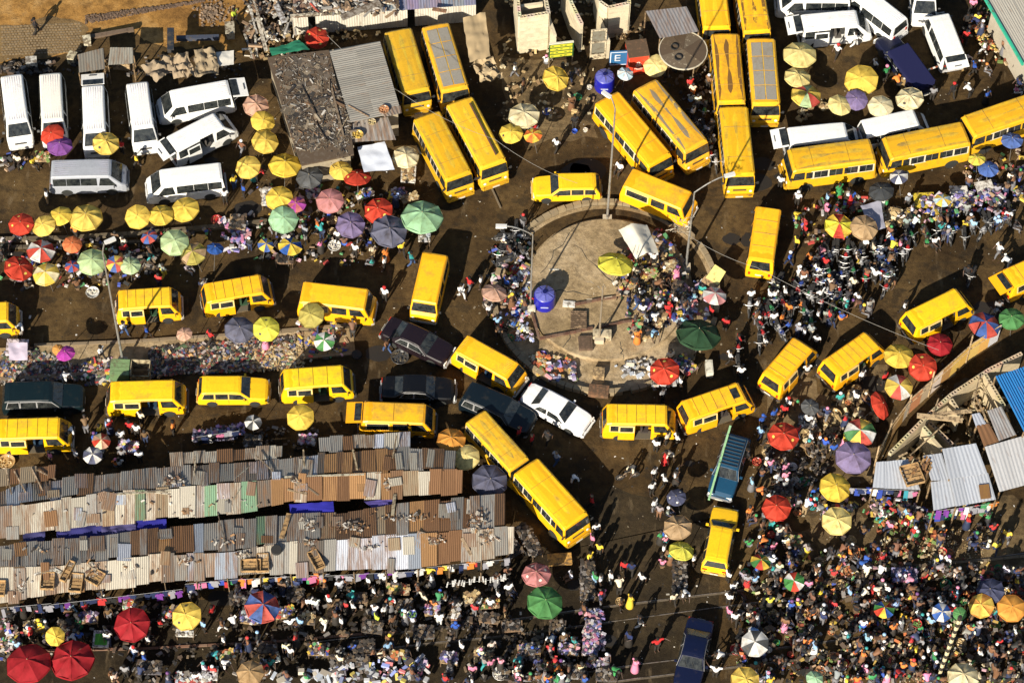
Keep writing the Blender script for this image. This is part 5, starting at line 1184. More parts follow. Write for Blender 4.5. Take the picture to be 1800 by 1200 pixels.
_m = MB(); _m.lathe([(.05, 0), (.05, .006), (.001, .006)], 10); LOGO2 = _m.mesh('mark_centre', 'plain')
_m = MB(); _m.tube((0, 0, .32), (.5, 0, .24), .006, n=4); _m.tube((.5, 0, .24), (1.0, 0, -.01), .006, n=4); RIB = _m.mesh('rib', 'metal')
UC = dict(Y=(.82, .58, .07), P=(.82, .68, .26), C=(.80, .71, .44), L=(.76, .72, .05), R=(.56, .055, .028), D=(.36, .016, .024), O=(.74, .32, .03), E=(.72, .17, .03), G=(.06, .24, .06), M=(.33, .58, .34), K=(.028, .075, .035), T=(.46, .62, .32), S=(.10, .105, .17), N=(.035, .045, .12), B=(.03, .11, .42), V=(.20, .03, .30), A=(.42, .03, .36), W=(.74, .74, .72), X=(.05, .055, .06), H=(.45, .30, .15), F=(.62, .36, .25), Q=(.52, .12, .14), U=(.20, .15, .32), Z=(.48, .66, .78), J=(.42, .36, .05), I=(.55, .22, .22))
def umbrella(px, py, d, pat, label, tilt=None, z=2.0, logo=None, sq=1.0, top=False):
    k = pxm(px, py); R = d / 2 / k; tx, ty = tilt if tilt else (random.gauss(0, .12), random.gauss(0, .12))
    rz = U(0, .78); rot = Matrix.Rotation(tx, 4, 'X') @ Matrix.Rotation(ty, 4, 'Y') @ Matrix.Rotation(rz, 4, 'Z')
    c = G(px, py, z); hgt = z - .05; base = c - (rot @ Vector((0, 0, hgt))); base_z = base.z; base -= Vector((0, 0, 0))
    e = empty('umbrella', base); e.rotation_euler = rot.to_euler()
    p = link('pole', POLE, e, (.3, .28, .25, .1)); p.scale = (1, 1, hgt + R * .30); p.location = (0, 0, -base_z)
    rs = R / .98; g0 = random.choice(GORE); fade = U(.0, .22) * (pat not in ('D', 'R', 'K'))
    for i in range(8):
        g = g0 if rnd() < .7 else random.choice(GORE); cidx = pat[i % len(pat)]; c3 = [v + (.62 - v) * fade * .5 for v in UC[cidx]]; kk = U(.86, 1.06)
        o = link('canopy_panel', g, e, [min(.9, v * kk) for v in c3]); o.rotation_euler = (0, 0, i * PI / 4); o.location = (0, 0, hgt); o.scale = (rs, rs * sq if sq == 1 else rs, rs)
        if sq == 1 and d > 44 and rnd() < .0: pass
        if logo and i in logo[1]:
            q = link('printed_mark', LOGO, o, logo[0]); a = PI / 8; q.location = (.66 * math.cos(a), .66 * math.sin(a), .34 * (1 - .66 ** 1.75) - .03); q.rotation_euler = (0, .46, a, ); q.rotation_euler = (Matrix.Rotation(a, 3, 'Z') @ Matrix.Rotation(.50, 3, 'Y')).to_euler(); q.scale = (.8, 1.0, 1)
            q2 = MB()
        r = link('rib', RIB, e, (.2, .2, .2, 0)); r.rotation_euler = (0, 0, i * PI / 4); r.location = (0, 0, hgt - .02); r.scale = (rs * .98,) * 3
        if d >= 44: s = link('valance', SKIRT, e, [min(.9, v * kk * .92) for v in c3]); s.rotation_euler = (0, 0, i * PI / 4); s.location = (0, 0, hgt); s.scale = (rs,) * 3
    f = link('finial', FIN, e, (.3, .25, .15, 0)); f.location = (0, 0, hgt + .34 * rs)
    if sq != 1: e.scale = (sq, 1, 1)
    tag(e, label, 'umbrella', 'market umbrellas', at=(px, py), auto=True)
    q = PX(e.location); OCC.append((q[0], q[1], 5)); return e
DK = (.06, .05, .04, 0); WK = (.75, .7, .6, 0); YK = (.7, .55, .1, 0)
LY = (DK, (1, 4)); LR = (YK, (1, 3, 6)); 
UM = [
 (92, 237, 42, 'R', 'red umbrella over the nose of a cream van', (.1, -.2)), (105, 256, 44, 'V', 'purple umbrella over the nose of a cream van'), (186, 252, 46, 'Y', 'yellow umbrella over the nose of a white van', None, LY),
 (450, 186, 44, 'F', 'peach umbrella, topmost of the column beside the flat roof'), (462, 214, 42, 'Y', 'faded yellow umbrella second down beside the flat roof'), (466, 249, 46, 'Y', 'yellow umbrella third down beside the flat roof'), (436, 294, 44, 'Y', 'small yellow umbrella beside the white van'), (501, 290, 56, 'Y', 'big yellow umbrella at the corner of the flat roof building'),
 (544, 311, 46, 'X', 'charcoal umbrella with pale trim in front of the flat roof building'), (599, 300, 40, 'Y', 'yellow umbrella partly under a red one'), (628, 311, 48, 'R', 'red umbrella by the white sheet roof', None, LR), (713, 276, 46, 'C', 'cream umbrella between flat roof building and buses'),
 (491, 349, 48, 'Y', 'yellow umbrella beside a small magenta one'), (521, 360, 34, 'QA', 'small magenta and blue umbrella'), (580, 353, 48, 'I', 'pink floral umbrella with yellow hem'), (665, 370, 50, 'R', 'red umbrella between two slate ones', (.05, -.12), LR), (742, 381, 72, 'M', 'big mint green umbrella at the edge of the road', (-.12, .02)), (684, 406, 62, 'S', 'large slate blue umbrella next to the mint one', (.1, .15)), (616, 395, 50, 'U', 'slate violet umbrella'), (498, 386, 50, 'M', 'pale green umbrella with a blue corner', (.2, .1)), (467, 431, 28, 'YB', 'small yellow and blue umbrella, lower one'), (510, 433, 42, 'YBY', 'yellow and blue striped umbrella', (-.15, .1)),
 (37, 394, 44, 'R', 'red umbrella at the end of the top row of parasols', None, LR), (77, 397, 42, 'Y', 'mustard yellow umbrella next to a red one', (.1, -.2)), (106, 380, 42, 'Y', 'pale yellow umbrella between two larger yellow ones'), (151, 382, 58, 'Y', 'large yellow umbrella with orange side', (-.1, 0)), (242, 381, 44, 'Y', 'yellow umbrella, first of three touching ones'), (283, 378, 44, 'Y', 'yellow umbrella, middle of three touching ones'), (325, 368, 50, 'Y', 'wrinkled yellow umbrella, last of three touching ones'),
 (72, 441, 48, 'RW', 'red and white segmented umbrella'), (127, 430, 34, 'E', 'small orange umbrella'), (33, 471, 50, 'R', 'red umbrella with yellow marks by the lower row', None, LR), (81, 482, 46, 'YPYC', 'yellow umbrella with red and white centre'), (127, 468, 26, 'RB', 'small red and blue umbrella, left of a pale green one'), (162, 460, 52, 'T', 'pale green umbrella beside the tall street lamp'), (203, 464, 32, 'RYB', 'small red yellow and blue umbrella behind the lamp'), (229, 467, 36, 'T', 'small pale green umbrella'), (262, 417, 30, 'RB', 'small red and blue umbrella above the kerb'), (307, 426, 50, 'T', 'pale green umbrella with one dark side', (.1, .1)), (340, 446, 46, 'JHJ', 'olive patterned umbrella with orange centre'), (378, 437, 30, 'B', 'small blue umbrella'),
 (557, 67, 42, 'R', 'red umbrella in front of the white tin shed', (.2, .1), LR), (977, 138, 46, 'Y', 'pale yellow umbrella below the green notice board', (.2, .3)), (921, 203, 54, 'C', 'cream umbrella near the water sellers'), (898, 235, 42, 'Y', 'yellow umbrella with dark print', None, LY), (937, 238, 32, 'EY', 'small orange and yellow umbrella'), (1152, 116, 42, 'P', 'pale yellow umbrella under the red kiosk', (.3, -.2)), (1099, 130, 28, 'ZW', 'small light blue and white umbrella'),
 (1406, 96, 58, 'P', 'large pale yellow umbrella in front of a white van'), (1402, 136, 46, 'P', 'pale yellow umbrella above a multicoloured one'), (1417, 168, 52, 'YTRY', 'yellow green and red umbrella', (-.1, .1)), (1514, 141, 58, 'Y', 'large golden umbrella beside the navy pickup'), (1476, 185, 42, 'P', 'pale yellow umbrella in front of the blue violet one'), (1505, 176, 40, 'U', 'blue violet umbrella between pale ones', (.2, 0)), (1548, 187, 44, 'C', 'cream umbrella above a white van roof'), (1599, 173, 48, 'C', 'cream umbrella over the tail of the navy pickup', None, LY),
 (1779, 247, 38, 'B', 'blue umbrella close to the frame edge'), (1737, 297, 36, 'B', 'blue umbrella in front of the lettered bus'), (1717, 280, 30, 'YL', 'small yellow umbrella next to a blue one'), (1580, 311, 32, 'NW', 'navy and white umbrella below the spare wheel'), (1549, 336, 44, 'X', 'dark grey umbrella below the lettered bus'), (1474, 397, 48, 'YRYL', 'yellow red and green umbrella over the motorbike crowd'), (1519, 400, 48, 'H', 'beige umbrella next to a tilted cloth', (.1, .1)), (1657, 352, 30, 'YZ', 'small yellow and light blue umbrella'),
 (869, 514, 44, 'F', 'apricot umbrella by the roundabout edge', (-.3, .1)), (1082, 463, 62, 'L', 'bright yellow umbrella tilted flat on the roundabout', (-.35, .1)), (1256, 520, 42, 'IW', 'faded red and white umbrella at the roundabout edge', (-.15, .1)), (1228, 587, 76, 'K', 'very large dark green umbrella on the roundabout edge'), (1168, 652, 52, 'R', 'red umbrella on the lower rim of the roundabout', None, LR),
 (421, 579, 52, 'S', 'slate grey umbrella touching a yellow one', (0, .1)), (468, 578, 46, 'L', 'bright yellow umbrella touching a slate grey one', None, LY), (547, 554, 46, 'J', 'olive yellow umbrella held against a minibus', (.2, -.2)), (570, 600, 36, 'GW', 'dark green and white umbrella'), (324, 587, 28, 'F', 'small peach umbrella'), (115, 621, 34, 'A', 'magenta umbrella on the shoe market median'), (103, 615, 22, 'O', 'small orange umbrella behind the magenta one'),
 (1731, 571, 54, 'RB', 'red and blue segmented umbrella by the fence end', (-.1, .1)), (1778, 560, 44, 'G', 'green umbrella by the frame edge'), (1652, 605, 44, 'D', 'dark red umbrella behind two red ones'), (1622, 645, 50, 'R', 'red umbrella touching the rusty fence', None, LR), (1580, 625, 52, 'Y', 'yellow umbrella near a minibus nose'), (1580, 680, 48, 'YRWY', 'yellow red and white umbrella'), (1547, 712, 52, 'R', 'half closed red umbrella leaning sideways', (0, .5), None, .62), (1512, 760, 54, 'YRWG', 'yellow red white and green umbrella'), (1500, 803, 62, 'U', 'large purple umbrella'), (1377, 766, 54, 'R', 'red umbrella beside the straw basket sellers', None, LR), (1424, 715, 32, 'X', 'small dark umbrella'), (1468, 856, 54, 'Y', 'yellow umbrella beside the grey tin roof'), (1471, 915, 52, 'P', 'pale yellow umbrella below a stronger yellow one'), (1365, 892, 50, 'R', 'red umbrella over the top of the lower crowd', (0, -.1)),
 (528, 733, 48, 'Y', 'yellow umbrella between traffic lane and market sheds', (.1, -.1)), (445, 742, 30, 'XW', 'small grey and white umbrella'), (178, 775, 32, 'FRC', 'small beige and red umbrella'), (163, 800, 34, 'WN', 'small blue and white umbrella'), (793, 773, 50, 'O', 'orange umbrella at the end of the market shed'), (818, 803, 50, 'P', 'pale yellow umbrella next to an orange one'), (861, 845, 62, 'S', 'sagging slate blue umbrella beside a bus', (.1, .1)),
 (1189, 874, 34, 'N', 'small navy umbrella on the walking line', None, (WK, (0, 3, 5))), (1191, 926, 50, 'H', 'tan umbrella above a lime yellow one'), (1198, 967, 44, 'L', 'lime yellow umbrella over black wares'), (943, 1009, 50, 'I', 'faded red umbrella with a ring of white marks', None, (WK, (0, 2, 4, 6))), (958, 1058, 62, 'G', 'large green umbrella below a red one'), (461, 1066, 60, 'RB', 'red and blue umbrella on the dim lower street', (0, .2)), (328, 1082, 52, 'Y', 'yellow umbrella on the dim lower street', None, LY), (232, 1097, 62, 'D', 'crimson umbrella on the dim lower street'), (127, 1159, 76, 'D', 'big crimson umbrella, second of a touching pair'), (50, 1165, 78, 'D', 'big crimson umbrella at the bottom corner'), (97, 1118, 34, 'Y', 'folded yellow umbrella above the crimson pair', (.5, .3)),
 (1337, 987, 36, 'YGR', 'small green yellow and red umbrella'), (1396, 1022, 36, 'GRWG', 'small green red and white umbrella'), (1554, 1071, 36, 'RYBG', 'rainbow coloured umbrella'), (1655, 1076, 34, 'BW', 'blue and white umbrella in the dense crowd'), (1687, 1078, 24, 'G', 'small green folded umbrella', (.4, 0)), (1741, 1038, 48, 'N', 'dark blue umbrella above two orange ones', (0, -.2)), (1725, 1064, 44, 'OY', 'orange and yellow umbrella below a dark blue one'), (1778, 1068, 50, 'O', 'orange umbrella at the frame edge in the dense crowd'), (1327, 1130, 48, 'WXW', 'white and grey umbrella in the dense crowd', (.1, -.1), LY), (1693, 1188, 54, 'C', 'cream umbrella at the bottom edge'), (1310, 1195, 50, 'Y', 'yellow umbrella at the bottom edge'), (440, 1182, 48, 'H', 'brown umbrella at the bottom edge'), (1432, 1192, 30, 'M', 'small mint umbrella at the bottom edge'), (1646, 353, 1, '', ''),
]
for u in UM:
    if u[2] < 5: continue
    u = list(u) + [None] * (8 - len(u)); u[4] += ' among the market stalls' if len(u[4].split()) < 4 else ''; umbrella(u[0], u[1], u[2] * 1.02, u[3], u[4].replace('left of', 'beside'), u[5], logo=u[6], sq=u[7] or 1.0, z=1.45 if (u[0], u[1]) == (1152, 116) else 2.0)

# ------------------------------------------------------------ goods
PAL = {
 'shoes': [(.05, .04, .04), (.03, .03, .03), (.03, .028, .025), (.38, .33, .28), (.26, .05, .04), (.48, .43, .36), (.10, .07, .05), (.16, .09, .05), (.08, .10, .20), (.50, .30, .12), (.02, .02, .02), (.35, .30, .28), (.10, .16, .08)],
 'mixed': [(.5, .47, .42), (.03, .03, .03), (.06, .05, .05), (.16, .12, .09), (.25, .2, .15), (.45, .06, .05), (.06, .09, .35), (.6, .42, .06), (.05, .05, .05), (.5, .3, .35), (.1, .3, .12), (.3, .2, .12), (.62, .6, .6)],
 'cloths': [(.5, .48, .52), (.04, .04, .06), (.08, .06, .1), (.4, .15, .25), (.25, .2, .45), (.52, .5, .46), (.35, .3, .42), (.10, .12, .25), (.6, .3, .32)],
 'dark': [(.025, .02, .017), (.05, .04, .03), (.22, .2, .18), (.09, .06, .04), (.015, .014, .013), (.14, .10, .06)],
 'food': [(.45, .14, .05), (.55, .38, .10), (.15, .22, .06), (.4, .3, .18), (.3, .08, .04), (.6, .52, .35)],
 'straw': [(.42, .30, .14), (.50, .38, .19), (.30, .2, .1), (.55, .47, .3), (.22, .14, .07)],
 'white': [(.55, .55, .53), (.48, .48, .5), (.42, .46, .52), (.5, .45, .36), (.25, .22, .18), (.1, .09, .08)],
 'bags': [(.42, .41, .42), (.10, .08, .07), (.15, .12, .10), (.08, .08, .1), (.2, .18, .2), (.35, .40, .62), (.6, .45, .6), (.68, .66, .6), (.62, .2, .2), (.25, .3, .6), (.62, .5, .12), (.4, .46, .5), (.55, .55, .56)],
}
def pip(x, y, poly):
    c = False; j = len(poly) - 1
    for i in range(len(poly)):
        xi, yi = poly[i]; xj, yj = poly[j]
        if (yi > y) != (yj > y) and x < (xj - xi) * (y - yi) / (yj - yi) + xi: c = not c
        j = i
    return c
def sample(poly):
    xs = [p[0] for p in poly]; ys = [p[1] for p in poly]
    for _ in range(60):
        x, y = U(min(xs), max(xs)), U(min(ys), max(ys))
        if pip(x, y, poly): return x, y
    return x, y
def near_vehicle(x, y, extra=0):
    for a, b, r in OCC:
        if abs(a - x) < r + extra and (a - x) ** 2 + (b - y) ** 2 * 1.3 < (r + extra) ** 2 and r > 20: return True
    return False
def spread(poly, n, pal, s0=.08, s1=.2, z=.02, zj=.05, name='goods', label=None, avoid=True, clump=3.3):
    m = MB(); c0 = G(*poly[0])
    for i in range(n):
        x, y = sample(poly)
        if avoid and near_vehicle(x, y, -4): continue
        if clump and noise.noise(Vector((x / 17, y / 12, clump))) < U(-.25, .12): continue
        p = G(x, y, z + U(0, zj)) - c0; k = U(.55, 1.25); s = U(s0, s1); m.col = tuple(min(.75, v * k) for v in random.choice(PAL[pal]))
        m.box(p + Vector((0, 0, s * .25)), (s * U(.9, 2.0), s * U(.6, 1), s * U(.3, .8)), U(0, 3.1), U(-.3, .3))
    o = m.obj(name, 'goods', vcol=True); o.location = c0; stuff(o, label, 'goods'); return o
spread([(0, 622), (60, 612), (120, 640), (60, 650), (150, 662), (0, 674)], 900, 'shoes', .08, .2, clump=0, name='shoes', label='shoes spread in dense rows on the median near the frame edge')
spread([(60, 640), (200, 640), (200, 664), (60, 672)], 560, 'shoes', .07, .18, clump=0, name='shoes', label='dark shoes laid on the ground beyond the magenta umbrella')
spread([(145, 635), (200, 628), (198, 672), (150, 678)], 200, 'mixed', .12, .26, name='clothes', label='red white and blue folded clothes beside the green topped stall')
spread([(262, 612), (350, 605), (350, 654), (262, 664)], 950, 'shoes', .08, .19, .08, clump=0, name='shoes', label='dense carpet of shoes beside the green topped stall')
spread([(350, 605), (520, 592), (520, 646), (350, 658)], 1700, 'shoes', .08, .19, .08, clump=0, name='shoes', label='dense carpet of shoes below the slate and yellow umbrellas')
spread([(440, 612), (530, 600), (538, 645), (440, 655)], 700, 'straw', .07, .15, .10, clump=0, name='shoes', label='tan and red shoes at the thick end of the shoe carpet')
spread([(520, 560), (610, 560), (610, 622), (530, 640)], 320, 'mixed', .10, .24, name='goods', label='mixed wares around the olive umbrella')
spread([(385, 385), (435, 385), (435, 440), (395, 445)], 160, 'cloths', .12, .3, .5, name='clothes', label='folded pink and white clothes above the kerb')
spread([(860, 440), (925, 400), (940, 470), (925, 560), (880, 580), (850, 540)], 480, 'mixed', .08, .24, .12, name='goods', label='wares piled along the roundabout side facing the purple sedan')
spread([(895, 470), (930, 440), (935, 600), (905, 600)], 320, 'bags', .08, .22, .45, name='goods', label='pink and red wares at the platform side by the water tank')
spread([(1060, 460), (1160, 400), (1215, 470), (1200, 560), (1110, 600), (1090, 520)], 520, 'mixed', .08, .26, .5, .2, name='goods', label='heaps of wares covering the far side of the platform', avoid=False)
spread([(1110, 470), (1190, 430), (1215, 500), (1150, 600), (1130, 600)], 240, 'straw', .1, .26, .5, .3, name='goods', label='baskets and boards among the platform wares', avoid=False)
spread([(1185, 500), (1240, 490), (1245, 560), (1180, 570)], 220, 'bags', .1, .26, .3, .3, name='goods', label='blue and pink wares behind the faded red and white umbrella')
spread([(925, 620), (1000, 630), (1015, 670), (950, 665)], 420, 'food', .09, .24, .12, .2, name='goods', label='food baskets on the rim above the white sedan')
spread([(960, 632), (1010, 636), (1010, 668), (965, 668)], 160, 'cloths', .12, .28, .2, .2, name='goods', label='pale bundles on the rim above the white sedan')
spread([(1080, 640), (1150, 625), (1150, 664), (1085, 664)], 80, 'white', .12, .28, .13, .06, name='papers', label='white papers and packets on the lower rim')
spread([(1145, 670), (1195, 664), (1190, 684), (1150, 686)], 90, 'white', .12, .28, .5, .1, name='goods', label='white packets in front of the red rim umbrella')
spread([(1390, 380), (1480, 330), (1530, 350), (1500, 420), (1420, 440)], 260, 'mixed', .1, .25, .2, .3, name='goods', label='wares around the yellow red and green umbrella')
spread([(1560, 370), (1720, 345), (1800, 335), (1800, 360), (1600, 395)], 460, 'mixed', .1, .25, .5, .3, name='goods', label='purple red and white wares on the stalls along the side road')
spread([(1560, 365), (1605, 365), (1605, 395), (1560, 398)], 160, 'straw', .1, .3, .5, .3, name='goods', label='cream boxes on the stall beside the beige umbrella')
spread([(1620, 345), (1770, 330), (1770, 360), (1620, 372)], 240, 'cloths', .1, .25, .6, .2, name='goods', label='violet cloth rows below the cream stall covers')
spread([(1425, 720), (1520, 680), (1560, 720), (1520, 770), (1440, 800), (1400, 780)], 380, 'straw', .1, .3, .1, .2, name='goods', label='straw baskets and bowls on the ground by the fence')
spread([(1370, 800), (1450, 780), (1460, 840), (1390, 860)], 420, 'dark', .07, .18, .1, .3, name='goods', label='black wares heaped beside the purple umbrella')
spread([(1430, 870), (1740, 885), (1735, 905), (1440, 905)], 620, 'mixed', .1, .26, .6, .4, name='goods', label='bright clothes laid below the hanging row at the grey roofs')
spread([(1540, 905), (1620, 900), (1660, 960), (1600, 985), (1545, 960)], 260, 'food', .08, .22, .1, .2, name='goods', label='food heaps on the ground below the grey roofs')
spread([(1615, 930), (1740, 930), (1730, 980), (1610, 990)], 700, 'straw', .03, .09, .0, .03, name='wood_chips', label='pale chips scattered on the bare ground of the lower market')
spread([(1300, 990), (1560, 960), (1800, 1000), (1800, 1200), (1290, 1200)], 1700, 'food', .08, .22, .05, .3, name='goods', label='produce spread through the dense lower crowd')
spread([(1300, 990), (1560, 980), (1800, 1000), (1800, 1200), (1290, 1200)], 650, 'mixed', .07, .18, .1, .5, name='goods', label='bright wares spread through the dense lower crowd')
spread([(1300, 1010), (1560, 990), (1800, 1000), (1800, 1200), (1290, 1200)], 1700, 'dark', .1, .3, .05, .5, name='goods', label='dark bags and bundles through the dense lower crowd')
spread([(1590, 1155), (1670, 1150), (1660, 1200), (1590, 1200)], 300, 'food', .04, .1, .3, .1, name='goods', label='red brown fish heap at the bottom edge')
spread([(590, 1170), (750, 1150), (760, 1200), (590, 1205)], 280, 'bags', .16, .30, .5, .25, name='bundles', label='white pink and blue plastic bundles at the bottom edge')
spread([(480, 1182), (600, 1176), (600, 1202), (480, 1202)], 70, 'white', .2, .4, .4, .1, name='bundles', label='white coolers and boxes at the bottom edge')
spread([(780, 1080), (860, 1070), (860, 1115), (790, 1125)], 500, 'dark', .05, .12, .03, .1, name='goods', label='small dark wares scattered near the rail line')
spread([(1185, 985), (1210, 985), (1205, 1050), (1183, 1050)], 420, 'dark', .07, .16, .4, .1, name='goods', label='black shiny wares on the table below the lime umbrella')
spread([(1020, 1070), (1060, 1070), (1065, 1170), (1030, 1170)], 480, 'cloths', .08, .2, .4, .2, name='goods', label='pale wares in a long row across the rails')
spread([(1020, 990), (1045, 990), (1045, 1055), (1020, 1055)], 300, 'dark', .08, .18, .4, .2, name='goods', label='dark wares on the tall narrow stall')
spread([(905, 920), (935, 925), (955, 975), (925, 975)], 420, 'dark', .06, .14, .5, .2, name='goods', label='sunglasses and dark trinkets on the stall at the shed corner')
spread([(0, 1080), (40, 1110), (35, 1160), (0, 1160)], 160, 'mixed', .1, .22, .3, .2, name='goods', label='wares by the bottom corner crimson umbrella')
for (poly, n, pl_, lb) in [([(20, 1070), (330, 1045), (340, 1110), (20, 1140)], 260, 'dark', 'dark wares laid in front of the sheds at the dim street'), ([(410, 1030), (900, 1010), (900, 1105), (420, 1130)], 700, 'dark', 'dark wares along the street between the sheds and the rails'), ([(200, 1130), (560, 1130), (560, 1200), (200, 1200)], 260, 'dark', 'dark wares beyond the drain kerb at the bottom'), ([(780, 1110), (1010, 1100), (1010, 1200), (780, 1200)], 420, 'dark', 'dark wares between the rails at the bottom'), ([(0, 250), (70, 262), (60, 300), (0, 300)], 90, 'mixed', 'wares in front of the corner vans'), ([(250, 410), (370, 400), (370, 420), (255, 425)], 90, 'mixed', 'wares along the kerb by the small red umbrella'), ([(450, 320), (620, 330), (720, 330), (700, 420), (600, 470), (440, 460), (400, 400)], 620, 'mixed', 'wares under the cluster of umbrellas near the road'), ([(0, 400), (250, 430), (260, 500), (0, 510)], 560, 'mixed', 'wares under the lower row of parasols'), ([(225, 440), (280, 440), (285, 480), (235, 482)], 240, 'dark', 'shoes and dark wares between the pale green umbrellas'), ([(880, 60), (1060, 120), (1040, 200), (880, 220)], 260, 'straw', 'baskets and rubbish on the trodden ground near the block building'), ([(1150, 120), (1250, 120), (1260, 300), (1190, 220)], 160, 'dark', 'dark bundles between the parked buses'), ([(1400, 180), (1460, 180), (1460, 212), (1400, 212)], 140, 'straw', 'wares below the yellow green and red umbrella'), ([(1740, 0), (1790, 90), (1770, 125), (1700, 60)], 260, 'food', 'wares along the wall of the big pale roof'), ([(1690, 290), (1800, 260), (1800, 340), (1700, 340)], 220, 'mixed', 'wares around the blue umbrellas'), ([(340, 755), (430, 745), (430, 770), (345, 775)], 130, 'cloths', 'folded shirts on the stall behind the awning'), ([(210, 775), (248, 775), (248, 800), (212, 800)], 60, 'bags', 'bright cloths on the table by the small umbrellas'), ([(440, 750), (560, 740), (560, 790), (450, 790)], 130, 'dark', 'dark wares by the shed front'), ([(120, 100), (420, 95), (430, 135), (130, 135)], 200, 'dark', 'dark clutter between the shacks'), ([(0, 108), (130, 108), (130, 130), (0, 130)], 200, 'dark', 'dark clutter behind the corner vans'), ([(470, 20), (440, 100), (470, 110), (600, 75), (700, 60), (560, 50)], 300, 'straw', 'scrap pieces below the white tin shed'), ([(880, 0), (1130, 0), (1130, 90), (970, 100)], 300, 'straw', 'rubble inside the unfinished block rooms'), ([(1560, 830), (1750, 640), (1800, 700), (1700, 790)], 420, 'straw', 'boards and rubble inside the unfinished block walls')]:
    spread(poly, n, pl_, .08, .24, .04, .3, name='wares', label=lb)
lt = MB()
for i in range(2600):
    x, y = U(-10, 1810), U(100, 1210)
    if near_vehicle(x, y, -6): continue
    p = G(x, y, .012); s = U(.02, .07) * (2 if rnd() < .08 else 1); k = U(.5, 1.2); lt.col = tuple(v * k for v in random.choice([(.5, .47, .40), (.6, .58, .54), (.25, .2, .13), (.03, .025, .02), (.03, .025, .02), (.35, .3, .2)]))
    lt.box(p, (s * U(1, 2), s, .012), U(0, 3), U(-.2, .2))
stuff(lt.obj('litter', 'goods', vcol=True), 'paper scraps and litter scattered over the dirt', 'litter')
# tables, coolers, covers
def table(px, py, w, d, rz, top, label, h=.7, name='market_table', goods=None, n=40, s=(.08, .2)):
    z0 = .46 if ((px - 1066) / 143) ** 2 + ((py - 505) / 121) ** 2 < 1 else 0
    e = empty(name, G(px, py, h + z0).copy() * 1); e.location.z = z0; e.rotation_euler = (0, 0, rz)
    m = MB(); m.box((0, 0, h), (w, d, .05)); m.box((0, -d / 2 + .02, h - .08), (w * .96, .03, .1)); m.obj('table_top', 'wood', e, (*top, .15))
    for x in (-1, 1):
        for y in (-1, 1): m = MB(); m.tube((x * (w / 2 - .06), y * (d / 2 - .06), 0), (x * (w / 2 - .06), y * (d / 2 - .06), h - .03), .03, n=4); m.obj('leg', 'wood', e, (.2, .13, .07, .2))
    tag(e, label, 'table', 'market tables', auto=True)
    if goods:
        g2 = MB()
        for i in range(n):
            k = U(.6, 1.25); q = U(*s); g2.col = tuple(min(.75, v * k) for v in random.choice(PAL[goods])); g2.box((U(-w / 2 + .05, w / 2 - .05), U(-d / 2 + .05, d / 2 - .05), h + .06), (q * U(.8, 1.6), q, q * U(.3, .9)), U(0, 3))
        o = g2.obj('goods', 'goods', vcol=True); o.location = e.location; o.rotation_euler = e.rotation_euler; stuff(o, 'small goods laid out on a market table', 'goods')
    return e
WD = (.38, .26, .13); WD2 = (.22, .14, .08); WHI = (.62, .6, .55)
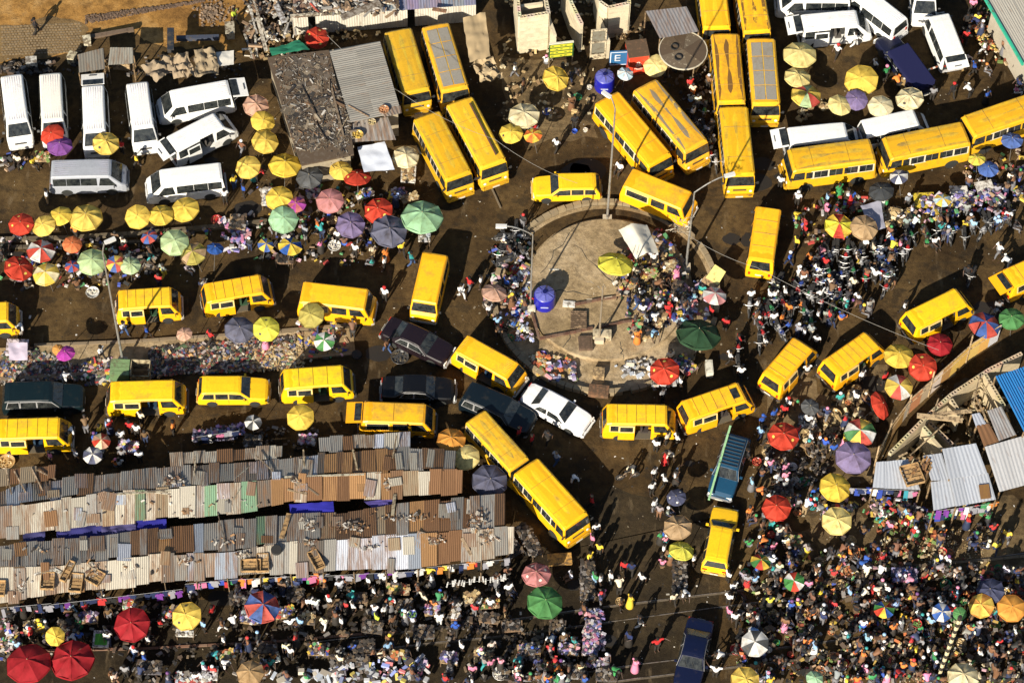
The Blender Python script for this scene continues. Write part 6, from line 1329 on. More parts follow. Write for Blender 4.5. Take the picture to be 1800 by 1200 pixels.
for t in [(1110, 500, 1.0, .7, .3, WD2, 'food'), (1140, 480, 1.2, .7, .2, WD, 'food'), (1165, 520, 1.0, .8, .5, WD2, 'mixed'), (1135, 540, 1.2, .6, .9, WD, 'cloths'), (1180, 470, .8, 1.1, .2, WD2, 'straw'), (1095, 512, .9, .6, 0, WD, 'mixed'), (1160, 560, .7, 1.3, -.4, WD2, 'straw'), (1190, 505, .7, 1.2, -.3, WD2, 'dark'), (250, 1110, 1.0, 0.7, -0.1, WD2, 'dark'), (300, 1075, 1.1, 0.8, 0.0, WD, 'mixed'), (420, 1050, 1.2, 0.9, 0.1, (.08, .07, .06), 'dark'), (395, 1150, 1.3, 0.7, 0.2, WD2, 'food'), (440, 1085, 1.4, 0.8, -0.1, WD, 'cloths'), (540, 1085, 1.0, 0.9, 0.0, (.08, .07, .06), 'straw'), (630, 1050, 1.1, 0.7, 0.1, WD2, 'dark'), (500, 1075, 1.2, 0.8, 0.2, WD, 'mixed'), (655, 1100, 1.3, 0.9, -0.1, (.08, .07, .06), 'dark'), (700, 1035, 1.4, 0.7, 0.0, WD2, 'food'), (760, 1070, 1.0, 0.8, 0.1, WD, 'cloths'), (830, 1050, 1.1, 0.9, 0.2, (.08, .07, .06), 'straw'), (860, 1085, 1.2, 0.7, -0.1, WD2, 'dark'), (560, 1140, 1.3, 0.8, 0.0, WD, 'mixed'), (640, 1135, 1.4, 0.9, 0.1, (.08, .07, .06), 'dark'), (700, 1150, 1.0, 0.7, 0.2, WD2, 'food'), (790, 1155, 1.1, 0.8, -0.1, WD, 'cloths'), (850, 1150, 1.2, 0.9, 0.0, (.08, .07, .06), 'straw'), (900, 1100, 1.3, 0.7, 0.1, WD2, 'dark'), (930, 1140, 1.4, 0.8, 0.2, WD, 'mixed'), (980, 1100, 1.0, 0.9, -0.1, (.08, .07, .06), 'dark'), (960, 1170, 1.1, 0.7, 0.0, WD2, 'food'), (155, 1085, 1.2, 0.8, 0.1, WD, 'cloths'), (60, 1100, 1.3, 0.9, 0.2, (.08, .07, .06), 'straw'), (120, 1100, 1.4, 0.7, -0.1, WD2, 'dark'), (230, 1060, 1.0, 0.8, 0.0, WD, 'mixed'), (520, 1045, 1.1, 0.9, 0.1, (.08, .07, .06), 'dark'), (860, 1060, 1.2, 0.7, 0.2, WD2, 'food'), (1000, 1140, 1.3, 0.8, -0.1, WD, 'cloths'), (75, 275, 1.0, .8, 0, WD, 'food'), (718, 303, 1.0, 1.6, 0, WHI, 'straw'), (640, 340, 1.2, .7, .4, WHI, 'mixed'), (720, 347, 1.2, .6, .45, WD, 'straw'), (746, 415, .8, .8, 0, WHI, 'white'), (470, 345, .7, 1.4, 0, WHI, 'white'), (418, 390, 1.1, 1.2, 0, WD, 'dark'), (700, 340, 1.0, .9, .2, WD2, 'cloths'), (550, 340, .9, .8, 0, WD2, 'cloths'), (500, 455, 1.2, .7, 0, WD2, 'dark'), (1625, 352, 1.4, 1.2, .1, (.66, .5, .03), None), (1686, 342, 1.2, 1.4, .05, WHI, None), (1732, 332, 1.2, 1.3, .25, WHI, None), (1560, 380, 1.6, .9, .2, WD, 'straw'),
          (984, 982, 1.5, .8, .1, (.50, .27, .06), None), (1195, 1015, .9, 2.6, 0, (.04, .04, .05), 'dark'), (1033, 1018, .9, 2.6, 0, (.15, .14, .14), 'dark'), (1040, 1120, 1.0, 2.4, -.1, (.3, .25, .25), 'cloths'), (712, 1062, 1.0, .8, 0, (.25, .14, .06), 'dark'), (587, 1068, .8, 1.2, .1, (.28, .17, .08), None), (802, 1072, .6, 1.3, 0, (.3, .15, .08), 'white'), (225, 785, 1.3, .9, 0, (.45, .12, .2), 'bags'), (445, 775, 1.2, .9, 0, WD2, 'dark'), (540, 772, 1.2, .8, 0, WD2, 'cloths'), (375, 765, 2.6, .8, .1, (.2, .2, .3), 'cloths'), (470, 1140, 1.2, .7, 0, WD2, 'dark'), (615, 1160, 2.4, .8, .05, (.1, .1, .1), 'dark'), (745, 1110, 1.3, .9, .05, (.12, .12, .12), 'dark'), (325, 1112, 1.1, .4, 0, WHI, 'white'), (262, 1172, 1.6, .9, 0, (.1, .1, .12), 'dark'), (1378, 860, 1.2, .9, 0, (.2, .18, .15), 'dark'), (1420, 740, 1.1, 1.0, 0, (.2, .18, .17), 'white'), (1205, 640, 1.5, 1.0, -.9, (.3, .22, .2), 'mixed'), (1590, 1010, 1.6, 1.0, 0, (.3, .3, .5), 'cloths'), (1395, 950, 1.0, .8, .1, WD, 'food'), (900, 960, 1.4, 1.0, -1.0, (.08, .08, .09), 'dark'), (930, 948, 2.4, .8, -1.05, (.1, .1, .1), 'dark'), (1066, 1185, 1.3, .8, 0, (.1, .1, .12), 'dark'), (340, 1190, 2.2, .7, 0, (.4, .05, .05), 'white'), (370, 1182, .9, .9, 0, (.62, .62, .62), None), (30, 610, 1.4, 1.2, 0, (.62, .55, .6), None), (1015, 1180, .9, .9, 0, (.3, .3, .3), 'dark')]:
    x, y, w, d, rz, c, gd = t; nm = {WD: 'wooden', WD2: 'dark wooden', WHI: 'white topped'}.get(c, 'painted')
    table(x, y, w, d, rz, c, '%s market table %s' % (nm, {'food': 'with heaps of food', 'straw': 'with straw coloured wares', 'mixed': 'with bright mixed wares', 'white': 'with white packets', 'dark': 'with small dark wares', 'cloths': 'with folded pale cloths', 'bags': 'with bright bags', None: 'with a flat plain cover'}[gd]), goods=gd, n=int(55 * w * d))
# snooker-like green topped table, green and tan stall on the median, tray stands
gt = table(178, 1122, 1.0, 1.1, 0, (.6, .6, .58), 'small white table with a bright green top', name='green_table'); m = MB(); m.box((0, -.05, .735), (.75, .75, .03)); m.obj('green_top', 'plain', gt, (.06, .30, .02, 0))
st = empty('median_stall', G(231, 660)); tag(st, 'green topped wooden stall box with open tan bin on the median', 'stall')
m = MB(); m.box((-.65, 0, .5), (1.25, 1.25, 1.0)); m.obj('green_box', 'plain', st, (.12, .20, .09, .2))
for i in range(4): m = MB(); m.box((-.65, -.45 + .3 * i, 1.02), (1.22, .27, .04)); m.obj('lid_board', 'plain', st, (.17, .27, .12, .2))
for a in ((.65, .6, 1.2, .05), (.65, -.6, 1.2, .05)): m = MB(); m.box((a[0], a[1], .5), (a[2], a[3], 1.0)); m.obj('bin_side', 'wood', st, (.42, .36, .22, .2))
for a in (.05, 1.25): m = MB(); m.box((a, 0, .5), (.05, 1.15, 1.0)); m.obj('bin_end', 'wood', st, (.42, .36, .22, .2))
m = MB(); m.box((.65, 0, .1), (1.1, 1.1, .05)); m.obj('bin_floor', 'wood', st, (.2, .13, .06, .3))
tarp('cloth_cover', [(1512, 362), (1548, 352), (1556, 402), (1534, 406)], 1.5, (.33, .33, .40), .06, label='faded patterned cloth sheet tilted over a stall by the beige umbrella', cat='cloth')
tarp('cloth_cover', [(15, 602), (48, 602), (48, 633), (16, 633)], 1.3, (.60, .52, .62), .05, label='white and violet cloth sheet over a stall near the frame edge', cat='cloth')
_m = MB()
def bowl_at(x, y, r, kind, lab):
    c, f = {'straw': ((.40, .27, .12), (.5, .38, .2)), 'food': ((.35, .2, .1), (.45, .16, .06)), 'green': ((.02, .28, .14), (.1, .25, .05)), 'dark': ((.05, .05, .05), (.1, .08, .05)), 'white': ((.65, .65, .62), (.6, .55, .45)), 'purple': ((.08, .03, .45), (.1, .05, .4)), 'blue': ((.03, .10, .5), None), 'red': ((.5, .03, .03), (.4, .1, .05))}[kind]
    return basin(x, y, .12, r, c, f, lab)
for (x, y, r, k, l) in [(1015, 172, .32, 'green', 'green plastic basin on the trodden ground'), (961, 198, .3, 'blue', 'blue plastic basin on the trodden ground'), (1036, 155, .2, 'white', 'white bucket beside the blue tank'), (1029, 230, .18, 'white', 'white bucket near the water sellers'), (954, 625, .3, 'purple', 'purple basin on the roundabout rim'), (583, 388, .4, 'straw', 'round basket of orange fruit'), (588, 433, .45, 'white', 'round white ringed tray on the dirt'), (583, 408, .3, 'straw', 'small round basket beside the slate violet umbrella'), (1505, 685, .35, 'straw', 'orange basket of food'), (1497, 700, .35, 'straw', 'orange basket of food'), (1466, 730, .5, 'straw', 'large coiled straw basket'), (1428, 793, .5, 'straw', 'large straw bowl beside the purple umbrella'), (1376, 820, .35, 'food', 'reddish round tray on the dirt'), (1393, 821, .3, 'white', 'pale round tray on the dirt'), (12, 812, .55, 'straw', 'large brown basket in front of the shed end'), (1308, 740, .1, 'dark', 'small dark bowl on the road'), (381, 388, .4, 'red', 'pink round basin above the kerb'), (163, 515, .45, 'white', 'white basin with green leaves below the parasols'), (703, 628, .6, 'dark', 'heap of black bundles in a ring on the road'), (880, 1184, .5, 'white', 'white basin with dark wares at the bottom edge'), (1090, 1058, .3, 'straw', 'brown round basket carried near the rails'), (1345, 1062, .45, 'straw', 'orange brown round lid in the dense crowd'), (550, 1022, .4, 'red', 'reddish basin in front of the shed'), (1010, 232, .2, 'blue', 'tall blue bucket near the water sellers'), (1131, 457, .3, 'green', 'bright green basin beside the white tent'), (1146, 475, .35, 'red', 'red basin beside the yellow platform umbrella'), (906, 475, .4, 'red', 'red round tray beside the thin street lamp'), (907, 550, .35, 'blue', 'blue box bucket at the roundabout side'), (905, 590, .4, 'food', 'tray of food near the orange minibus'), (896, 595, .3, 'green', 'green basin near the orange minibus')]:
    bowl_at(x, y, r, k, l)
for i in range(150):
    x, y = sample([(1300, 960), (1540, 930), (1800, 1000), (1800, 1195), (1290, 1195)]) if i < 115 else sample([(1340, 700), (1520, 690), (1530, 850), (1350, 960), (1320, 850)])
    if near_vehicle(x, y): continue
    k = random.choice(['straw', 'straw', 'food', 'food', 'dark', 'dark', 'white', 'green', 'red'])
    bowl_at(x, y, U(.2, .42), k, {'straw': 'round straw tray', 'food': 'round tray heaped with red brown food', 'dark': 'dark round basin', 'white': 'white enamel basin', 'green': 'green plastic basin', 'red': 'red plastic basin'}[k] + ' in the market crowd')
# ------------------------------------------------------------ people
def skin_mesh(name, verts, edges, radii, mats, sub=1, extra=None):
    me = bpy.data.meshes.new(name); me.from_pydata([Vector(v) for v in verts], edges, [])
    bm = bmesh.new(); bm.from_mesh(me); ly = bm.verts.layers.skin.verify(); bm.verts.ensure_lookup_table()
    for i, v in enumerate(bm.verts):
        r = radii[i]; v[ly].radius = r if isinstance(r, tuple) else (r, r); v[ly].use_root = (i == 0)
    bm.to_mesh(me); bm.free()
    o = bpy.data.objects.new(name, me); COL.objects.link(o)
    sk = o.modifiers.new('skin', 'SKIN'); sk.use_smooth_shade = True
    if sub: o.modifiers.new('sub', 'SUBSURF').levels = sub
    dg = bpy.context.evaluated_depsgraph_get(); dg.update(); ev = bpy.data.meshes.new_from_object(o.evaluated_get(dg))
    bpy.data.objects.remove(o); ev.name = name
    if extra is not None and extra.v:
        bm = bmesh.new(); bm.from_mesh(ev); n0 = [bm.verts.new(v) for v in extra.v]
        for f, mi in zip(extra.f, extra.m):
            try: q = bm.faces.new([n0[i] for i in f]); q.material_index = mi; q.smooth = True
            except ValueError: pass
        bm.to_mesh(ev); bm.free()
    ev.materials.clear()
    for m in mats: ev.materials.append(M[m])
    return ev
def person_set(pose):
    J = dict(pel=(0, 0, .94), wai=(0, 0, 1.08), che=(0, 0, 1.30), nb=(0, 0, 1.44), hd=(.01, 0, 1.57), ht=(.015, 0, 1.66), sl=(0, .19, 1.39), sr=(0, -.19, 1.39), el=(-.02, .26, 1.12), er=(-.02, -.26, 1.12), wl=(.06, .27, .88), wr=(.06, -.27, .88), hl=(0, .09, .88), hr=(0, -.09, .88), kl=(.03, .10, .48), kr=(.03, -.10, .48), al=(0, .10, .07), ar=(0, -.10, .07))
    J = {k: Vector(v) for k, v in J.items()}
    def mv(**kw):
        for k, v in kw.items(): J[k] = Vector(v)
    if pose == 'walk': mv(kl=(.20, .09, .50), al=(.25, .10, .08), kr=(-.04, -.09, .48), ar=(-.30, -.10, .14), el=(-.18, .25, 1.15), wl=(-.12, .27, .92), er=(.14, -.25, 1.15), wr=(.28, -.22, .98))
    if pose == 'walkb': mv(kr=(.20, -.09, .50), ar=(.25, -.10, .08), kl=(-.04, .09, .48), al=(-.30, .10, .14), er=(-.18, -.25, 1.15), wr=(-.12, -.27, .92), el=(.16, .24, 1.18), wl=(.36, .16, 1.12))
    if pose == 'carry': mv(el=(.08, .33, 1.52), wl=(.04, .20, 1.76), kl=(.12, .09, .49), al=(.14, .10, .08), ar=(-.16, -.1, .09))
    if pose == 'arms': mv(el=(.05, .45, 1.40), wl=(.22, .60, 1.42), er=(.05, -.45, 1.38), wr=(.24, -.58, 1.44))
    if pose == 'sit':
        for k in ('pel', 'wai', 'che', 'nb', 'hd', 'ht', 'sl', 'sr', 'el', 'er', 'wl', 'wr', 'hl', 'hr'): J[k] = J[k] - Vector((0, 0, .48))
        mv(kl=(.44, .16, .46), kr=(.44, -.16, .46), al=(.42, .14, .07), ar=(.42, -.14, .07), wl=(.38, .14, .58), wr=(.38, -.14, .58), el=(.12, .27, .70), er=(.12, -.27, .70))
    if pose == 'bend':
        T = Matrix.Translation((0, 0, .9)) @ Matrix.Rotation(.95, 4, 'Y') @ Matrix.Translation((0, 0, -.9))
        for k in ('wai', 'che', 'nb', 'hd', 'ht', 'sl', 'sr', 'el', 'er', 'wl', 'wr'): J[k] = T @ J[k]
        mv(wl=(.72, .18, .62), wr=(.68, -.20, .58), el=(.52, .24, .86), er=(.50, -.25, .84))
    if pose == 'robe': mv(el=(.10, .24, 1.14), wl=(.26, .10, 1.06), er=(.10, -.24, 1.14), wr=(.26, -.10, 1.06))
    order = ['pel', 'wai', 'che', 'nb', 'hd', 'ht', 'sl', 'el', 'wl', 'sr', 'er', 'wr', 'hl', 'kl', 'al', 'hr', 'kr', 'ar']
    V_ = [J[k] for k in order]; ix = {k: i for i, k in enumerate(order)}
    tl, trr = J['al'] + Vector((.17, .02, -.03)), J['ar'] + Vector((.17, -.02, -.03))
    hl_, hr_ = J['wl'] + (J['wl'] - J['el']).normalized() * .07, J['wr'] + (J['wr'] - J['er']).normalized() * .07
    V_ += [tl, trr, hl_, hr_]
    E = [('pel', 'wai'), ('wai', 'che'), ('che', 'nb'), ('nb', 'hd'), ('hd', 'ht'), ('che', 'sl'), ('sl', 'el'), ('el', 'wl'), ('che', 'sr'), ('sr', 'er'), ('er', 'wr'), ('pel', 'hl'), ('hl', 'kl'), ('kl', 'al'), ('pel', 'hr'), ('hr', 'kr'), ('kr', 'ar')]
    E = [(ix[a], ix[b]) for a, b in E] + [(ix['al'], 18), (ix['ar'], 19), (ix['wl'], 20), (ix['wr'], 21)]
    rad = dict(pel=(.11, .13), wai=(.09, .12), che=(.10, .13), nb=.055, hd=.10, ht=.085, sl=.06, el=.042, wl=.030, sr=.06, er=.042, wr=.030, hl=.085, kl=.055, al=.04, hr=.085, kr=.055, ar=.04)
    Rr = [rad[k] for k in order] + [.032, .032, .034, .034]
    ex = MB(); up = (J['ht'] - J['hd']).normalized(); fw = Vector((up.z, 0, -up.x)) if pose == 'bend' else Vector((1, 0, 0)); hc = (J['hd'] + J['ht']) / 2
    ex.tube(hc + fw * .08, hc + fw * .13 - up * .02, .022, .012, 5)            # nose
    for s in (-1, 1):
        y = Vector((0, s, 0)); ex.tube(hc + y * .085, hc + y * .115, .028, .02, 5)   # ears
        ex.mi = 1; c = hc + fw * .098 + y * .035 + up * .02; ex.tube(c, c + fw * .008, .012, .008, 5); ex.mi = 0
    ex.mi = 1; c = hc + fw * .095 - up * .055; ex.tube(c - Vector((0, .025, 0)), c + Vector((0, .025, 0)), .008, n=4); ex.mi = 0
    for h, w, s in ((hl_, J['wl'], 1), (hr_, J['wr'], -1)):
        d = (h - w).normalized(); y = Vector((0, 1, 0)) if abs(d.y) < .8 else Vector((1, 0, 0)); side = d.cross(y).normalized()
        for k, (L, o_) in enumerate(((.070, -.026), (.080, -.009), (.074, .009), (.060, .026))):
            a = h + side * o_; b_ = a + d * L * .6; ex.tube(a, b_, .010, .009, 5); ex.tube(b_, b_ + (d * .8 - y * s * .5).normalized() * L * .5, .009, .006, 5)
        a = w + d * .03 - side * .03; ex.tube(a, a + (d * .6 - side).normalized() * .06, .011, .008, 5)
    body = skin_mesh('body', V_, E, Rr, ['skin', 'dark'], 1, ex)
    # shirt, with sleeves to above the elbow
    sv = [J['wai'] - (J['wai'] - J['pel']) * .9, J['wai'], J['che'], J['nb'] - (J['nb'] - J['che']) * .15, J['sl'], J['sl'].lerp(J['el'], .85), J['sr'], J['sr'].lerp(J['er'], .85)]
    shirt = skin_mesh('shirt', sv, [(0, 1), (1, 2), (2, 3), (2, 4), (4, 5), (2, 6), (6, 7)], [(.15, .185), (.135, .165), (.13, .17), .075, .085, .072, .085, .072], ['garment'], 1)
    if pose == 'robe':
        m = MB(); m.lathe([(.17, 1.0), (.19, .8), (.23, .45), (.27, .12), (.25, .10)], 14); low = m.mesh('skirt', 'garment', 60)
    else:
        tv = [J['pel'], J['hl'], J['kl'], J['al'] + Vector((0, 0, .04)), J['hr'], J['kr'], J['ar'] + Vector((0, 0, .04))]
        low = skin_mesh('trousers', tv, [(0, 1), (1, 2), (2, 3), (0, 4), (4, 5), (5, 6)], [(.125, .15), .105, .078, .06, .105, .078, .06], ['garment'], 1)
    hm = MB(); q = up.to_track_quat('Z', 'Y'); hh = MB(); hh.lathe([(.108, -.01), (.116, .03), (.10, .08), (.06, .115), (.001, .125)], 12)
    hm.add([hc + q @ Vector(v) * 1.0 - fw * .012 for v in hh.v], hh.f); hair = hm.mesh('hair', 'garment', 60)
    return dict(body=body, shirt=shirt, low=low, hair=hair, head=Vector(J['ht']) + up * .09)
POSES = {k: person_set(k) for k in ('stand', 'walk', 'walkb', 'carry', 'arms', 'sit', 'bend', 'robe')}
SHIRT = {'white': (.78, .78, .76), 'cream': (.66, .58, .42), 'red': (.50, .03, .03), 'blue': (.03, .09, .38), 'sky blue': (.25, .42, .62), 'yellow': (.72, .52, .05), 'orange': (.66, .20, .04), 'pink': (.64, .22, .34), 'green': (.04, .24, .08), 'black': (.02, .02, .022), 'navy': (.02, .03, .09), 'brown': (.16, .08, .04), 'grey': (.24, .24, .25), 'purple': (.13, .05, .17), 'lime': (.50, .62, .06), 'teal': (.03, .26, .26), 'checked pale': (.48, .50, .55)}
TROU = {'dark': (.030, .026, .022), 'navy': (.02, .03, .07), 'grey': (.14, .14, .15), 'khaki': (.30, .22, .12), 'white': (.6, .6, .58), 'brown': (.10, .06, .035), 'blue': (.05, .09, .2)}
NP = [0]
def person(px, py, shirt, trou='dark', pose='stand', rz=None, hat=None, load=None, extra='', z=0.0):
    P = POSES[pose]; e = link('person', P['body'], None, (*random.choice([(.050, .026, .015), (.070, .036, .02), (.035, .018, .011), (.09, .048, .028)]), 0))
    g = G(px, py, z + .85); e.location = (g.x, g.y, z); e.rotation_euler = (0, 0, U(0, 6.28) if rz is None else rz); s = U(.95, 1.06); e.scale = (s,) * 3
    k = U(.9, 1.08); c = SHIRT[shirt]; o = link('shirt', P['shirt'], e, [min(.85, v * k) for v in c])
    o = link('skirt' if pose == 'robe' else 'trousers', P['low'], e, (c if (pose == 'robe' and rnd() < .6) else TROU[trou]))
    o = link('hair' if not hat else 'hat', P['hair'], e, SHIRT[hat] if hat else (.010, .009, .008))
    if hat: o.scale = (1.06, 1.06, 1.02)
    NP[0] += 1
    verb = {'stand': 'standing', 'walk': 'walking', 'walkb': 'walking', 'carry': 'raising one arm', 'arms': 'with arms spread', 'sit': 'sitting low', 'bend': 'bending down', 'robe': 'standing in a long skirt'}[pose]
    lab = 'person in %s shirt%s %s' % (shirt, (' and %s trousers' % trou) if pose != 'robe' and trou != 'dark' else '', verb)
    if hat: lab = lab.replace('person', 'person with %s headwear' % hat, 1)
    tag(e, lab, 'person', 'people in the market', at=(px, py), auto=True)
    if load:
        h = P['head']; w = Matrix.Rotation(e.rotation_euler.z, 3, 'Z') @ (h * s) + Vector(e.location); b, f, r = load
        x, y = PX(w); bb = basin(x, y, w.z, r, b, f, '%s basin carried on the head of a person' % ('pale' if sum(b) > 1 else 'coloured'), group='head loads')
    if pose == 'sit':
        m = MB(); m.box((0, 0, .33), (.32, .32, .04)); st_ = MB(); o = m.obj('stool', 'wood', None, (.25, .16, .08, .2)); 
        st_.box((0, 0, .16), (.2, .2, .30)); o2 = st_.obj('stool_base', 'wood', o, (.2, .12, .06, .2)); o.location = (g.x, g.y, z); tag(o, 'low wooden stool under a seated person', 'stool', 'low stools', at=(px, py + 3), auto=True)
    return e
EX = """62,47,black,d,walk;412,30,lime,d,walk;82,345,white,k,stand;395,345,white,d,stand;411,320,yellow,b,stand;240,283,yellow,d,walk;30,276,cream,d,sit;57,280,yellow,d,sit;213,258,red,d,stand;428,335,blue,d,stand;345,336,white,d,sit
217,577,white,b,walk;258,583,blue,d,walk;178,620,white,d,walk;111,660,white,w,bend;37,570,white,d,bend;370,592,red,d,walk;676,518,white,d,stand,red;723,455,teal,b,walk;706,437,yellow,d,walk;678,446,orange,d,robe;676,462,white,d,stand;624,440,white,d,stand;594,415,white,d,stand;655,442,cream,k,stand
811,512,white,w,walk;825,500,red,g,walk;680,608,khaki?,b,walk;305,752,orange,d,stand;212,768,white,d,stand;228,752,red,d,stand;240,757,white,d,stand;248,735,cream,d,stand;175,757,yellow,d,stand;125,752,white,d,bend;245,803,white,d,stand;133,800,checked pale,d,stand;88,803,pink,d,stand;215,800,grey,d,stand
1115,820,cream,d,bend;1153,783,white,d,stand;1190,772,white,d,walk;1170,803,red,d,robe;1150,832,white,d,stand;1168,845,white,d,walk;1187,838,white,d,arms;1146,858,white,d,stand;1150,888,white,g,stand;978,805,checked pale,b,walk;1008,836,white,d,bend;1040,882,red,d,walk;963,768,black,d,walk;912,762,red,d,stand;935,774,red,d,stand;1337,760,sky blue,n,walk;1283,627,white,d,walk;1303,655,white,d,walk;1299,592,red,d,sit;1173,770,cream,d,stand
1017,932,white,w,walk;1048,930,white,d,stand;1041,948,pink,d,stand;1053,965,yellow,d,stand;1037,980,yellow,d,walk;1056,1020,white,d,stand;1074,1014,white,w,stand;1098,997,red,d,walk;1110,1000,navy,d,walk;1128,1017,white,d,walk;1089,1035,cream,d,bend;1108,1055,yellow,d,robe;1092,1062,brown,d,stand;1184,1052,cream,d,walk;1203,1037,white,d,bend;1125,1092,black,w,walk;1106,1122,navy,d,robe;1155,1132,red,d,arms;1117,1168,pink,d,robe;1167,966,white,d,stand;1220,984,white,d,stand
1290,1034,white,d,walk;1281,1052,white,d,stand;1281,1077,pink,d,stand;1280,1012,white,d,stand;1258,1180,white,d,arms;1274,1152,white,d,bend;1165,985,pink,d,sit;1166,940,blue,d,stand
597,1030,checked pale,g,stand;647,1022,white,d,stand;675,1018,white,d,stand;657,1040,white,d,walk;545,1060,white,d,walk;578,1056,white,d,stand,red;620,1067,white,d,walk;691,1058,white,d,stand;745,1053,cream,d,arms;510,1096,white,d,arms;527,1095,sky blue,d,stand;570,1094,cream,w,walk;600,1094,white,d,stand;662,1087,lime,d,stand;676,1074,white,d,stand;723,1080,white,k,stand;690,1092,brown,d,stand;772,1088,white,w,stand;801,1104,blue,d,walk,blue;808,1055,black,d,bend;875,1046,white,d,stand;894,1036,white,d,stand;888,1072,khaki?,k,stand;510,1146,white,d,stand;682,1138,sky blue,d,stand;717,1127,white,d,stand;735,1132,grey,w,stand;597,1160,cream,d,stand;811,1137,white,d,stand;863,1167,pink,d,walk;831,1178,pink,d,robe;530,1015,pink,d,stand;565,1018,pink,k,stand;500,1030,white,d,stand;470,1036,checked pale,d,stand
178,1046,white,w,walk;393,1126,white,d,walk;390,1098,brown,w,walk;412,1099,white,d,bend;373,1076,red,d,stand;236,1146,checked pale,b,walk,red;300,1046,orange,d,stand;335,1037,white,d,bend;197,1186,khaki?,k,stand;283,1085,white,d,sit;280,1090,red,d,sit;357,1100,sky blue,d,stand;185,1105,white,d,sit;55,1115,red,d,stand,red;130,1115,white,d,bend;140,1120,blue,d,stand;220,1180,grey,d,stand;345,1185,white,d,sit;390,1163,white,d,bend;70,1100,yellow,d,robe,yellow;40,1072,red,d,robe;20,1085,black,d,stand;258,1120,white,d,sit
978,255,white,d,walk;1075,215,cream,d,stand;1005,180,brown,d,robe;1218,200,white,d,stand;1185,270,white,d,stand;1472,90,white,d,walk,red;1503,70,white,w,walk;1538,115,white,d,walk;1557,130,green,d,stand,pink;1580,148,orange,d,bend;1675,160,black,d,walk,red;1712,120,blue,d,walk;1710,10,pink,d,robe;1698,65,red,d,walk;1730,85,white,w,walk;1700,35,black,d,stand;1775,215,white,d,stand;1790,150,navy,d,walk;1735,170,blue,d,robe;1707,160,white,d,bend;1640,165,grey,d,stand
1372,320,white,d,stand;1402,350,white,d,stand,white;1396,375,yellow,d,bend;1415,405,red,d,stand,red;1400,428,yellow,d,stand;1388,455,blue,n,walk,white;1405,480,white,w,stand,white;1425,450,orange,d,sit;1432,463,blue,d,sit;1451,463,red,d,walk;1511,456,yellow,d,sit;1500,500,cream,d,walk;1457,490,sky blue,d,sit,orange;1442,518,white,d,arms;1380,515,white,d,walk;1362,520,white,d,stand;1353,520,white,d,stand;1410,530,orange,d,sit;1507,525,white,k,walk;1538,485,white,d,arms;1573,490,khaki?,k,bend;1660,395,white,d,sit;1680,397,blue,d,sit;1697,392,yellow,d,sit;1773,375,white,d,sit;1756,440,white,g,walk;1630,420,green,d,sit;1645,420,white,d,sit;1554,435,white,d,sit;1520,430,white,d,stand;1535,438,cream,d,stand;1775,460,white,w,bend;1700,480,black,d,walk;1495,350,red,d,robe;1475,335,green,d,robe;1490,345,white,d,robe;1497,348,blue,d,stand;1454,350,sky blue,d,stand;1452,372,pink,d,stand,pink;1320,520,white,d,stand;1333,530,white,d,sit;1590,540,white,d,walk;1755,540,grey,d,walk;1635,280,blue,b,walk;1600,292,white,w,walk;1558,360,green,d,stand
1275,570,red,d,stand;1121,590,orange,d,robe;1130,545,white,d,walk;1145,555,white,n,bend;1178,628,cream,d,stand;1120,530,navy,b,walk;1196,672,white,d,stand;1165,695,grey,d,stand;1250,548,red,d,stand;1345,595,white,d,sit;1385,545,orange,d,stand;1412,570,yellow,d,sit;1438,555,white,d,walk;1360,560,white,d,stand;1375,560,orange,d,stand
845,495,white,d,stand;860,545,white,d,stand;875,560,sky blue,d,sit;880,570,red,d,sit;920,150,brown,d,stand;1010,215,black,d,stand;1090,290,white,d,sit
1385,710,white,d,stand,red;1378,722,red,d,stand;1420,740,white,d,stand;1425,770,white,w,walk;1360,730,blue,d,stand;1366,840,white,d,walk;1402,885,grey,d,stand;1430,880,teal,d,robe;1432,868,blue,d,stand;1340,740,blue,d,stand,blue;1512,640,white,d,stand;1515,662,white,d,stand;1350,770,black,d,walk;1520,600,white,d,stand;1435,600,white,d,stand;1420,645,white,d,sit;1555,665,red,d,stand;1465,790,blue,d,stand;1315,800,black,d,walk"""
EX += ';1115,495,black,d,stand;1128,510,white,d,sit;1150,500,brown,d,bend;1160,540,checked pale,d,stand;1175,545,red,d,robe,red;1120,475,cream,d,sit;1105,530,navy,b,stand;1185,530,white,d,stand;1190,480,pink,d,robe,purple;1140,580,black,d,sit;1150,455,white,d,stand;1170,490,brown,d,sit;905,430,black,d,stand;890,500,blue,d,stand;900,530,brown,d,robe,yellow;880,520,white,d,sit'
CH = dict(d='dark', k='khaki', b='blue', w='white', g='grey', n='navy')
tot = 0
for line in EX.replace('\n', ';').split(';'):
    f = line.split(',')
    if len(f) < 5: continue
    sh = 'brown' if '?' in f[2] else f[2]
    x, y = float(f[0]), float(f[1])
    person(x, y, sh, CH[f[3]], f[4], hat=f[5] if len(f) > 5 else None, z=.46 if ((x - 1066) / 143) ** 2 + ((y - 500) / 120) ** 2 < 1 else (.1 if ((x - 1065) / 190) ** 2 + ((y - 520) / 160) ** 2 < 1 else 0))
ZN = [([(1290, 990), (1560, 960), (1800, 990), (1800, 1195), (1290, 1195)], 10), ([(1340, 690), (1520, 690), (1440, 900), (1320, 960), (1330, 800)], 3), ([(410, 1030), (900, 1010), (900, 1190), (400, 1190)], 3.2), ([(1000, 1000), (1060, 1000), (1080, 1190), (900, 1190)], 2), ([(0, 400), (240, 420), (250, 500), (0, 500)], 2), ([(430, 320), (700, 330), (640, 470), (430, 470)], 2)]
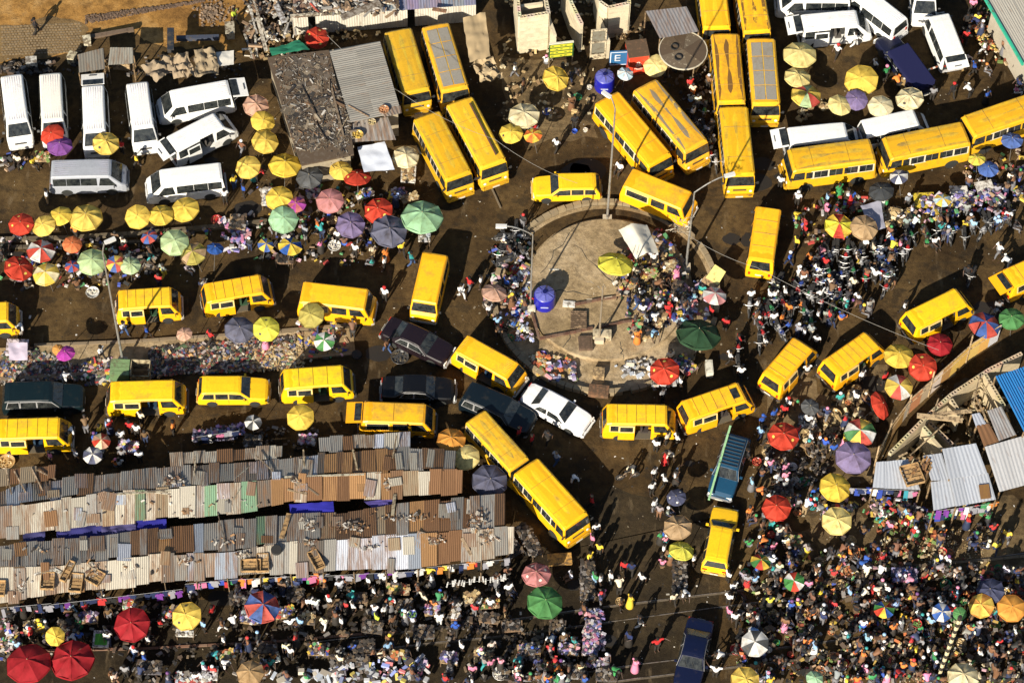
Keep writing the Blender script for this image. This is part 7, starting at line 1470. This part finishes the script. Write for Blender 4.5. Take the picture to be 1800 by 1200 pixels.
shw = ['white'] * 7 + ['cream', 'cream', 'red', 'red', 'blue', 'sky blue', 'yellow', 'orange', 'pink', 'green', 'black', 'black', 'brown', 'brown', 'brown', 'grey', 'purple', 'checked pale', 'teal']
wsum = sum(w for _, w in ZN); guard = 0
while NP[0] < 300 and guard < 3000:
    guard += 1; r = rnd() * wsum
    for poly, w in ZN:
        r -= w
        if r <= 0: break
    x, y = sample(poly)
    if near_vehicle(x, y, 4) or near_vehicle(x, y + 10, 0): continue
    ld = None; pose = random.choice(['stand', 'walk', 'walkb', 'sit', 'sit', 'bend', 'robe', 'robe', 'carry'])
    if pose == 'carry': ld = (random.choice([(.6, .6, .55), (.4, .27, .12), (.5, .05, .04), (.05, .1, .4)]), random.choice([(.45, .16, .06), (.5, .38, .2), (.1, .2, .05)]), U(.25, .38))
    person(x, y, random.choice(shw), random.choice(['dark', 'dark', 'dark', 'khaki', 'blue', 'grey', 'brown']), pose, hat=random.choice([None, None, None, 'white', 'red', 'yellow', 'purple']) if pose in ('robe', 'sit') else None, load=ld)
# the rest of the crowd: past three hundred people, one joined mass
import numpy as np
LOW = {}
def arr(me):
    v = np.empty(len(me.vertices) * 3, 'f'); me.vertices.foreach_get('co', v); v = v.reshape(-1, 3)
    lt_ = np.empty(len(me.polygons), 'i'); me.polygons.foreach_get('loop_total', lt_); lv = np.empty(len(me.loops), 'i'); me.loops.foreach_get('vertex_index', lv)
    return v, lt_, lv
def low_set(pose): return {k: arr(POSES[pose][k]) for k in ('body', 'shirt', 'low', 'hair')}
LOW = {k: low_set(k) for k in ('stand', 'walk', 'sit', 'robe', 'bend')}
VS, LT, LV, CC = [], [], [], []; off = 0
def crowd_add(x, y, pose, cols, z=0.0):
    global off
    g = G(x, y, z + .85); a = U(0, 6.28); c, s = math.cos(a), math.sin(a); k = U(.93, 1.05); Rm = np.array([[c, s, 0], [-s, c, 0], [0, 0, 1]], 'f') * k
    for part, col in zip(('body', 'shirt', 'low', 'hair'), cols):
        v, lt_, lv = LOW[pose][part]; VS.append(v @ Rm + np.array([g.x, g.y, z], 'f')); LT.append(lt_); LV.append(lv + off); off += len(v)
        CC.append(np.tile(np.array([*col, 1], 'f'), (len(lv), 1)))
CZ = [([(20, 1070), (330, 1045), (340, 1110), (20, 1140)], 20), ([(410, 1030), (900, 1010), (900, 1085), (420, 1100)], 52), ([(200, 1140), (580, 1135), (580, 1198), (200, 1198)], 24), ([(780, 1120), (1010, 1110), (1010, 1198), (780, 1198)], 34), ([(1290, 1000), (1400, 960), (1560, 980), (1800, 1000), (1800, 1199), (1285, 1199)], 360), ([(1380, 440), (1600, 420), (1560, 520), (1420, 600), (1320, 600), (1340, 480)], 80), ([(410, 1020), (900, 1000), (905, 1060), (420, 1090)], 36), ([(400, 1110), (760, 1120), (750, 1190), (420, 1195)], 34), ([(840, 1120), (1080, 1110), (1090, 1198), (800, 1198)], 46),
      ([(1330, 690), (1540, 680), (1460, 860), (1340, 960), (1310, 900)], 60), ([(1430, 880), (1760, 895), (1780, 960), (1440, 985)], 60), ([(0, 400), (370, 410), (370, 500), (0, 500)], 46), ([(430, 320), (740, 330), (700, 440), (600, 480), (430, 480)], 40), ([(860, 400), (920, 385), (940, 440), (930, 600), (880, 600), (850, 520)], 18), ([(1090, 430), (1230, 440), (1240, 560), (1110, 600)], 26), ([(1540, 340), (1800, 300), (1800, 400), (1560, 440)], 44), ([(1690, 0), (1790, 90), (1790, 160), (1690, 100)], 16),
      ([(1190, 130), (1250, 130), (1262, 300), (1230, 280)], 16), ([(150, 740), (260, 735), (260, 815), (150, 815)], 10), ([(1150, 770), (1200, 770), (1200, 1000), (1150, 1000)], 10), ([(0, 1060), (200, 1050), (300, 1130), (0, 1130)], 16), ([(420, 580), (620, 570), (620, 620), (420, 600)], 12), ([(1300, 900), (1400, 900), (1400, 1000), (1300, 1010)], 26), ([(430, 230), (480, 250), (440, 330), (400, 330)], 10), ([(870, 60), (1060, 120), (1040, 200), (880, 260)], 10), ([(1000, 990), (1060, 990), (1080, 1060), (1010, 1060)], 12)]
SKN = [(.050, .026, .015), (.070, .036, .02), (.035, .018, .011)]
shw2 = ['white'] * 3 + ['cream'] * 2 + ['black'] * 5 + ['navy'] * 2 + ['brown'] * 9 + ['grey'] * 3 + ['red', 'red', 'blue', 'sky blue', 'yellow', 'orange', 'pink', 'green', 'teal']
for poly, n in CZ:
    for i in range(n):
        x, y = sample(poly)
        if near_vehicle(x, y, 3) or near_vehicle(x, y + 10, -2): continue
        if noise.noise(Vector((x / 30, y / 22, 7.7))) < U(-.3, .1): continue
        sc_ = SHIRT[random.choice(shw2)]; ps = random.choice(['stand', 'walk', 'sit', 'robe', 'bend', 'sit'])
        crowd_add(x, y, ps, (random.choice(SKN), [min(.8, v * U(.85, 1.1)) for v in sc_], random.choice(list(TROU.values())[:3] + [SHIRT[random.choice(shw2)]]), (.01, .009, .008) if rnd() < .7 else SHIRT[random.choice(shw)]))
cm = bpy.data.meshes.new('crowd'); vs = np.concatenate(VS); lt_ = np.concatenate(LT); lv = np.concatenate(LV)
cm.vertices.add(len(vs)); cm.vertices.foreach_set('co', vs.ravel()); cm.loops.add(len(lv)); cm.loops.foreach_set('vertex_index', lv)
cm.polygons.add(len(lt_)); cm.polygons.foreach_set('loop_start', np.concatenate([[0], np.cumsum(lt_)[:-1]]).astype('i')); cm.polygons.foreach_set('use_smooth', np.ones(len(lt_), bool))
cm.update(calc_edges=True); ca = cm.color_attributes.new('Col', 'FLOAT_COLOR', 'CORNER'); ca.data.foreach_set('color', np.concatenate(CC).ravel()); cm.materials.append(M['goods'])
stuff(link('crowd', cm), 'dense crowd of shoppers and traders beyond the separate people', 'crowd')

# ------------------------------------------------------------ motorcycles and bicycles
def _moto():
    e = {}
    m = MB(); m.tube((-.55, 0, .62), (.35, 0, .70), .03, n=5); m.tube((.35, 0, .70), (.05, 0, .32), .025, n=5); m.tube((.05, 0, .32), (-.45, 0, .32), .025, n=5); m.tube((-.45, 0, .32), (-.3, 0, .62), .025, n=5)
    for s in (-1, 1): m.tube((-.62, s * .08, .30), (-.55, s * .08, .62), .02, n=4); m.tube((.62, s * .07, .30), (.40, s * .07, .88), .022, n=4)
    m.tube((-.2, -.12, .3), (-.75, -.14, .34), .035, n=5); e['frame'] = m.mesh('frame', 'metal', 40)
    m = MB(); m.box((0, 0, .40), (.32, .22, .28)); m.tube((0, 0, .5), (.1, 0, .62), .07, n=6); e['engine'] = m.mesh('engine', 'metal')
    m = MB(); m.lathe([(.001, -.24), (.10, -.2), (.145, -.05), (.15, .08), (.10, .2), (.001, .23)], 10, (.18, 0, .78), 'X'); e['fuel_tank'] = m.mesh('fuel_tank', 'plain', 50)
    m = MB(); m.box((-.28, 0, .80), (.66, .24, .10)); m.box((-.3, 0, .86), (.5, .2, .04)); e['seat'] = m.mesh('seat', 'rubber', 50)
    m = MB(); m.tube((.36, -.36, 1.0), (.42, -.1, .95), .016, n=4); m.tube((.42, -.1, .95), (.42, .1, .95), .016, n=4); m.tube((.42, .1, .95), (.36, .36, 1.0), .016, n=4); m.box((.45, -.3, 1.12), (.03, .12, .08)); m.box((.45, .3, 1.12), (.03, .12, .08)); e['handlebar'] = m.mesh('handlebar', 'metal')
    m = MB(); m.lathe([(.09, 0), (.08, .05), (.001, .07)], 10, (.50, 0, .86), 'X'); e['headlight'] = m.mesh('headlight', 'plastic', 40)
    m = MB(); m.box((-.66, 0, .66), (.34, .14, .03), ry=-.3); e['mudguard'] = m.mesh('mudguard', 'plain')
    w = MB(); w.lathe([(.24, -.04), (.30, -.045), (.31, 0), (.30, .045), (.24, .04), (.24, -.04)], 16, axis='Y', closed=True); wm = w.mesh('wheel', 'rubber', 40)
    s = MB()
    for i in range(8): a = PI * i / 8 * 2; s.tube((0, .0, 0), (.245 * math.cos(a), 0, .245 * math.sin(a)), .007, n=3, cap=False)
    s.lathe([(.05, -.05), (.05, .05)], 8, axis='Y'); return e, wm, s.mesh('spokes', 'metal')
MO, MW, MS = _moto()
def moto(x, y, rz, col, label):
    e = empty('motorcycle', G(x, y, .5)); e.location.z = 0; e.rotation_euler = (.12, 0, rz)
    for k, me in MO.items(): link(k, me, e, (*(col if k in ('fuel_tank', 'mudguard') else (.3, .3, .3)), .05))
    for wx in (-.62, .64): w = link('wheel', MW, e); w.location = (wx, 0, .31); link('spokes', MS, w, (.55, .55, .55, 0))
    tag(e, label, 'motorcycle', 'motorcycles', at=(x, y), auto=True)
MC = {'red': (.4, .02, .02), 'blue': (.02, .05, .25), 'black': (.02, .02, .02), 'silver': (.4, .4, .4), 'green': (.02, .15, .05)}
def mzone(poly, n, r0, r1):
    for i in range(n):
        x, y = sample(poly)
        if near_vehicle(x, y, 2): continue
        c = random.choice(list(MC)); moto(x, y, U(r0, r1), MC[c], '%s motorcycle parked' % c)
mzone([(1420, 440), (1600, 425), (1600, 450), (1560, 490), (1440, 520)], 44, -1.9, -1.1); mzone([(1330, 500), (1440, 470), (1520, 510), (1440, 560), (1400, 600), (1330, 590)], 34, -2.2, -1.0)
mzone([(1590, 410), (1720, 385), (1800, 350), (1790, 372), (1640, 430)], 12, -1.9, -1.0); mzone([(870, 410), (925, 395), (925, 450), (880, 470)], 10, -2.5, .5); mzone([(1215, 190), (1250, 190), (1262, 290), (1240, 290)], 8, -2, -1)
for x, y, rz, c in [(1300, 610, -1.6, 'red'), (1337, 600, -1.6, 'black'), (1320, 535, -1.7, 'silver'), (1770, 385, -2.2, 'blue'), (1732, 405, -2.2, 'silver'), (1697, 415, -1.6, 'black'), (1561, 505, -2.1, 'red'), (1300, 640, -1.5, 'black'), (1755, 545, -2.1, 'silver'), (1710, 485, -2.0, 'black')]: moto(x, y, rz, MC[c], '%s motorcycle riding on open ground' % c)
bk = empty('bicycle', G(1103, 836, .3)); bk.location.z = 0; bk.rotation_euler = (0, 0, .25); tag(bk, 'bicycle with pale wheel pushed by a bending person in the road', 'bicycle')
for wx in (-.5, .5): w = link('wheel', MW, bk, None); w.location = (wx, 0, .31); link('spokes', MS, w, (.6, .55, .5, 0))
m = MB(); m.tube((-.5, 0, .31), (-.1, 0, .75), .02, n=4); m.tube((-.1, 0, .75), (.4, 0, .78), .02, n=4); m.tube((.4, 0, .85), (.5, 0, .31), .02, n=4); m.tube((-.05, 0, .3), (-.1, 0, .85), .02, n=4); m.tube((-.5, 0, .31), (-.05, 0, .3), .02, n=4); m.obj('frame', 'metal', bk, (.4, .3, .2, 0))
m = MB(); m.box((-.1, 0, .88), (.24, .12, .05)); m.obj('saddle', 'rubber', bk); m = MB(); m.tube((.38, -.25, .95), (.38, .25, .95), .014, n=4); m.obj('handlebar', 'metal', bk, (.4, .4, .4, 0))

# ------------------------------------------------------------ garments hanging under the roof edges
def _gar():
    m = MB(); P = [(-.10, 0), (-.30, -.06), (-.36, -.24), (-.26, -.27), (-.22, -.16), (-.23, -.66), (.23, -.66), (.22, -.16), (.26, -.27), (.36, -.24), (.30, -.06), (.10, 0), (0, -.05)]
    n = len(P); m.add([(x, -.02 + .02 * math.sin(x * 9), z) for x, z in P] + [(x, .03, z) for x, z in P], [tuple(range(n)), tuple(range(2 * n - 1, n - 1, -1))] + [(i, i + n, (i + 1) % n + n, (i + 1) % n) for i in range(n)])
    a = m.mesh('shirt_on_line', 'garment')
    m = MB(); m.box((0, 0, -.4), (.34, .04, .8)); m.box((0, -.025, -.05), (.3, .02, .06)); b = m.mesh('cloth_on_line', 'garment'); return a, b
GA, GB = _gar()
GC = {'red': (.38, .03, .03), 'white': (.58, .57, .54), 'green': (.05, .24, .09), 'yellow': (.55, .42, .06), 'blue': (.03, .06, .30), 'orange': (.48, .17, .03), 'pink': (.45, .14, .25), 'purple': (.15, .04, .24), 'navy': (.02, .03, .08), 'teal': (.04, .24, .30), 'black': (.02, .02, .02), 'grey': (.25, .25, .28)}
_m = MB(); _m.box((0, 0, .05), (.13, .34, .08)); _m.box((0, .08, .11), (.12, .16, .08)); SHOE = _m.mesh('white_shoe', 'garment')
def line_of(x0, y0, x1, y1, z, n, cols, where):
    a, b = G(x0, y0, z), G(x1, y1, z); m = MB(); m.tube((0, 0, 0), b - a, .012, n=4); o = m.obj('clothes_line', 'plain', None, (.3, .3, .3, 0)); o.location = a; tag(o, 'clothes line strung ' + where, 'clothes line', at=((x0 + x1) / 2, y0))
    cols = list(cols) + ['black', 'grey', 'navy'] * (2 if 'shoes' not in where else 0); cs = [random.choice(cols) for _ in range(n)]
    for i in range(n):
        c = cs[i]; p = a.lerp(b, (i + .5) / n) + Vector((U(-.1, .1), U(-.05, .12), U(-.22, .05))); g_ = link('hanging_garment', GA if rnd() < .6 else GB, None, GC[c]); g_.location = p + Vector((0, 0, -.02)); g_.rotation_euler = (U(-.25, .0), 0, math.atan2((b - a).y, (b - a).x) + U(-.3, .3)); g_.scale = (U(.5, 1.05), 1, U(.55, 1.2))
        nb_ = (' between %s and %s ones' % (cs[i - 1], cs[i + 1])) if 0 < i < n - 1 else ' at the line end'
        if 'shoes' in where: g_.name = 'white_shoe'; g_.data = SHOE; g_.rotation_euler = (0, 0, U(-.3, .3)); tag(g_, 'white shoe standing on the long white shoe rack', 'shoe', 'white shoes on the rack'); continue
        tag(g_, '%s garment%s %s' % (c, nb_, where), 'garment', 'hanging garments', auto=True)
BR_ = ['red', 'white', 'green', 'yellow', 'blue', 'orange', 'white', 'green', 'pink', 'teal']
line_of(1495, 858, 1612, 862, 2.1, 15, BR_, 'under the first grey tin roof'); line_of(1650, 897, 1754, 884, 2.1, 14, BR_ + ['purple', 'purple'], 'under the broad grey tin roof'); line_of(1640, 903, 1740, 893, 1.6, 12, BR_, 'in the lower row at the grey tin roofs')
line_of(325, 1026, 400, 1019, 1.9, 10, ['green', 'red', 'white', 'blue', 'pink', 'orange', 'navy'], 'under the shed roof by the dim street'); line_of(402, 1019, 560, 1010, 1.9, 20, ['white', 'pink', 'green', 'yellow', 'white', 'grey', 'purple', 'orange'], 'under the middle of the shed roof edge')
line_of(565, 1012, 745, 1003, 1.9, 16, ['white', 'grey', 'black', 'navy', 'white', 'purple'], 'in front of the white roof sheets'); line_of(750, 997, 895, 982, 1.9, 16, ['pink', 'white', 'black', 'teal', 'yellow', 'orange', 'red', 'black'], 'at the shed end near the bus')
line_of(345, 768, 420, 757, 1.7, 8, ['navy', 'white', 'pink', 'grey', 'pink'], 'behind the rusty awning'); line_of(785, 1026, 893, 1016, 1.5, 18, ['white'], 'on the rack of white shoes'); line_of(0, 1068, 90, 1060, 2.0, 10, ['black', 'navy', 'black', 'grey'], 'under the shed roof at the frame edge'); line_of(90, 1062, 320, 1035, 2.0, 20, ['black', 'navy', 'black', 'purple', 'red'], 'along the dark shed front')
# ------------------------------------------------------------ every label singles out one thing
LM = [('the notice board', 985, 85), ('the red kiosk', 1116, 95), ('the round debris covered roof', 1201, 87), ('the rusty roofed bus', 1280, 120), ('the silvery roofed bus', 1342, 125), ('the navy pickup', 1597, 110), ('the big pale corner roof', 1770, 30), ('the spare wheel bus', 1630, 250), ('the dirty lettered bus', 1460, 290),
      ('the ringed roof minibus', 1345, 420), ('the white tent', 1120, 425), ('the platform tank', 957, 520), ('the wooden pallet', 1017, 563), ('the dark green umbrella', 1228, 587), ('the red rim umbrella', 1168, 652), ('the yellow hatchback taxi', 1000, 330), ('the mint umbrella', 742, 381), ('the purple sedan', 725, 592), ('the black sedan', 735, 682), ('the white sedan', 978, 712),
      ('the hatch roofed minibus', 1260, 715), ('the blue estate', 1285, 812), ('the split roof taxi', 1265, 952), ('the navy sedan', 1220, 1137), ('the green umbrella', 958, 1058), ('the lime umbrella', 1198, 967), ('the tan umbrella', 1191, 926), ('the purple umbrella', 1500, 803), ('the rainbow umbrella', 1554, 1071), ('the striped mast', 1665, 1130), ('the blue tin roof', 1775, 700), ('the first grey roof', 1580, 835), ('the broad grey roof', 1700, 835),
      ('the teal estate', 65, 700), ('the lower lane taxi', 405, 688), ('the magenta umbrella', 115, 621), ('the median stall', 231, 640), ('the tall lamp post', 200, 500), ('the slate umbrella pair', 440, 580), ('the raised tailgate minibus', 690, 730), ('the orange umbrella', 793, 773), ('the shed corner bus', 970, 880), ('the white roof sheets', 650, 970), ('the crimson pair', 90, 1160), ('the red and blue umbrella', 461, 1066), ('the dim yellow umbrella', 328, 1082), ('the crimson umbrella', 232, 1097), ('the green topped table', 178, 1122),
      ('the flat roof building', 560, 190), ('the silver van', 150, 310), ('the angled white van', 345, 235), ('the cream van', 88, 190), ('the sand lot', 60, 60), ('the white tin shed', 680, 30), ('the tan awning', 840, 80), ('the pole topped bus', 838, 245), ('the clean orange bus', 1112, 225), ('the cream umbrella', 921, 203), ('the large golden umbrella', 1514, 141), ('the charcoal umbrella', 1549, 336), ('the beige umbrella', 1519, 400), ('the cream stall covers', 1710, 335), ('the smooth roofed minibus', 1645, 547), ('the paired minibuses', 1440, 640), ('the red yellow umbrella', 1474, 397), ('the fence end', 1740, 600), ('the half closed umbrella', 1547, 712), ('the red basket sellers umbrella', 1377, 766), ('the pale umbrella by the clothes', 1471, 915), ('the bundles at the bottom', 670, 1180), ('the white umbrella', 1327, 1130), ('the blue white umbrella', 1655, 1076), ('the orange umbrella pair', 1750, 1066), ('the small tricolour umbrella', 1396, 1022), ('the cream bottom umbrella', 1693, 1188), ('the white shoe rack', 840, 1022), ('the pink floral umbrella', 580, 353), ('the red lamp umbrella', 628, 311), ('the red white umbrella', 72, 441), ('the olive umbrella', 340, 446), ('the three touching umbrellas', 283, 378), ('the faded red umbrella', 943, 1009), ('the small navy umbrella', 1189, 874)]
def direction(dx, dy):
    if abs(dy) > abs(dx) * 1.2: return 'just below' if dy > 0 else 'just above'
    return 'beside' if abs(dx) > abs(dy) * 1.2 else ('diagonally below' if dy > 0 else 'diagonally above')
def fit(s): return ' '.join(s.split()[:16]) if len(s.split()) <= 16 else None
seen = {}
cnt = {}
for o, l, a, p in THINGS: cnt[l] = cnt.get(l, 0) + 1
for o, l, a, p in THINGS:
    if cnt[l] == 1: seen[l] = 1
for o, l, a, p in THINGS:
    if cnt[l] == 1: continue
    near = sorted(LM, key=lambda q: (q[1] - p[0]) ** 2 + (q[2] - p[1]) ** 2)[:8]; c = []
    d0 = direction(p[0] - near[0][1], p[1] - near[0][2])
    base = l
    for w in (' with arms spread', ' raising one arm', ' in a long skirt'): pass
    c += ['%s %s %s' % (base, d0, near[0][0]), '%s between %s and %s' % (base, near[0][0], near[1][0]), '%s %s %s' % (base, direction(p[0] - near[1][1], p[1] - near[1][2]), near[1][0])]
    for q in near[1:]:
        c.append('%s %s %s, toward %s' % (base, d0, near[0][0], q[0])); c.append('%s between %s and %s' % (base, near[1][0], q[0]))
    for q in near[2:]: c.append('%s some way %s %s' % (base, direction(p[0] - q[1], p[1] - q[2]).replace('just ', ''), q[0]))
    for adj in ('small figure, ', 'farther off, '):
        pass
    for s in c:
        if len(s.split()) <= 16 and s not in seen: break
    else: s = c[0] if len(c[0].split()) <= 16 else base
    seen[s] = 1; o['label'] = s
